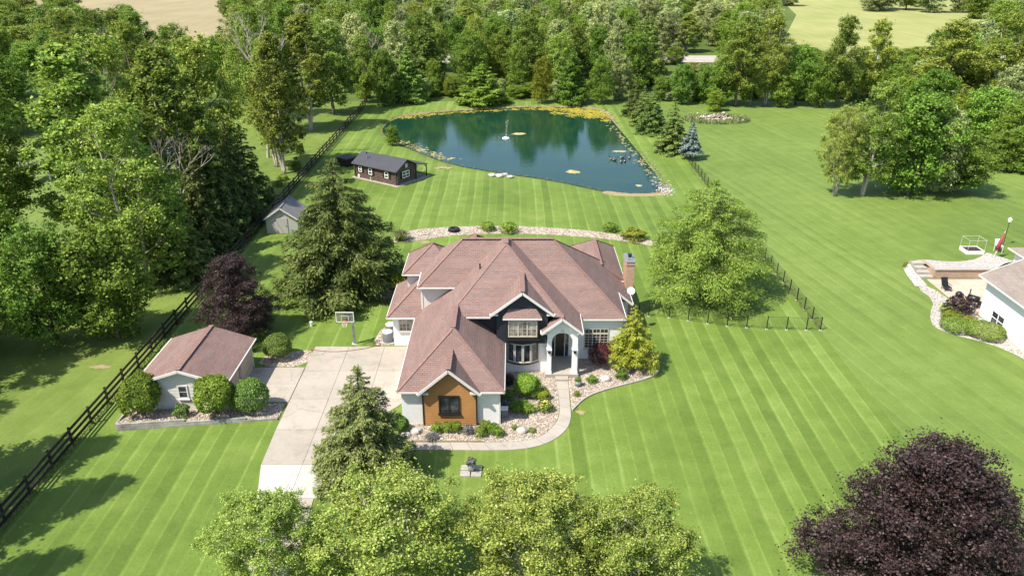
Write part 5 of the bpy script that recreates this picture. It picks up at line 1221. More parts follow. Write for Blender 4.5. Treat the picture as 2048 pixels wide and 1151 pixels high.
MB().box(40.0, 40.6, 65.2, 65.9, 0.40, 0.45).build('seat', M['black_metal'], lc); MB().bar((40.3, 65.9, 0.45), (40.3, 66.3, 1.05), 0.6, 0.05, (0, 1, 0.4)).build('backrest', M['black_metal'], lc)
for (x, y) in ((40.03, 65.23), (40.57, 65.23), (40.03, 65.87), (40.57, 65.87)): MB().bar((x, y, 0.05), (x, y, 0.4), 0.04, 0.04, (0, 1, 0)).build('leg', M['black_metal'], lc)
for x in (40.03, 40.57): MB().bar((x, 65.2, 0.62), (x, 65.95, 0.62), 0.04, 0.03).build('armrest', M['black_metal'], lc)
pn = thing('raised_bed', 'white raised planter box under a white pipe frame on the neighbouring lawn', 'planter', (47.9, 75.2, 0))
MB().box(47.0, 47.06, 74.5, 76.0, 0, 0.36).box(48.74, 48.8, 74.5, 76.0, 0, 0.36).box(47.06, 48.74, 74.5, 74.56, 0, 0.36).box(47.06, 48.74, 75.94, 76.0, 0, 0.36).build('box', M['white'], pn)
MB().box(47.06, 48.74, 74.56, 75.94, 0, 0.28).build('soil', M['mulch'], pn)
m = MB()
for x in (47.03, 48.77):
    for y in (74.53, 75.97): m.bar((x, y, 0.36), (x, y, 1.5), 0.018, 0.018, (0, 1, 0))
    m.bar((x, 74.53, 1.5), (x, 75.97, 1.5), 0.018, 0.018)
for y in (74.53, 75.97): m.bar((47.03, y, 1.5), (48.77, y, 1.5), 0.018, 0.018)
m.build('pipe_frame', M['trim'], pn)
um = thing('patio_umbrella', 'closed faded red patio umbrella leaning beside the white frame', 'umbrella', (49.3, 73.6, 0.2))
MB().tube([(49.3, 73.6, 0.2), (49.75, 73.6, 2.9)], 0.03, 8).build('pole', M['gutter'], um); MB().tube([(49.42, 73.6, 0.9), (49.55, 73.6, 1.7), (49.72, 73.6, 2.7)], [0.24, 0.2, 0.05], 10).build('canopy', M['red'], um, smooth=True)
MB().lathe([(0.3, 0.0), (0.28, 0.1), (0.05, 0.14)], (49.3, 73.6, 0.05), 14).build('base', M['steel'], um)
bf = thing('bird_feeder', 'tall pole with a white bird house beyond the neighbouring patio', 'bird feeder', (52.2, 77, 0))
MB().tube([(52.2, 77, 0), (52.2, 77, 2.6)], 0.03, 6).build('pole', M['dark'], bf); MB().box(52.08, 52.32, 76.88, 77.12, 2.7, 2.95).build('box', M['white'], bf)
MB().poly([(52.04, 76.84, 2.95), (52.36, 76.84, 2.95), (52.2, 77, 3.2)]).poly([(52.36, 76.84, 2.95), (52.36, 77.16, 2.95), (52.2, 77, 3.2)]).poly([(52.36, 77.16, 2.95), (52.04, 77.16, 2.95), (52.2, 77, 3.2)]).poly([(52.04, 77.16, 2.95), (52.04, 76.84, 2.95), (52.2, 77, 3.2)]).build('roof', M['white'], bf)
tb2 = thing('patio_chair', 'white garden chair behind the red umbrella by the neighbouring house', 'chair', (50.6, 75.2, 0.3))
MB().box(50.3, 50.9, 74.9, 75.5, 0.7, 0.75).build('seat', M['white'], tb2); MB().bar((50.6, 75.5, 0.75), (50.6, 75.65, 1.3), 0.6, 0.04, (0, 1, 0)).build('backrest', M['white'], tb2)
for (x, y) in ((50.33, 74.93), (50.87, 74.93), (50.33, 75.47), (50.87, 75.47)): MB().bar((x, y, 0.0), (x, y, 0.7), 0.04, 0.04, (0, 1, 0)).build('leg', M['white'], tb2)
# rock heap on the neighbour's lawn
pts = np.column_stack([RNG.normal(36.3, 2.2, 260), RNG.normal(139.2, 0.9, 260), np.abs(RNG.normal(0, 0.35, 260))])
tag(link_mesh('rubble_heap', stones_mesh('rubble_heap', pts, 0.15, 0.45, M['stones'])), 'low heap of rubble in long grass on the open lawn', 'rubble', kind='stuff')
# ------------------------------------------------------------------ far left: side pond, flag pole; far back: pylon, utility pole
struct(MB().poly([(p[0], p[1], 0.012) for p in smooth_loop([(-62, 104), (-50, 106), (-47, 118), (-50, 130), (-60, 134), (-66, 122)], 2)]).build('side_pond', M['water2']))
fp = thing('flag_pole', 'white flag pole with a hanging flag on the lawn at the far left', 'flag pole', (-68.3, 105, 0))
MB().tube([(-68.3, 105, 0), (-68.3, 105, 6.3)], [0.06, 0.035], 8).build('pole', M['trim'], fp)
fm = MB()
for i in range(5):
    for j in range(3):
        def fq(a, b): return (-68.3 + 0.05 + a * 0.14, 105 + 0.12 * math.sin(a * 2.1 + b), 6.1 - b * 0.5 - a * 0.28)
        fm.poly([fq(i, j), fq(i + 1, j), fq(i + 1, j + 1), fq(i, j + 1)])
fo2 = fm.build('flag', M['white'], fp); fo2.data.materials.append(M['red']); fo2.data.materials.append(plain('faded_blue_cloth', (0.06, 0.08, 0.22), 0.8))
for i, pgn in enumerate(fo2.data.polygons): pgn.material_index = 2 if (i < 6 and i % 3 == 0) else (1 if i % 2 else 0)
dk = thing('garden_bench_shelter', 'low pale roofed shelter half hidden by trees at the left', 'shelter', (-63, 101, 0))
MB().box(-65.2, -61.2, 99.8, 102.6, 2.1, 2.25).build('roof', M['grey_roof'], dk)
for (x, y) in ((-65, 100), (-61.4, 100), (-65, 102.4), (-61.4, 102.4)): MB().bar((x, y, 0), (x, y, 2.1), 0.14, 0.14, (0, 1, 0)).build('post', M['timber'], dk)
py_ = thing('power_pylon', 'grey steel lattice pylon rising behind the wood', 'pylon', (51.45, 310, 0))
m = MB(); W0, W1, HH = 3.2, 1.0, 34.0
def lv(z): w = W0 + (W1 - W0) * z / HH; return [(51.45 + sx * w, 310 + sy * w, z) for sx, sy in ((-1, -1), (1, -1), (1, 1), (-1, 1))]
for k in range(4):
    m2 = MB().bar(lv(0)[k], lv(HH)[k], 0.32, 0.32); m2.build('leg', M['steel'], py_)
for q in range(9):
    a, b = lv(q * HH / 9), lv((q + 1) * HH / 9)
    for k in range(4):
        m.bar(a[k], b[(k + 1) % 4], 0.14, 0.14); m.bar(a[(k + 1) % 4], b[k], 0.14, 0.14); m.bar(b[k], b[(k + 1) % 4], 0.14, 0.14)
m.build('lattice', M['steel'], py_)
MB().bar((44, 310, 26), (59, 310, 26), 0.5, 0.5).bar((45.5, 310, 31), (57.5, 310, 31), 0.5, 0.5).build('cross_arm', M['steel'], py_)
for (x, y, lb) in ((-56.5, 335, 'grey utility pole standing above the wood behind the pond'), (-86.0, 300, 'thin utility pole at the edge of the stubble field')):
    up_ = thing('utility_pole', lb, 'utility pole', (x, y, 0)); MB().tube([(x, y, 0), (x, y, 15)], [0.55 if x > -60 else 0.2, 0.4 if x > -60 else 0.14], 8).build('pole', M['steel'], up_); MB().bar((x - 1.5, y, 13.6), (x + 1.5, y, 13.6), 0.15, 0.15).build('cross_arm', M['steel'], up_)
# ------------------------------------------------------------------ vegetation prototypes
def unit(v): return v / np.maximum(np.linalg.norm(v, axis=-1, keepdims=True), 1e-9)
def leaves(rng, P, Nrm, size, aspect=0.62, fold=0.18, jitter=0.75, along=None):
    """one rhombic leaf per point; along gives the blade direction (else random in the leaf plane)"""
    n = len(P); nr = unit(Nrm + rng.normal(size=(n, 3)) * jitter)
    t = rng.normal(size=(n, 3)) if along is None else along + rng.normal(size=(n, 3)) * 0.35
    t = unit(t - (t * nr).sum(1, keepdims=True) * nr); b = np.cross(nr, t)
    s = (size * rng.uniform(0.6, 1.35, n))[:, None]; asp = (aspect * rng.uniform(0.7, 1.3, n))[:, None]
    c = nr * s * fold * rng.uniform(-1, 1, (n, 1))
    return np.stack([P - t * s * 0.5 + c, P - b * s * 0.5 * asp, P + t * s * 0.5 + c, P + b * s * 0.5 * asp], 1)
def curve(a, b, sag, n=5):
    a, b = Vector(a), Vector(b); return [a.lerp(b, i / (n - 1)) + Vector((0, 0, sag * math.sin(PI * i / (n - 1)))) for i in range(n)]
def deciduous(key, seed, H, Rr, base, nl, nleaf, lsize, leafmat, barkmat, prof, lobe=(0.28, 0.44), stems=1, sub=14, tight=0.26, out=0.75, aspect=0.62, flat=0.8, fill=0.12):
    rng = np.random.default_rng(seed); rd = random.Random(seed)
    L = []
    for i in range(nl):
        u = (i + rng.uniform(0.1, 0.9)) / nl; h = H * base + H * (1 - base) * u
        pr = prof(u) * Rr; rl = Rr * rng.uniform(*lobe) * (0.72 + 0.28 * prof(u))
        d = max(0.0, pr - rl * 0.85) * math.sqrt(rng.uniform(0.25, 1.0)) if pr > rl else 0.0
        a = i * 2.39996 + rng.uniform(-0.5, 0.5)
        L.append((math.cos(a) * d, math.sin(a) * d, min(h, H - rl * flat * 0.95), rl))
    L = np.array(L); w = L[:, 3] ** 2; w /= w.sum()
    # twig clusters on each lobe's skin
    cl = []; 
    for (x, y, z, r) in L:
        k = max(5, int(sub * (r / (Rr * 0.36)) ** 2)); d = unit(rng.normal(size=(k, 3)) * np.array([1, 1, 0.9]) + np.array([0, 0, 0.28]))
        rho = rng.uniform(0.62, 1.05, k)[:, None]; c = np.array([x, y, z]) + d * rho * np.array([r, r, r * flat])
        cl.append(np.column_stack([c, d, np.full(k, r * tight)]))
    cl = np.vstack(cl)
    idx = rng.choice(len(cl), nleaf, p=(cl[:, 6] ** 1.6) / (cl[:, 6] ** 1.6).sum())
    P = cl[idx, :3] + np.clip(rng.normal(size=(nleaf, 3)), -1.7, 1.7) * cl[idx, 6:7] * np.array([1, 1, 0.75]) * rng.uniform(0.3, 1.25, (nleaf, 1))
    D = cl[idx, 3:6]
    nf = int(nleaf * fill)                      # thin inner foliage
    li = rng.choice(len(L), nf, p=w); P[:nf] = L[li, :3] + rng.normal(size=(nf, 3)) * L[li, 3:4] * 0.45
    D[:nf] = unit(rng.normal(size=(nf, 3)))
    P[:, 2] = np.maximum(P[:, 2], H * base * 0.55)
    V = leaves(rng, P, D * out + np.array([0, 0, 0.55]), lsize, aspect)
    crown = quads_mesh(key + '_crown', V, M[leafmat])
    t = MB(); tr = max(0.10, H * 0.017)
    heads = []
    for s in range(stems):
        a = 2 * PI * s / max(1, stems) + 0.7; sp = 0 if stems == 1 else Rr * 0.30
        tp = Vector((math.cos(a) * sp + rd.uniform(-.2, .2), math.sin(a) * sp + rd.uniform(-.2, .2), H * 0.86)); bt = Vector((math.cos(a) * 0.15 * (stems > 1), math.sin(a) * 0.15 * (stems > 1), -0.05))
        pts = [bt.lerp(tp, q) + Vector((rd.uniform(-1, 1), rd.uniform(-1, 1), 0)) * H * 0.008 * (0 < q < 1) for q in (0, 0.04, 0.25, 0.5, 0.75, 1)]
        r0 = tr / math.sqrt(stems); t.tube(pts, [r0 * 1.35, r0 * 1.05, r0 * 0.85, r0 * 0.6, r0 * 0.35, r0 * 0.08], 7); heads.append((bt, tp, r0))
    for i, (x, y, z, r) in enumerate(L):
        bt, tp, r0 = heads[i % stems]; q = min(0.85, max(0.15, (z - r * 0.6 - math.hypot(x, y) * 0.55) / H)); o = bt.lerp(tp, q / 0.86 if q < 0.86 else 1)
        rb_ = r0 * (1 - q) * 0.5 + 0.012; t.tube(curve(o, (x, y, z), -0.06 * r, 5), [rb_, rb_ * 0.8, rb_ * 0.6, rb_ * 0.42, rb_ * 0.15], 5)
        for k in range(3):
            e = (x + rd.uniform(-1, 1) * r * 0.7, y + rd.uniform(-1, 1) * r * 0.7, z + rd.uniform(-0.1, 0.8) * r * flat); m0 = Vector(o).lerp(Vector((x, y, z)), 0.65)
            t.tube([m0, Vector(m0).lerp(Vector(e), 0.55) + Vector((0, 0, 0.05 * r)), e], [rb_ * 0.45, rb_ * 0.3, rb_ * 0.08], 4)
    to = t.build(key + '_trunk', M[barkmat], None, smooth=True); tm = to.data; bpy.data.objects.remove(to)
    return dict(trunk=tm, crown=crown, H=H, R=Rr)
def conifer(key, seed, H, Rr, base, nwh, per, nleaf, lsize, leafmat, barkmat, droop=0.25, power=0.85, aspect=0.32, up=0.1, spread=0.30, tipup=0.0, irregular=0.18):
    rng = np.random.default_rng(seed); B = []
    for i in range(nwh):
        u = (i + rng.uniform(0, 0.8)) / nwh; z = H * base + H * (0.985 - base) * u
        Lw = Rr * (1 - u) ** power + 0.06 * Rr
        k = max(3, int(per * (0.5 + 0.5 * (1 - u)) + rng.integers(0, 2)))
        a0 = rng.uniform(0, 2 * PI)
        for j in range(k):
            a = a0 + 2 * PI * j / k + rng.uniform(-0.25, 0.25); l = Lw * rng.uniform(1 - 1.6 * irregular, 1 + irregular); B.append((z, a, l, u, droop * rng.uniform(0.6, 1.4)))
    B = np.array(B); w = B[:, 2] ** 1.35; w /= w.sum(); idx = rng.choice(len(B), nleaf, p=w); b = B[idx]
    s = rng.beta(1.7, 1.0, nleaf); l = b[:, 2]
    r = s * l; zz = b[:, 0] + l * (up * s - b[:, 4] * s ** 1.6 + tipup * s ** 4)
    side = rng.normal(size=nleaf) * spread * l * 0.42 * (1 - 0.55 * s) * (0.35 + s * 0.65)
    ca, sa = np.cos(b[:, 1]), np.sin(b[:, 1])
    hang = np.abs(rng.normal(size=nleaf)) * 0.07 * l * (s + 0.15)
    P = np.stack([ca * r - sa * side, sa * r + ca * side, zz - hang - np.abs(side) * 0.18 + rng.normal(size=nleaf) * 0.015 * l], 1)
    sg = np.sign(side)
    al = np.stack([ca - sa * sg * 0.7, sa + ca * sg * 0.7, np.full(nleaf, -0.35)], 1)
    nr = np.stack([ca * 0.45, sa * 0.45, np.full(nleaf, 0.9)], 1)
    V = leaves(rng, P, nr, lsize * (0.75 + 0.5 * (l / Rr)).clip(0.6, 1.2), aspect, 0.12, 0.55, al)
    nt = max(20, nleaf // 250)                   # leader tuft
    Pt = np.stack([rng.normal(size=nt) * 0.012 * Rr * 3, rng.normal(size=nt) * 0.012 * Rr * 3, H * rng.uniform(0.95, 1.0, nt)], 1)
    V = np.concatenate([V, leaves(rng, Pt, rng.normal(size=(nt, 3)), lsize * 0.8, aspect, 0.1, 0.5, np.tile([0, 0, 1.0], (nt, 1)))])
    crown = quads_mesh(key + '_crown', V, M[leafmat])
    t = MB(); r0 = max(0.08, H * 0.018); t.tube([(0, 0, -0.05), (0, 0, H * 0.02), (0, 0, H * 0.3), (0, 0, H * 0.65), (0, 0, H * 0.98)], [r0 * 1.3, r0, r0 * 0.8, r0 * 0.45, 0.015], 8)
    for (z, a, l, u, dr) in B:
        pts = [(math.cos(a) * l * q, math.sin(a) * l * q, z + l * (up * q - dr * q ** 1.6 + tipup * q ** 4)) for q in (0, 0.35, 0.7, 0.95)]
        rb_ = 0.010 + 0.009 * l; t.tube(pts, [rb_, rb_ * 0.75, rb_ * 0.45, rb_ * 0.15], 4, False)
    to = t.build(key + '_trunk', M[barkmat], None, smooth=True); tm = to.data; bpy.data.objects.remove(to)
    return dict(trunk=tm, crown=crown, H=H, R=Rr)
def bush(key, seed, nleaf, lsize, leafmat, barkmat='bark', H=2.0, Rr=1.0, rough=0.10, tuft=0.0, boxy=1.0):
    """clipped or loose round shrub, unit-ish size"""
    rng = np.random.default_rng(seed); d = unit(rng.normal(size=(nleaf, 3)))
    d[:, 2] = np.where(d[:, 2] < -0.55, -d[:, 2], d[:, 2]); ph = rng.uniform(0, 6, 6)
    lump = 1 + rough * (np.sin(3 * d[:, 0] + ph[0]) * np.sin(4 * d[:, 1] + ph[1]) + np.sin(5 * d[:, 2] + 4 * d[:, 0] + ph[2]) + 0.6 * np.sin(9 * d[:, 0] + ph[3]) * np.sin(8 * d[:, 1] + ph[4]))
    rad = lump * (1 - np.abs(rng.normal(size=nleaf)) * 0.09) * np.where(rng.random(nleaf) < 0.1, 1.06, 1.0)
    e = np.sign(d) * np.abs(d) ** boxy
    P = e * rad[:, None] * np.array([Rr, Rr, H * 0.5]) + np.array([0, 0, H * 0.5])
    P[:, 2] = np.maximum(P[:, 2], 0.03)
    if tuft: P[:, 2] += tuft * rng.random(nleaf) * (d[:, 2] > 0)
    V = leaves(rng, P, d * 0.8 + np.array([0, 0, 0.25]), lsize, 0.6, 0.2, 0.6)
    crown = quads_mesh(key + '_crown', V, M[leafmat]); t = MB()
    for k in range(6):
        a = k * 1.05; t.tube([(0.05 * math.cos(a), 0.05 * math.sin(a), -0.02), (Rr * 0.3 * math.cos(a), Rr * 0.3 * math.sin(a), H * 0.35), (Rr * 0.7 * math.cos(a), Rr * 0.7 * math.sin(a), H * 0.65)], [0.035, 0.025, 0.01], 5)
    to = t.build(key + '_stem', M[barkmat], None); tm = to.data; bpy.data.objects.remove(to)
    return dict(trunk=tm, crown=crown, H=H, R=Rr, stem='stem', foliage='foliage')
def tuft(key, seed, n, H, Rr, leafmat, wid=0.03):
    rng = np.random.default_rng(seed); a = rng.uniform(0, 2 * PI, n); lean = rng.beta(1.3, 1.2, n); h = H * rng.uniform(0.55, 1.0, n)
    V = []
    d = np.stack([np.cos(a), np.sin(a)], 1); sd = np.stack([-np.sin(a), np.cos(a)], 1); b = rng.normal(size=(n, 2)) * Rr * 0.15; w = wid * rng.uniform(0.7, 1.3, n)
    p0 = b; p1 = b + d * (Rr * 0.35 * lean)[:, None]; p2 = b + d * (Rr * lean)[:, None]
    z1 = h * 0.7; z2 = h * (1 - 0.55 * lean)
    def q(pa, za, pb, zb, wa, wb):
        return np.stack([np.column_stack([pa - sd * wa[:, None], za]), np.column_stack([pa + sd * wa[:, None], za]), np.column_stack([pb + sd * wb[:, None], zb]), np.column_stack([pb - sd * wb[:, None], zb])], 1)
    V = np.concatenate([q(p0, np.zeros(n), p1, z1, w, w), q(p1, z1, p2, z2, w, w * 0.2)])
    return dict(trunk=None, crown=quads_mesh(key, V, M[leafmat]), H=H, R=Rr, foliage='foliage')
def bare(key, seed, H, Rr, barkmat):
    rd = random.Random(seed); t = MB()
    def grow(p, d, l, r, dep):
        q = p + d * l; t.tube([p, p.lerp(q, 0.5) + Vector((rd.uniform(-1, 1), rd.uniform(-1, 1), 0)) * l * 0.05, q], [r, r * 0.8, r * 0.62], 5 if dep < 3 else 3, False)
        if dep >= 6 or r < 0.012: return
        for k in range(rd.choice((2, 2, 3, 3))):
            nd = (d + Vector((rd.uniform(-1, 1), rd.uniform(-1, 1), rd.uniform(-0.25, 0.6))) * 0.62).normalized(); grow(q, nd, l * rd.uniform(0.62, 0.85), r * rd.uniform(0.55, 0.68), dep + 1)
    grow(Vector((0, 0, -0.05)), Vector((0.03, 0.02, 1)), H * 0.30, H * 0.016, 0)
    to = t.build(key, M[barkmat], None, smooth=True); tm = to.data; bpy.data.objects.remove(to)
    return dict(trunk=tm, crown=None, H=H, R=Rr)
def plant(p, name, label, cat, loc, h, r, group=None, rz=None, lean=(0, 0)):
    o = thing(name, label, cat, loc, group, R.uniform(0, 6.28) if rz is None else rz)
    o.scale = (r / p['R'], r / p['R'], h / p['H']); o.rotation_euler[0], o.rotation_euler[1] = lean
    if p['trunk'] is not None: link_mesh(p.get('stem', 'trunk'), p['trunk'], o)
    if p['crown'] is not None: link_mesh(p.get('foliage', 'crown'), p['crown'], o)
    return o
def recolor(p, leafmat):
    q = dict(p); q['crown'] = p['crown'].copy(); q['crown'].materials.clear(); q['crown'].materials.append(M[leafmat]); return q

oval = lambda u: math.sin(PI * min(1, 0.12 + 0.80 * u)) ** 0.75
tall = lambda u: (0.55 + 0.45 * math.sin(PI * min(1, 0.1 + 0.75 * u))) * (1 - 0.55 * max(0, u - 0.55) / 0.45)
dome = lambda u: math.sqrt(max(0.02, 1 - (max(0, u - 0.22) / 0.80) ** 2)) * (0.72 + 0.28 * min(1, u / 0.22))
PR = {}
PR['cot0'] = deciduous('cottonwood', 1, 20, 6.2, 0.22, 34, 52000, 0.26, 'lf_cotton', 'bark_pale', tall, (0.20, 0.36), 1, 16, 0.215)
PR['cot1'] = deciduous('cottonwood', 2, 20, 6.0, 0.16, 30, 48000, 0.26, 'lf_cotton', 'bark_pale', tall, (0.22, 0.38), 2, 16, 0.215)
PR['cot2'] = deciduous('cottonwood', 3, 18, 5.0, 0.12, 26, 34000, 0.30, 'lf_cotton', 'bark', tall, (0.24, 0.40), 1, 16, 0.22)
PR['cot3'] = deciduous('poplar', 31, 19, 4.2, 0.14, 30, 38000, 0.26, 'lf_cotton', 'bark_pale', lambda u: (0.5 + 0.5 * math.sin(PI * min(1, 0.15 + 0.6 * u))) * (1 - 0.75 * max(0, u - 0.4) / 0.6), (0.22, 0.40), 3, 16, 0.18, flat=1.3)
PR['ash'] = deciduous('ash', 32, 11, 4.6, 0.10, 22, 20000, 0.25, 'lf_larch', 'bark', dome, (0.22, 0.46), 2, 20, 0.17)
PR['map0'] = deciduous('maple', 4, 11, 4.6, 0.14, 30, 24000, 0.24, 'lf_maple', 'bark_dark', oval, (0.24, 0.40), 1, 18, 0.21)
PR['map1'] = deciduous('maple', 5, 11, 4.4, 0.10, 26, 20000, 0.26, 'lf_bright', 'bark', dome, (0.26, 0.42), 1, 18, 0.215)
PR['map2'] = deciduous('maple', 6, 10, 4.2, 0.06, 26, 20000, 0.28, 'lf_maple', 'bark', oval, (0.26, 0.44), 1, 18, 0.22)
PR['wil0'] = deciduous('willow', 7, 12, 5.0, 0.08, 28, 20000, 0.40, 'lf_willow', 'bark', dome, (0.24, 0.40), 2, 16, 0.22, aspect=0.4)
PR['wil1'] = deciduous('willow', 8, 13, 4.4, 0.08, 24, 18000, 0.40, 'lf_willow', 'bark', oval, (0.24, 0.42), 1, 16, 0.22, aspect=0.4)
PR['bir0'] = deciduous('birch', 9, 9, 4.2, 0.22, 46, 86000, 0.105, 'lf_birch', 'bark_pale', dome, (0.17, 0.30), 3, 22, 0.19)
PR['bir1'] = deciduous('birch', 10, 9, 3.8, 0.20, 40, 78000, 0.105, 'lf_birch', 'bark_pale', oval, (0.18, 0.32), 4, 22, 0.19)
PR['pur'] = deciduous('purple_maple', 12, 8.6, 4.9, 0.10, 60, 105000, 0.115, 'lf_purple', 'bark_dark', lambda u: math.sqrt(max(0.03, 1 - (u * 1.0) ** 1.45)) * (0.85 + 0.15 * min(1, u / 0.15)), (0.20, 0.32), 1, 26, 0.205, fill=0.12)
PR['spr_f'] = conifer('front_spruce', 13, 7.8, 3.1, 0.02, 26, 10, 56000, 0.18, 'lf_spruce_l', 'bark_dark', 0.14, 0.70, 0.34, 0.12, 0.42)
PR['spr_n'] = conifer('norway_spruce', 14, 12.4, 5.4, 0.09, 26, 9, 56000, 0.30, 'lf_spruce', 'bark_dark', 0.26, 0.62, 0.30, 0.12, 0.40, 0.06)
PR['spr_d'] = conifer('dark_spruce', 15, 9, 2.7, 0.02, 22, 8, 17000, 0.30, 'lf_spruce', 'bark_dark', 0.16, 0.72, 0.34, 0.1, 0.45)
PR['blue'] = conifer('blue_spruce', 16, 5.5, 1.6, 0.18, 16, 8, 7000, 0.28, 'lf_blue', 'bark_dark', 0.10, 0.75, 0.38, 0.12, 0.45)
PR['larch'] = conifer('larch', 17, 10.6, 5.6, 0.17, 22, 9, 76000, 0.20, 'lf_larch', 'bark', 0.20, 0.52, 0.30, 0.14, 0.50, 0.0, 0.3)
PR['ylw'] = conifer('cypress', 18, 5.2, 1.75, 0.10, 20, 9, 22000, 0.13, 'lf_cyp', 'bark', 0.10, 0.72, 0.36, 0.16, 0.5, 0.0, 0.3)
PR['pine'] = conifer('white_pine', 19, 10, 3.4, 0.04, 28, 8, 22000, 0.36, 'lf_pine', 'bark_dark', 0.08, 0.60, 0.4, 0.14, 0.6, 0.05, 0.3)
PR['pine_b'] = recolor(PR['pine'], 'lf_bright')
PR['map_y'] = recolor(PR['map1'], 'lf_yellow')
PR['dead'] = bare('bare_tree', 20, 14, 4, 'bark_pale'); PR['dead2'] = bare('bare_tree', 23, 10, 3, 'bark_pale')
PR['b_clip'] = bush('clipped_bush', 21, 9000, 0.10, 'lf_shrub', H=2.2, Rr=1.15, rough=0.03)
PR['b_loose'] = bush('loose_bush', 22, 7000, 0.14, 'lf_bright', H=2.2, Rr=1.1, rough=0.09)
PR['b_small'] = bush('small_bush', 24, 1500, 0.115, 'lf_shrub', H=0.8, Rr=0.6, rough=0.20)
PR['b_yel'] = bush('yellow_bush', 25, 3000, 0.16, 'lf_yellow', H=2.0, Rr=0.9, rough=0.12)
PR['b_red'] = bush('barberry', 26, 5200, 0.085, 'lf_red', H=1.6, Rr=0.95, rough=0.14)
PR['b_grey'] = recolor(PR['b_small'], 'lf_grey'); PR['b_bright'] = recolor(PR['b_small'], 'lf_bright'); PR['b_pur'] = recolor(PR['b_small'], 'lf_purple')
PR['b_ysm'] = recolor(PR['b_small'], 'lf_yellow'); PR['b_dk'] = recolor(PR['b_small'], 'lf_maple')
PR['b_hedge'] = bush('hedge_bush', 27, 6000, 0.10, 'lf_shrub', H=1.3, Rr=1.2, rough=0.03, boxy=0.8)
PR['t_pale'] = tuft('grass_tuft', 28, 420, 1.5, 1.3, 'lf_tuft', 0.03); PR['t_green'] = tuft('daylily', 29, 360, 0.75, 0.85, 'lf_bright', 0.028); PR['t_grey'] = recolor(tuft('fescue', 30, 300, 0.45, 0.5, 'lf_tuft', 0.02), 'lf_grey')

# ------------------------------------------------------------------ garden planting
def V3_(x, y, z=0.0): return (x, y, z)
plant(PR['spr_f'], 'spruce_tree', 'grey green spruce standing between the driveway and the cedar garage front', 'tree', (-8.75, 37.9, 0.03), 7.9, 3.2)
plant(PR['spr_n'], 'spruce_tree', 'big dark spreading spruce behind the basketball hoop left of the house', 'tree', (-15.5, 65.1, 0), 12.5, 5.8)
plant(PR['pur'], 'purple_maple', 'round dark purple maple behind the small detached garage', 'tree', (-22.4, 56.6, 0), 7.0, 3.9)
plant(PR['pur'], 'purple_maple', 'large dark purple maple cut off by the lower right corner', 'tree', (20.1, 29.3, 0), 8.6, 6.3)
plant(PR['larch'], 'larch_tree', 'feathery yellow green larch inside the wire fence right of the chimney', 'tree', (17.5, 64.4, 0), 11.0, 5.4)
plant(PR['ylw'], 'cypress_tree', 'small yellow green feathery tree at the right front corner of the house', 'tree', (9.15, 51.5, 0.03), 5.2, 1.8)
for (x, r, h, y, pr, lb) in ((-11.6, 3.7, 6.5, 28.3, 'bir0', 'leafy birch over the end of the driveway at the lower edge'), (-5.7, 4.6, 7.5, 28.4, 'bir1', 'tallest leafy birch at the lower edge, in front of the spruce'), (1.0, 4.6, 7.5, 28.2, 'bir0', 'leafy birch at the lower edge in front of the bucket planter'), (5.6, 3.6, 7.1, 27.6, 'bir1', 'rightmost leafy birch at the lower edge, over the striped lawn')):
    plant(PR[pr], 'birch_tree', lb, 'tree', (x, y, 0), h, r, 'birches along the lower edge')
for (px, by, ty, hw, lb) in ((1268, 232, 158, 25, 'dark spruce farthest back in the row right of the pond'), (1303, 266, 175, 33, 'middle dark spruce of the row right of the pond'), (1343, 304, 203, 36, 'dark spruce nearest the front of the row right of the pond'), (1285, 250, 172, 26, 'narrow dark spruce squeezed between the back two of the row right of the pond')):
    p = G(px, by); plant(PR['spr_d'], 'spruce_tree', lb, 'tree', p, top_z(px, ty, p.y), px_m(p, hw), 'dark spruces right of the pond')
p = G(1380, 318); plant(PR['blue'], 'blue_spruce', 'small silvery blue spruce at the end of the wire fence', 'tree', p, 5.6, 1.65)
for (px, by, ty, hw, pr, lean, lb) in ((1668, 392, 213, 48, 'bir1', 0.0, 'leftmost tree of the clump on the open lawn'), (1724, 391, 165, 64, 'cot1', 0.10, 'tall pale leaning tree second in the clump on the open lawn'), (1814, 389, 186, 76, 'map2', 0.06, 'broad tree third from the left in the clump on the open lawn'), (1903, 386, 262, 70, 'map0', 0.05, 'rightmost rounded tree of the clump on the open lawn'), (1862, 384, 215, 55, 'wil0', 0.05, 'tree behind the two right hand trees of the clump on the open lawn')):
    p = G(px, by); plant(PR[pr], 'shade_tree', lb, 'tree', p, top_z(px, ty, p.y), px_m(p, hw * 1.12), 'clump of trees on the open lawn', 0.8, (0, lean))
for (x, y, h, r, pr, lb) in ((-25.15, 44.75, 2.9, 1.28, 'b_loose', 'bright green round bush at the left corner of the small garage'), (-20.15, 44.9, 2.8, 1.32, 'b_loose', 'bright green round bush at the right front corner of the small garage'), (-17.95, 45.4, 2.5, 1.22, 'b_clip', 'clipped pale green ball bush beside the driveway'), (-18.2, 52.9, 2.0, 1.08, 'b_clip', 'clipped ball bush behind the small garage apron'), (-22.4, 44.5, 0.9, 0.5, 'b_small', 'little rose bush under the window of the small garage')):
    plant(PR[pr], 'bush', lb, 'bush', (x, y, 0.22 if y < 45.2 else 0.05), h, r)
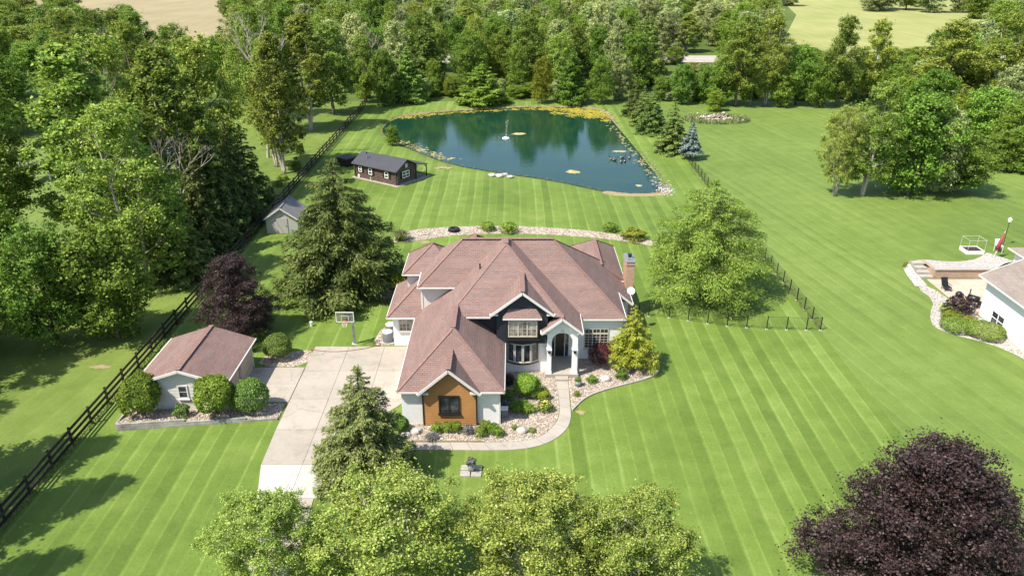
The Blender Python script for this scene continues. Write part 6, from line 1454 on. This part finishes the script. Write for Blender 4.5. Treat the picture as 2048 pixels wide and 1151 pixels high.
for (x, y, h, r, pr, lb) in ((1.1, 47.5, 1.75, 0.92, 'b_loose', 'dense green bush in front of the bow window'), (-7.35, 43.0, 1.3, 0.62, 'b_loose', 'dark green bush beside the white wall left of the cedar front'),
                         (-5.0, 42.9, 0.75, 0.42, 'b_bright', 'leftmost low green plant under the cedar front'), (-4.25, 43.0, 0.8, 0.42, 'b_bright', 'second low green plant under the cedar front'), (-3.65, 43.0, 0.8, 0.40, 'b_dk', 'third low green plant under the cedar front'), (-2.95, 42.85, 0.6, 0.42, 'b_grey', 'grey lavender mound under the garage window'),
                         (-2.05, 42.5, 0.8, 0.42, 'b_dk', 'leftmost plant of the green row under the right garage wall'), (-1.75, 43.15, 0.8, 0.42, 'b_ysm', 'yellowish plant of the green row under the right garage wall'), (-1.25, 42.85, 0.8, 0.45, 'b_bright', 'middle plant of the green row under the right garage wall'), (-0.85, 42.5, 0.7, 0.38, 'b_dk', 'rightmost plant of the green row under the right garage wall'),
                         (2.2, 47.0, 0.75, 0.62, 'b_ysm', 'yellow green mound right of the dense bush by the walk'), (2.3, 45.6, 0.7, 0.62, 'b_bright', 'flowering mound with pale yellow blooms by the front walk'), (-0.3, 48.9, 0.85, 0.5, 'b_pur', 'dark purple leaved plant by the garage wall under the bow window'), (-0.35, 47.0, 0.7, 0.55, 'b_dk', 'dark hosta clump along the right garage wall'), (-0.3, 45.9, 0.65, 0.5, 'b_grey', 'silvery plant beside the utility box'),
                         (5.9, 49.2, 0.6, 0.42, 'b_bright', 'small green plant left of the whitish boulder'), (8.15, 49.8, 0.65, 0.5, 'b_dk', 'small green plant right of the whitish boulder'), (4.62, 47.4, 0.4, 0.25, 'b_bright', 'tiny green plant by the edge of the front walk'), (1.35, 43.0, 0.25, 0.3, 'b_small', 'tiny low plant right of the grey boulder'), (0.2, 43.3, 0.3, 0.25, 'b_dk', 'tiny low plant left of the grey boulder'),
                         (6.85, 52.0, 1.75, 1.0, 'b_red', 'dark red barberry under the right front window'), (-10.35, 65.0, 2.4, 1.0, 'b_yel', 'bright yellow green bush behind the left corner of the house'), (-11.3, 63.4, 1.2, 0.8, 'b_grey', 'greyish shrub beside the yellow green bush'),
                         (-2.7, 81.6, 1.0, 0.75, 'b_dk', 'left dark shrub on the gravel crescent'), (-0.4, 81.0, 1.15, 0.85, 'b_bright', 'right shrub of the pair on the gravel crescent'), (10.9, 81.4, 0.95, 0.75, 'b_dk', 'dark shrub on the right part of the gravel crescent'), (13.25, 78.9, 1.15, 1.2, 'b_ysm', 'yellow green mound at the right end of the gravel crescent')):
    plant(PR[pr], 'shrub', lb, 'shrub', (x, y, 0.03), h * 0.9, r * (0.82 if pr.startswith('b_') and r < 0.7 else 1))
plant(PR['t_pale'], 'ornamental_grass', 'tall pale ornamental grass at the left end of the gravel crescent', 'grass', (-12.05, 78.6, 0.02), 1.5, 1.35)
plant(PR['t_green'], 'daylily_clump', 'green daylily clump in front of the dense bush', 'plant', (0.45, 45.6, 0.03), 0.85, 1.0); plant(PR['t_green'], 'daylily_clump', 'smaller daylily clump nearest the front walk curve', 'plant', (1.15, 45.35, 0.03), 0.7, 0.7)
plant(PR['t_grey'], 'fescue_tuft', 'bluish grey grass tuft beside the front walk', 'plant', (-5.25, 42.15, 0.03), 0.5, 0.62)
plant(PR['b_small'], 'potted_plant', 'small green plant growing in the grey pot by the step', 'plant', (4.82, 48.72, 0.42), 0.32, 0.22); plant(PR['b_grey'], 'potted_plant', 'dusty green plant growing in the bucket planter', 'plant', (-2.49, 38.85, 0.45), 0.5, 0.3)
V = []
for (cx2, cy2, cz2, rr2, n2) in ((2.3, 45.6, 0.55, 0.5, 60),):
    for k in range(n2):
        a = R.uniform(0, 6.28); d = R.random() ** 0.5 * rr2; c = np.array([cx2 + math.cos(a) * d, cy2 + math.sin(a) * d, 0.03 + 0.72 - 0.35 * (d / rr2) ** 2]); s = 0.045
        V.append([c + [-s, 0, 0], c + [0, -s, 0.01], c + [s, 0, 0], c + [0, s, 0.01]])
tag(link_mesh('yellow_blooms', quads_mesh('yellow_blooms', np.array(V), M['petal'])), 'pale yellow blooms on the mound by the front walk', 'flowers', kind='stuff')
for (x, y, h, r, pr, lb) in ((37.0, 57.6, 0.9, 1.15, 'b_hedge', 'left clipped hedge mound by the neighbouring house'), (38.9, 56.6, 0.95, 1.45, 'b_hedge', 'right broader clipped hedge mound by the neighbouring house'), (38.85, 60.7, 1.5, 1.0, 'b_pur', 'dark purple shrub beside the black grills'), (38.1, 61.0, 0.7, 0.6, 'b_bright', 'bright green plant left of the purple shrub by the patio'), (37.5, 59.4, 0.8, 0.7, 'b_ysm', 'yellow green plant behind the left hedge mound'), (38.6, 58.6, 0.7, 0.6, 'b_ysm', 'yellow plant right behind the hedge mounds'), (39.3, 70.9, 0.5, 0.5, 'b_ysm', 'low yellow green plant beside the garden steps')):
    plant(PR[pr], 'shrub', lb, 'shrub', (x, y, 0.03), h, r)
p = G(786, 290); plant(PR['map1'], 'young_tree', 'young light green tree on the left bank of the pond', 'tree', p, 3.1, 1.4)
p = G(1428, 222); plant(PR['map1'], 'young_tree', 'light green sapling behind the rubble heap', 'tree', p, 3.8, 2.2)
tg = PR['t_pale']
Vg = []
rngg = np.random.default_rng(77)
for k in range(2600):
    a = rngg.uniform(0, 6.28); d = math.sqrt(rngg.uniform(0.25, 1)); x = 36.5 + math.cos(a) * 6.0 * d; y = 138.6 + math.sin(a) * 3.6 * d; h = rngg.uniform(0.3, 0.8); w = 0.07; t = rngg.uniform(0, 3.14); dx, dy = math.cos(t) * w, math.sin(t) * w; lx, ly = rngg.normal(size=2) * 0.12
    Vg.append([(x - dx, y - dy, 0), (x + dx, y + dy, 0), (x + dx * .3 + lx, y + dy * .3 + ly, h), (x - dx * .3 + lx, y - dy * .3 + ly, h)])
tag(link_mesh('long_grass', quads_mesh('long_grass', np.array(Vg), M['lf_tuft'])), 'long pale grass growing round the rubble heap', 'grass', kind='stuff')
# uncut grass under both wire fence runs and along the board fence
Vg = []
for k in range(9000):
    u = rngg.random()
    if u < 0.12: x, y = 25.75 + rngg.normal() * 0.08, rngg.uniform(58, 112)
    elif u < 0.8: x, y = XL + 0.05 + rngg.normal() * 0.15, rngg.uniform(30, 150)
    else:
        i = rngg.integers(0, len(POND_S)); q = rim_out[i]; x, y = q[0] + rngg.normal() * 0.2, q[1] + rngg.normal() * 0.2
    h = rngg.uniform(0.08, 0.26); w = 0.03; t = rngg.uniform(0, 3.14); dx, dy = math.cos(t) * w, math.sin(t) * w; lx, ly = rngg.normal(size=2) * 0.06; zz = -0.12 if u >= 0.8 else 0.0
    Vg.append([(x - dx, y - dy, zz), (x + dx, y + dy, zz), (x + dx * .3 + lx, y + dy * .3 + ly, h + zz), (x - dx * .3 + lx, y - dy * .3 + ly, h + zz)])
tag(link_mesh('uncut_grass', quads_mesh('uncut_grass', np.array(Vg), M['lf_tuft'])), 'thin fringe of uncut grass along the fences and the pond edge', 'grass', kind='stuff')
# ------------------------------------------------------------------ trees left of the fence
TREES = []            # (x, y, r) of everything planted, to keep crowns apart
def tree(pr, name, label, x, y, h, r, group=None, lean=(0, 0)):
    TREES.append((x, y, r)); return plant(PR[pr], name, label, 'tree', (x, y, 0), h, r, group, None, lean)
def tree_px(pr, name, label, px, by, ty, hw, group=None, tx=None):
    p = G(px, by); return tree(pr, name, label, p.x, p.y, top_z(tx or px, ty, p.y), px_m(p, hw), group)
GL = 'trees left of the board fence'
for a in (('map2', 'maple_tree', 'green tree with a low crown nearest the fence left of the purple maple', -32.2, 56.3, 9.5, 3.9), ('map0', 'maple_tree', 'dark green tree in the shade left of the small garage', -36.6, 55.2, 10.2, 4.3), ('map2', 'maple_tree', 'low green tree at the left edge level with the small garage', -43.5, 53.0, 8.6, 4.6), ('map1', 'maple_tree', 'light green tree at the left edge above the mown glade', -45.0, 60.5, 11.0, 5.0),
          ('cot1', 'cottonwood_tree', 'tall cottonwood with pale limbs nearest the purple maple', -34.5, 66.5, 17.0, 5.6), ('cot3', 'cottonwood_tree', 'tallest cottonwood of the left group', -41.0, 73.5, 21.0, 6.4), ('cot0', 'cottonwood_tree', 'broad cottonwood at the left of the tall group', -50.5, 71.0, 19.0, 6.6), ('cot3', 'cottonwood_tree', 'cottonwood near the fence behind the tall pale limbed one', -35.5, 79.5, 20.0, 5.6), ('cot1', 'cottonwood_tree', 'cottonwood at the back of the left group before the side pond', -44.0, 85.0, 20.5, 6.2), ('cot2', 'cottonwood_tree', 'cottonwood leaning over the side pond', -36.8, 92.0, 19.5, 5.4),
          ('cot3', 'cottonwood_tree', 'slim cottonwood on the mown strip by the fence opposite the cabin', -31.6, 104.5, 18.6, 4.4), ('cot3', 'cottonwood_tree', 'second slim cottonwood on the mown strip opposite the cabin', -33.6, 108.0, 17.5, 4.2),
          ('cot3', 'cottonwood_tree', 'large cottonwood where the board fence meets the pond corner', -34.0, 131.0, 18.5, 5.6), ('cot0', 'cottonwood_tree', 'large cottonwood left of the pond corner', -40.5, 128.0, 20.0, 5.8), ('cot2', 'cottonwood_tree', 'cottonwood behind the pond corner beside the fence end', -33.0, 144.0, 16.0, 5.0), ('cot0', 'cottonwood_tree', 'cottonwood rising behind the bare tree', -47.0, 140.0, 19.0, 5.6)):
    tree(*a, GL)
tree('dead', 'bare_tree', 'tall bare grey tree standing beside the slim cottonwoods', -36.2, 113.0, 19.0, 4.6); tree('dead2', 'bare_tree', 'smaller bare tree among the far left crowns', -76.0, 150.0, 14.0, 3.4); tree('dead2', 'bare_tree', 'pale bare tree left of the pond wood', -30.0, 172.0, 11.0, 4.0)
tree('dead2', 'bare_tree', 'dead pale limbs poking from the cottonwoods towards the fence', -33.6, 72.5, 12.0, 4.2); tree('dead2', 'bare_tree', 'dead limbs among the tall cottonwood crowns', -43.0, 79.0, 18.5, 3.8)
for k, (x, y, h) in enumerate(((-31.2, 74.0, 11), (-31.4, 79.5, 12), (-31.6, 85.0, 12), (-32.0, 90.5, 10), (-31.4, 68.8, 9))):
    tree('spr_d', 'spruce_tree', ('second', 'middle', 'fourth', 'farthest', 'nearest')[k] + ' dark spruce in the shady row just behind the board fence', x, y, h, 3.0, 'dark spruces along the board fence')
for k, (px, py) in enumerate(((601, 312), (566, 360), (590, 340), (556, 372))):
    p = G(px, py); plant(PR['b_dk'], 'shrub', ('farthest', 'third', 'second', 'nearest')[k] + ' tiny evergreen on the mown strip left of the fence', 'shrub', p, (1.9, .7, 1.2, .7)[k], (.6, .7, .8, .6)[k])
# trees that stand just left of the view and shade the front lawn
for k, (x, y, h, r) in enumerate(((-33.6, 31.4, 17, 3.4), (-35.2, 36.4, 15, 3.4), (-32.4, 26.0, 15, 3.2), (-44.5, 40.5, 14, 4.4), (-42.5, 47.5, 13, 4.2))):
    tree('cot3' if k < 3 else 'cot1', 'cottonwood_tree', ('second', 'third', 'nearest', 'fourth', 'farthest')[k] + ' tree beyond the left edge whose shadow crosses the lawn', x, y, h, r)
FARL = []
GF = 'trees at the far left behind the side lawn'
for k, (pr, x, y, h, r) in enumerate((('map1', -84, 128, 13, 6), ('map2', -78, 138, 12, 5.5), ('map1', -96, 140, 15, 7), ('cot2', -70, 146, 16, 5.5), ('map0', -62, 150, 12, 5), ('map1', -104, 158, 16, 7), ('cot1', -88, 160, 17, 6), ('map2', -92, 116, 10, 5), ('map1', -100, 122, 12, 6), ('map2', -58, 160, 12, 5), ('map0', -72, 172, 13, 5.5), ('cot2', -84, 180, 15, 5.5), ('pine', -64, 178, 12, 4), ('map2', -50, 152, 11, 4.6), ('wil0', -55, 176, 11, 5))):
    FARL.append((tree(pr, 'background_tree', 'leafy tree of the loose group beyond the far left lawn', x, y, h, r, GF), pr, 'leafy tree of the loose group beyond the far left lawn', x, y))
# ------------------------------------------------------------------ the wood behind the pond: front row, tree by tree
GB = 'trees on the far bank of the pond'
for (pr, nm, px, by, ty, hw, lb) in (('pine', 'pine_tree', 820, 203, 92, 34, 'dark green pine at the far left bank of the pond'), ('map2', 'maple_tree', 770, 212, 100, 34, 'low branching tree left of the dark pine'), ('cot2', 'cottonwood_tree', 733, 205, 70, 34, 'cottonwood at the far end of the board fence'),
    ('map_y', 'yellow_tree', 905, 192, 152, 22, 'small yellow leaved tree on the far bank'), ('pine_b', 'larch_tree', 965, 207, 128, 46, 'bright feathery tree with low skirts on the far bank'), ('map0', 'maple_tree', 940, 178, 62, 44, 'large dark round maple rising behind the yellow tree'), ('map_y', 'linden_tree', 1083, 206, 114, 26, 'dense round yellow green tree on the far bank'), ('pine_b', 'larch_tree', 1142, 207, 98, 30, 'tall feathery tree right of the round yellow green tree'), ('map1', 'maple_tree', 1203, 207, 112, 30, 'light green tree at the far right bank'), ('map1', 'maple_tree', 1035, 190, 88, 30, 'mid green tree between the feathery and the round tree'), ('map1', 'maple_tree', 868, 190, 118, 24, 'small light green tree between the dark pine and the yellow tree'),
    ('wil1', 'willow_tree', 1238, 200, 110, 28, 'greyish tree behind the row of dark spruces'), ('map2', 'maple_tree', 1362, 208, 128, 30, 'dark rounded tree right of the dark spruce row'), ('map2', 'maple_tree', 1408, 206, 132, 30, 'rounded tree behind the rubble heap'), ('map0', 'maple_tree', 1000, 172, 66, 34, 'tall dark tree behind the bright feathery one')):
    tree_px(pr, nm, lb, px, by, ty, hw, GB)
GR = 'trees along the edge of the open lawn'
for (pr, px, by, ty, hw, lb) in (('cot2', 1470, 212, 45, 52, 'tall tree left of the gap on the lawn edge'), ('cot1', 1530, 210, 30, 50, 'tallest tree on the lawn edge'), ('map0', 1590, 210, 90, 44, 'dense dark tree in the middle of the lawn edge'), ('cot2', 1672, 212, 32, 42, 'tall tree with a forked pale trunk on the lawn edge'), ('cot2', 1735, 208, 40, 40, 'tall tree right of the forked trunk on the lawn edge'), ('map2', 1440, 212, 120, 34, 'low tree at the left end of the lawn edge'), ('map2', 1632, 214, 128, 36, 'low round tree before the forked trunk'), ('map2', 1560, 213, 140, 34, 'low dark tree between the tall ones on the lawn edge'), ('map0', 1780, 215, 130, 40, 'dark low tree right of the tall ones on the lawn edge'), ('dead2', 1500, 209, 120, 30, 'bare grey stems among the lawn edge trees')):
    tree_px(pr, 'edge_tree', lb, px, by, ty, hw, GR)
for (pr, px, by, ty, hw, lb) in (('map1', 1855, 262, 140, 62, 'broad rounded tree at the right edge of the open lawn'), ('cot2', 1880, 225, 40, 70, 'large dark crowned tree rising at the right edge'), ('map_y', 1905, 275, 190, 40, 'yellow green tree behind the clump at the right'), ('map2', 1965, 290, 175, 60, 'dense tree at the far right edge of the lawn'), ('map1', 2025, 318, 200, 60, 'tree at the right margin above the lawn'), ('map2', 2000, 340, 262, 45, 'low bushy tree at the right margin of the lawn'), ('map2', 2050, 345, 250, 50, 'bushy tree cut by the right margin'), ('cot1', 1985, 230, 25, 70, 'big pale crowned tree high at the right margin'), ('cot2', 2060, 245, 40, 70, 'big tree cut by the right margin high up'), ('map1', 1800, 225, 150, 40, 'bright low tree behind the lawn clump'), ('wil0', 2010, 270, 130, 60, 'pale round tree half way up the right margin')):
    tree_px(pr, 'edge_tree', lb, px, by, ty, hw, GR)
# low scrub filling the skirts of the wood
GS = 'low scrub at the foot of the wood'
LATE = []
def scrub(x, y, r, h, lb): TREES.append((x, y, r * 0.5)); kd = R.choice(('map2', 'map1', 'map2', 'wil0')); LATE.append((plant(PR[kd], 'scrub_bush', lb, 'bush', (x, y, -0.2), h, r, GS), kd, lb, x, y))
for k in range(26): scrub(-30 + k * 2.15 + R.uniform(-0.8, 0.8), 160.5 + R.uniform(-1.5, 4), R.uniform(1.6, 2.6), R.uniform(2.2, 4.2), 'low leafy scrub under the trees on the far bank of the pond')
for k in range(30): scrub(30 + k * 1.75, 157 + R.uniform(-1, 5), R.uniform(1.8, 3.0), R.uniform(2.5, 5), 'low leafy scrub along the far edge of the open lawn')
for k in range(22):
    t = k / 21; scrub(72 + 22 * t + R.uniform(-1, 3), 150 - 42 * t + R.uniform(-2, 2), R.uniform(2, 3.4), R.uniform(3, 5.5), 'low leafy scrub down the right edge of the open lawn')
# ------------------------------------------------------------------ the deep wood, filled without crowding
def fill(n, box, kinds, hr, rr, label, group, name='wood_tree', keep=0.62, avoid=None, tries=60):
    made = 0
    for _ in range(n * tries):
        if made >= n: break
        x, y = R.uniform(box[0], box[1]), R.uniform(box[2], box[3]); r = R.uniform(*rr)
        if avoid and avoid(x, y): continue
        h = R.uniform(*hr)
        if blocks(x, y, h, r): continue
        if any((x - a) ** 2 + (y - b) ** 2 < (keep * (r + c)) ** 2 for a, b, c in TREES): continue
        kd = R.choice(kinds); LATE.append((tree(kd, name, label, x, y, h, r, group), kd, label, x, y)); made += 1
def pix(x, y, z):
    v = Vector((x, y, z - CAM_H)); d = v.dot(_fw); return 1024 + F_PX * x / d, 575.5 - F_PX * v.dot(_up) / d
OPEN = ((275, 432, 70, 999), (1578, 1845, 92, 345), (1345, 1428, 124, 208))      # gaps where field or road shows through
def blocks(x, y, h, r):
    px, py = pix(x, y, h); w = r / y * F_PX * 0.8
    return any(a - w < px < b + w and py < lim and y < ymax for a, b, lim, ymax in OPEN)
inview = lambda x, y, m=12: abs(x) < y * 0.70 + m
def no_mid(x, y): return not inview(x, y) or (204 < y < 224) or (y > 232 and -420 < x < -48 - 0) or (228 < y < 345 and 0.335 * y < x < 0.55 * y)
fill(64, (-52, 72, 164, 203), ['map0', 'map2', 'map1', 'wil0', 'wil1', 'cot2', 'cot3', 'ash', 'pine'], (11, 16), (3.2, 5.0), 'leafy tree deep in the wood between the pond and the road', 'trees deep in the wood before the road', avoid=no_mid)
fill(34, (66, 165, 130, 203), ['map0', 'map2', 'map1', 'cot2', 'wil0', 'ash'], (8, 14), (3.6, 5.6), 'leafy tree in the wood at the right', 'trees in the right hand wood', avoid=lambda x, y: not inview(x, y, 8) or y < 158 - (x - 72) * 1.6 or (x < 74 and y < 160))
fill(135, (-48, 112, 226, 330), ['wil0', 'wil1', 'wil0', 'wil1', 'map2', 'cot3', 'ash'], (9, 15), (4.4, 6.4), 'pale green tree in the wood beyond the road', 'pale trees beyond the road', avoid=no_mid, keep=0.58)
fill(34, (118, 290, 206, 420), ['wil0', 'map0', 'map2', 'wil1'], (10, 15), (5, 7.5), 'tree in the far wood at the upper right', 'far trees at the upper right', avoid=lambda x, y: not inview(x, y, 10) or x < 0.55 * y)
fill(60, (-62, 240, 346, 450), ['wil0', 'wil1', 'map0', 'map2'], (10, 15), (5.5, 8.5), 'distant tree on the skyline of the wood', 'distant trees behind the pale wood', avoid=lambda x, y: not inview(x, y, 10) or (0.36 * y < x < 0.43 * y), keep=0.55)
fill(70, (-165, -48, 226, 430), ['map0', 'cot2', 'map2', 'wil1'], (9, 14), (4.5, 6.5), 'tree behind the stubble field corner', 'trees by the stubble field corner', avoid=lambda x, y: x < -0.385 * y * 0.985, keep=0.55)
fill(30, (-330, -104, 224, 420), ['map0', 'map2', 'wil0', 'cot2'], (8, 13), (5, 7), 'tree of the line left of the stubble field', 'trees left of the stubble field', avoid=lambda x, y: x > -0.52 * y or not inview(x, y, 10) or (y > 270 and R.random() < 0.6), keep=0.55)
fill(12, (-150, -104, 205, 232), ['map0', 'cot2', 'pine'], (9, 14), (4.5, 6), 'tree of the hedgerow below the stubble field', 'hedgerow trees below the stubble field', avoid=lambda x, y: (208 < y < 221))
fill(16, (-130, -52, 186, 206), ['map0', 'map2', 'wil0', 'cot2'], (7, 12), (3.8, 5.5), 'tree of the belt before the road at the left', 'tree belt before the road', avoid=lambda x, y: not inview(x, y))
fill(44, (38, 150, 164, 206), ['map2', 'map1', 'wil0', 'map0'], (2.6, 4.8), (2.6, 4.2), 'low thicket bush in the scrub between the open lawn and the road', 'thicket between the open lawn and the road', name='thicket_bush', keep=0.45, avoid=lambda x, y: not inview(x, y))
for k in range(26):
    x, y = R.uniform(32, 56), R.uniform(163, 194); kd = R.choice(('map2', 'map1', 'wil0', 'ash'))
    LATE.append((plant(PR[kd], 'thicket_bush', 'x', 'bush', (x, y, -0.2), R.uniform(2.0, 3.2), R.uniform(2.0, 3.0), 'thicket before the road gap'), kd, 'bush in the thicket just before the visible piece of road', x, y))
for k in range(64):
    x = -130 + k * 4.4 + R.uniform(-1.2, 1.2); y = 204 + R.uniform(-1.5, 1.5)
    if 43 < x < 55: continue
    h, r = R.uniform(3.4, 5.2), R.uniform(2.6, 3.4)
    kd = R.choice(('map2', 'map1', 'wil0', 'ash', 'map0')); LATE.append((plant(PR[kd], 'verge_bush', 'x', 'bush', (x, y, -0.3), h, r, 'bushes along the road verge'), kd, 'bush in the row along the near verge of the road', x, y))
fill(26, (70, 190, 222, 232), ['map2', 'wil0', 'map1'], (1.8, 3.2), (2.4, 3.6), 'low hedge bush beyond the road', 'hedge beyond the road', name='hedge_bush', keep=0.45, avoid=lambda x, y: not inview(x, y))
# drop the trees nothing of which could be seen behind nearer crowns
GW, GH = 512, 288; occ = np.zeros((GH, GW), bool); YY, XX = np.mgrid[0:GH, 0:GW]
def disc(x, y, zc, rh, rv):
    px, py = pix(x, y, zc); d = math.hypot(x, y); return ((XX - px / 4) / max(0.6, rh / d * F_PX / 4)) ** 2 + ((YY - py / 4) / max(0.6, rv / d * F_PX / 4)) ** 2 < 1
late = {q[0].name: q for q in LATE}; gone = set()
allt = sorted([o for o in COL.objects if o.type == 'EMPTY' and o.get('category') in ('tree', 'bush') and o.location.y > 120], key=lambda o: o.location.y)
HH0 = {p['crown'].name: (p['H'], p['R']) for p in PR.values() if p['crown'] is not None}
for o in allt:
    cr = [c for c in o.children if c.data.name in HH0]
    if not cr: continue
    H0, R0 = HH0[cr[0].data.name]; h = H0 * o.scale[2]; r = R0 * o.scale[0]; x, y = o.location.x, o.location.y
    a = disc(x, y, h * 0.56, r, h * 0.46); tot = a.sum()
    if o.name in late and (tot == 0 or (a & ~occ).sum() / tot < 0.10): gone.add(o.name); continue
    occ |= disc(x, y, h * 0.52, r * 0.80, h * 0.40)
LATE = [q for q in LATE if q[0].name not in gone]
for nme in gone:
    o = bpy.data.objects[nme]
    for c in list(o.children): bpy.data.objects.remove(c)
    bpy.data.objects.remove(o)
print('dropped', len(gone))
# every tree of the deep wood is told apart by its kind, its row and its place in that row
LATE += FARL
BK = dict(map1='light green bush', map2='mid green bush', wil0='pale bush', map0='dark bush', ash='yellow green bush')
KIND = dict(map0='dark maple', map1='light green maple', map2='mid green maple', wil0='broad pale tree', wil1='narrow pale tree', cot0='cottonwood', cot1='cottonwood', cot2='slender cottonwood', cot3='poplar', ash='yellow green ash', pine='pine')
ONES = 'zeroth first second third fourth fifth sixth seventh eighth ninth tenth eleventh twelfth thirteenth fourteenth fifteenth sixteenth seventeenth eighteenth nineteenth'.split()
TENS = {20: 'twent', 30: 'thirt', 40: 'fort'}
def ordinal(n): return ONES[n] if n < 20 else (TENS[n // 10 * 10] + 'ieth' if n % 10 == 0 else TENS[n // 10 * 10] + 'y-' + ONES[n % 10])
for lab in sorted(set(q[2] for q in LATE)):
    mem = sorted([q for q in LATE if q[2] == lab], key=lambda q: q[4]); nrow = 1 if len(mem) < 20 else 3
    for ri in range(nrow):
        row = mem[len(mem) * ri // nrow: len(mem) * (ri + 1) // nrow]
        nm = lambda q: BK[q[1]] if 'bush' in q[0].name else KIND[q[1]]
        for kd in sorted(set(nm(q) for q in row)):
            same = sorted([q for q in row if nm(q) == kd], key=lambda q: q[3] / q[4])
            for i, q in enumerate(same):
                rw = '' if nrow == 1 else (' in the front rows', ' in the middle rows', ' in the back rows')[ri]
                tail = min((lab[lab.index(k):] for k in (' in the', ' at the', ' of the', ' deep in', ' beyond', ' on the', ' along', ' under', ' down', ' behind') if k in lab), key=lambda t: -len(t)).strip()
                w = ((ordinal(i + 1) + ' ' if len(same) > 1 else 'only ') + kd + (' from the left' if len(same) > 1 else '') + rw + ', ' + tail).split()
                q[0]['label'] = ' '.join(w[:16])
SCENE_DONE = True
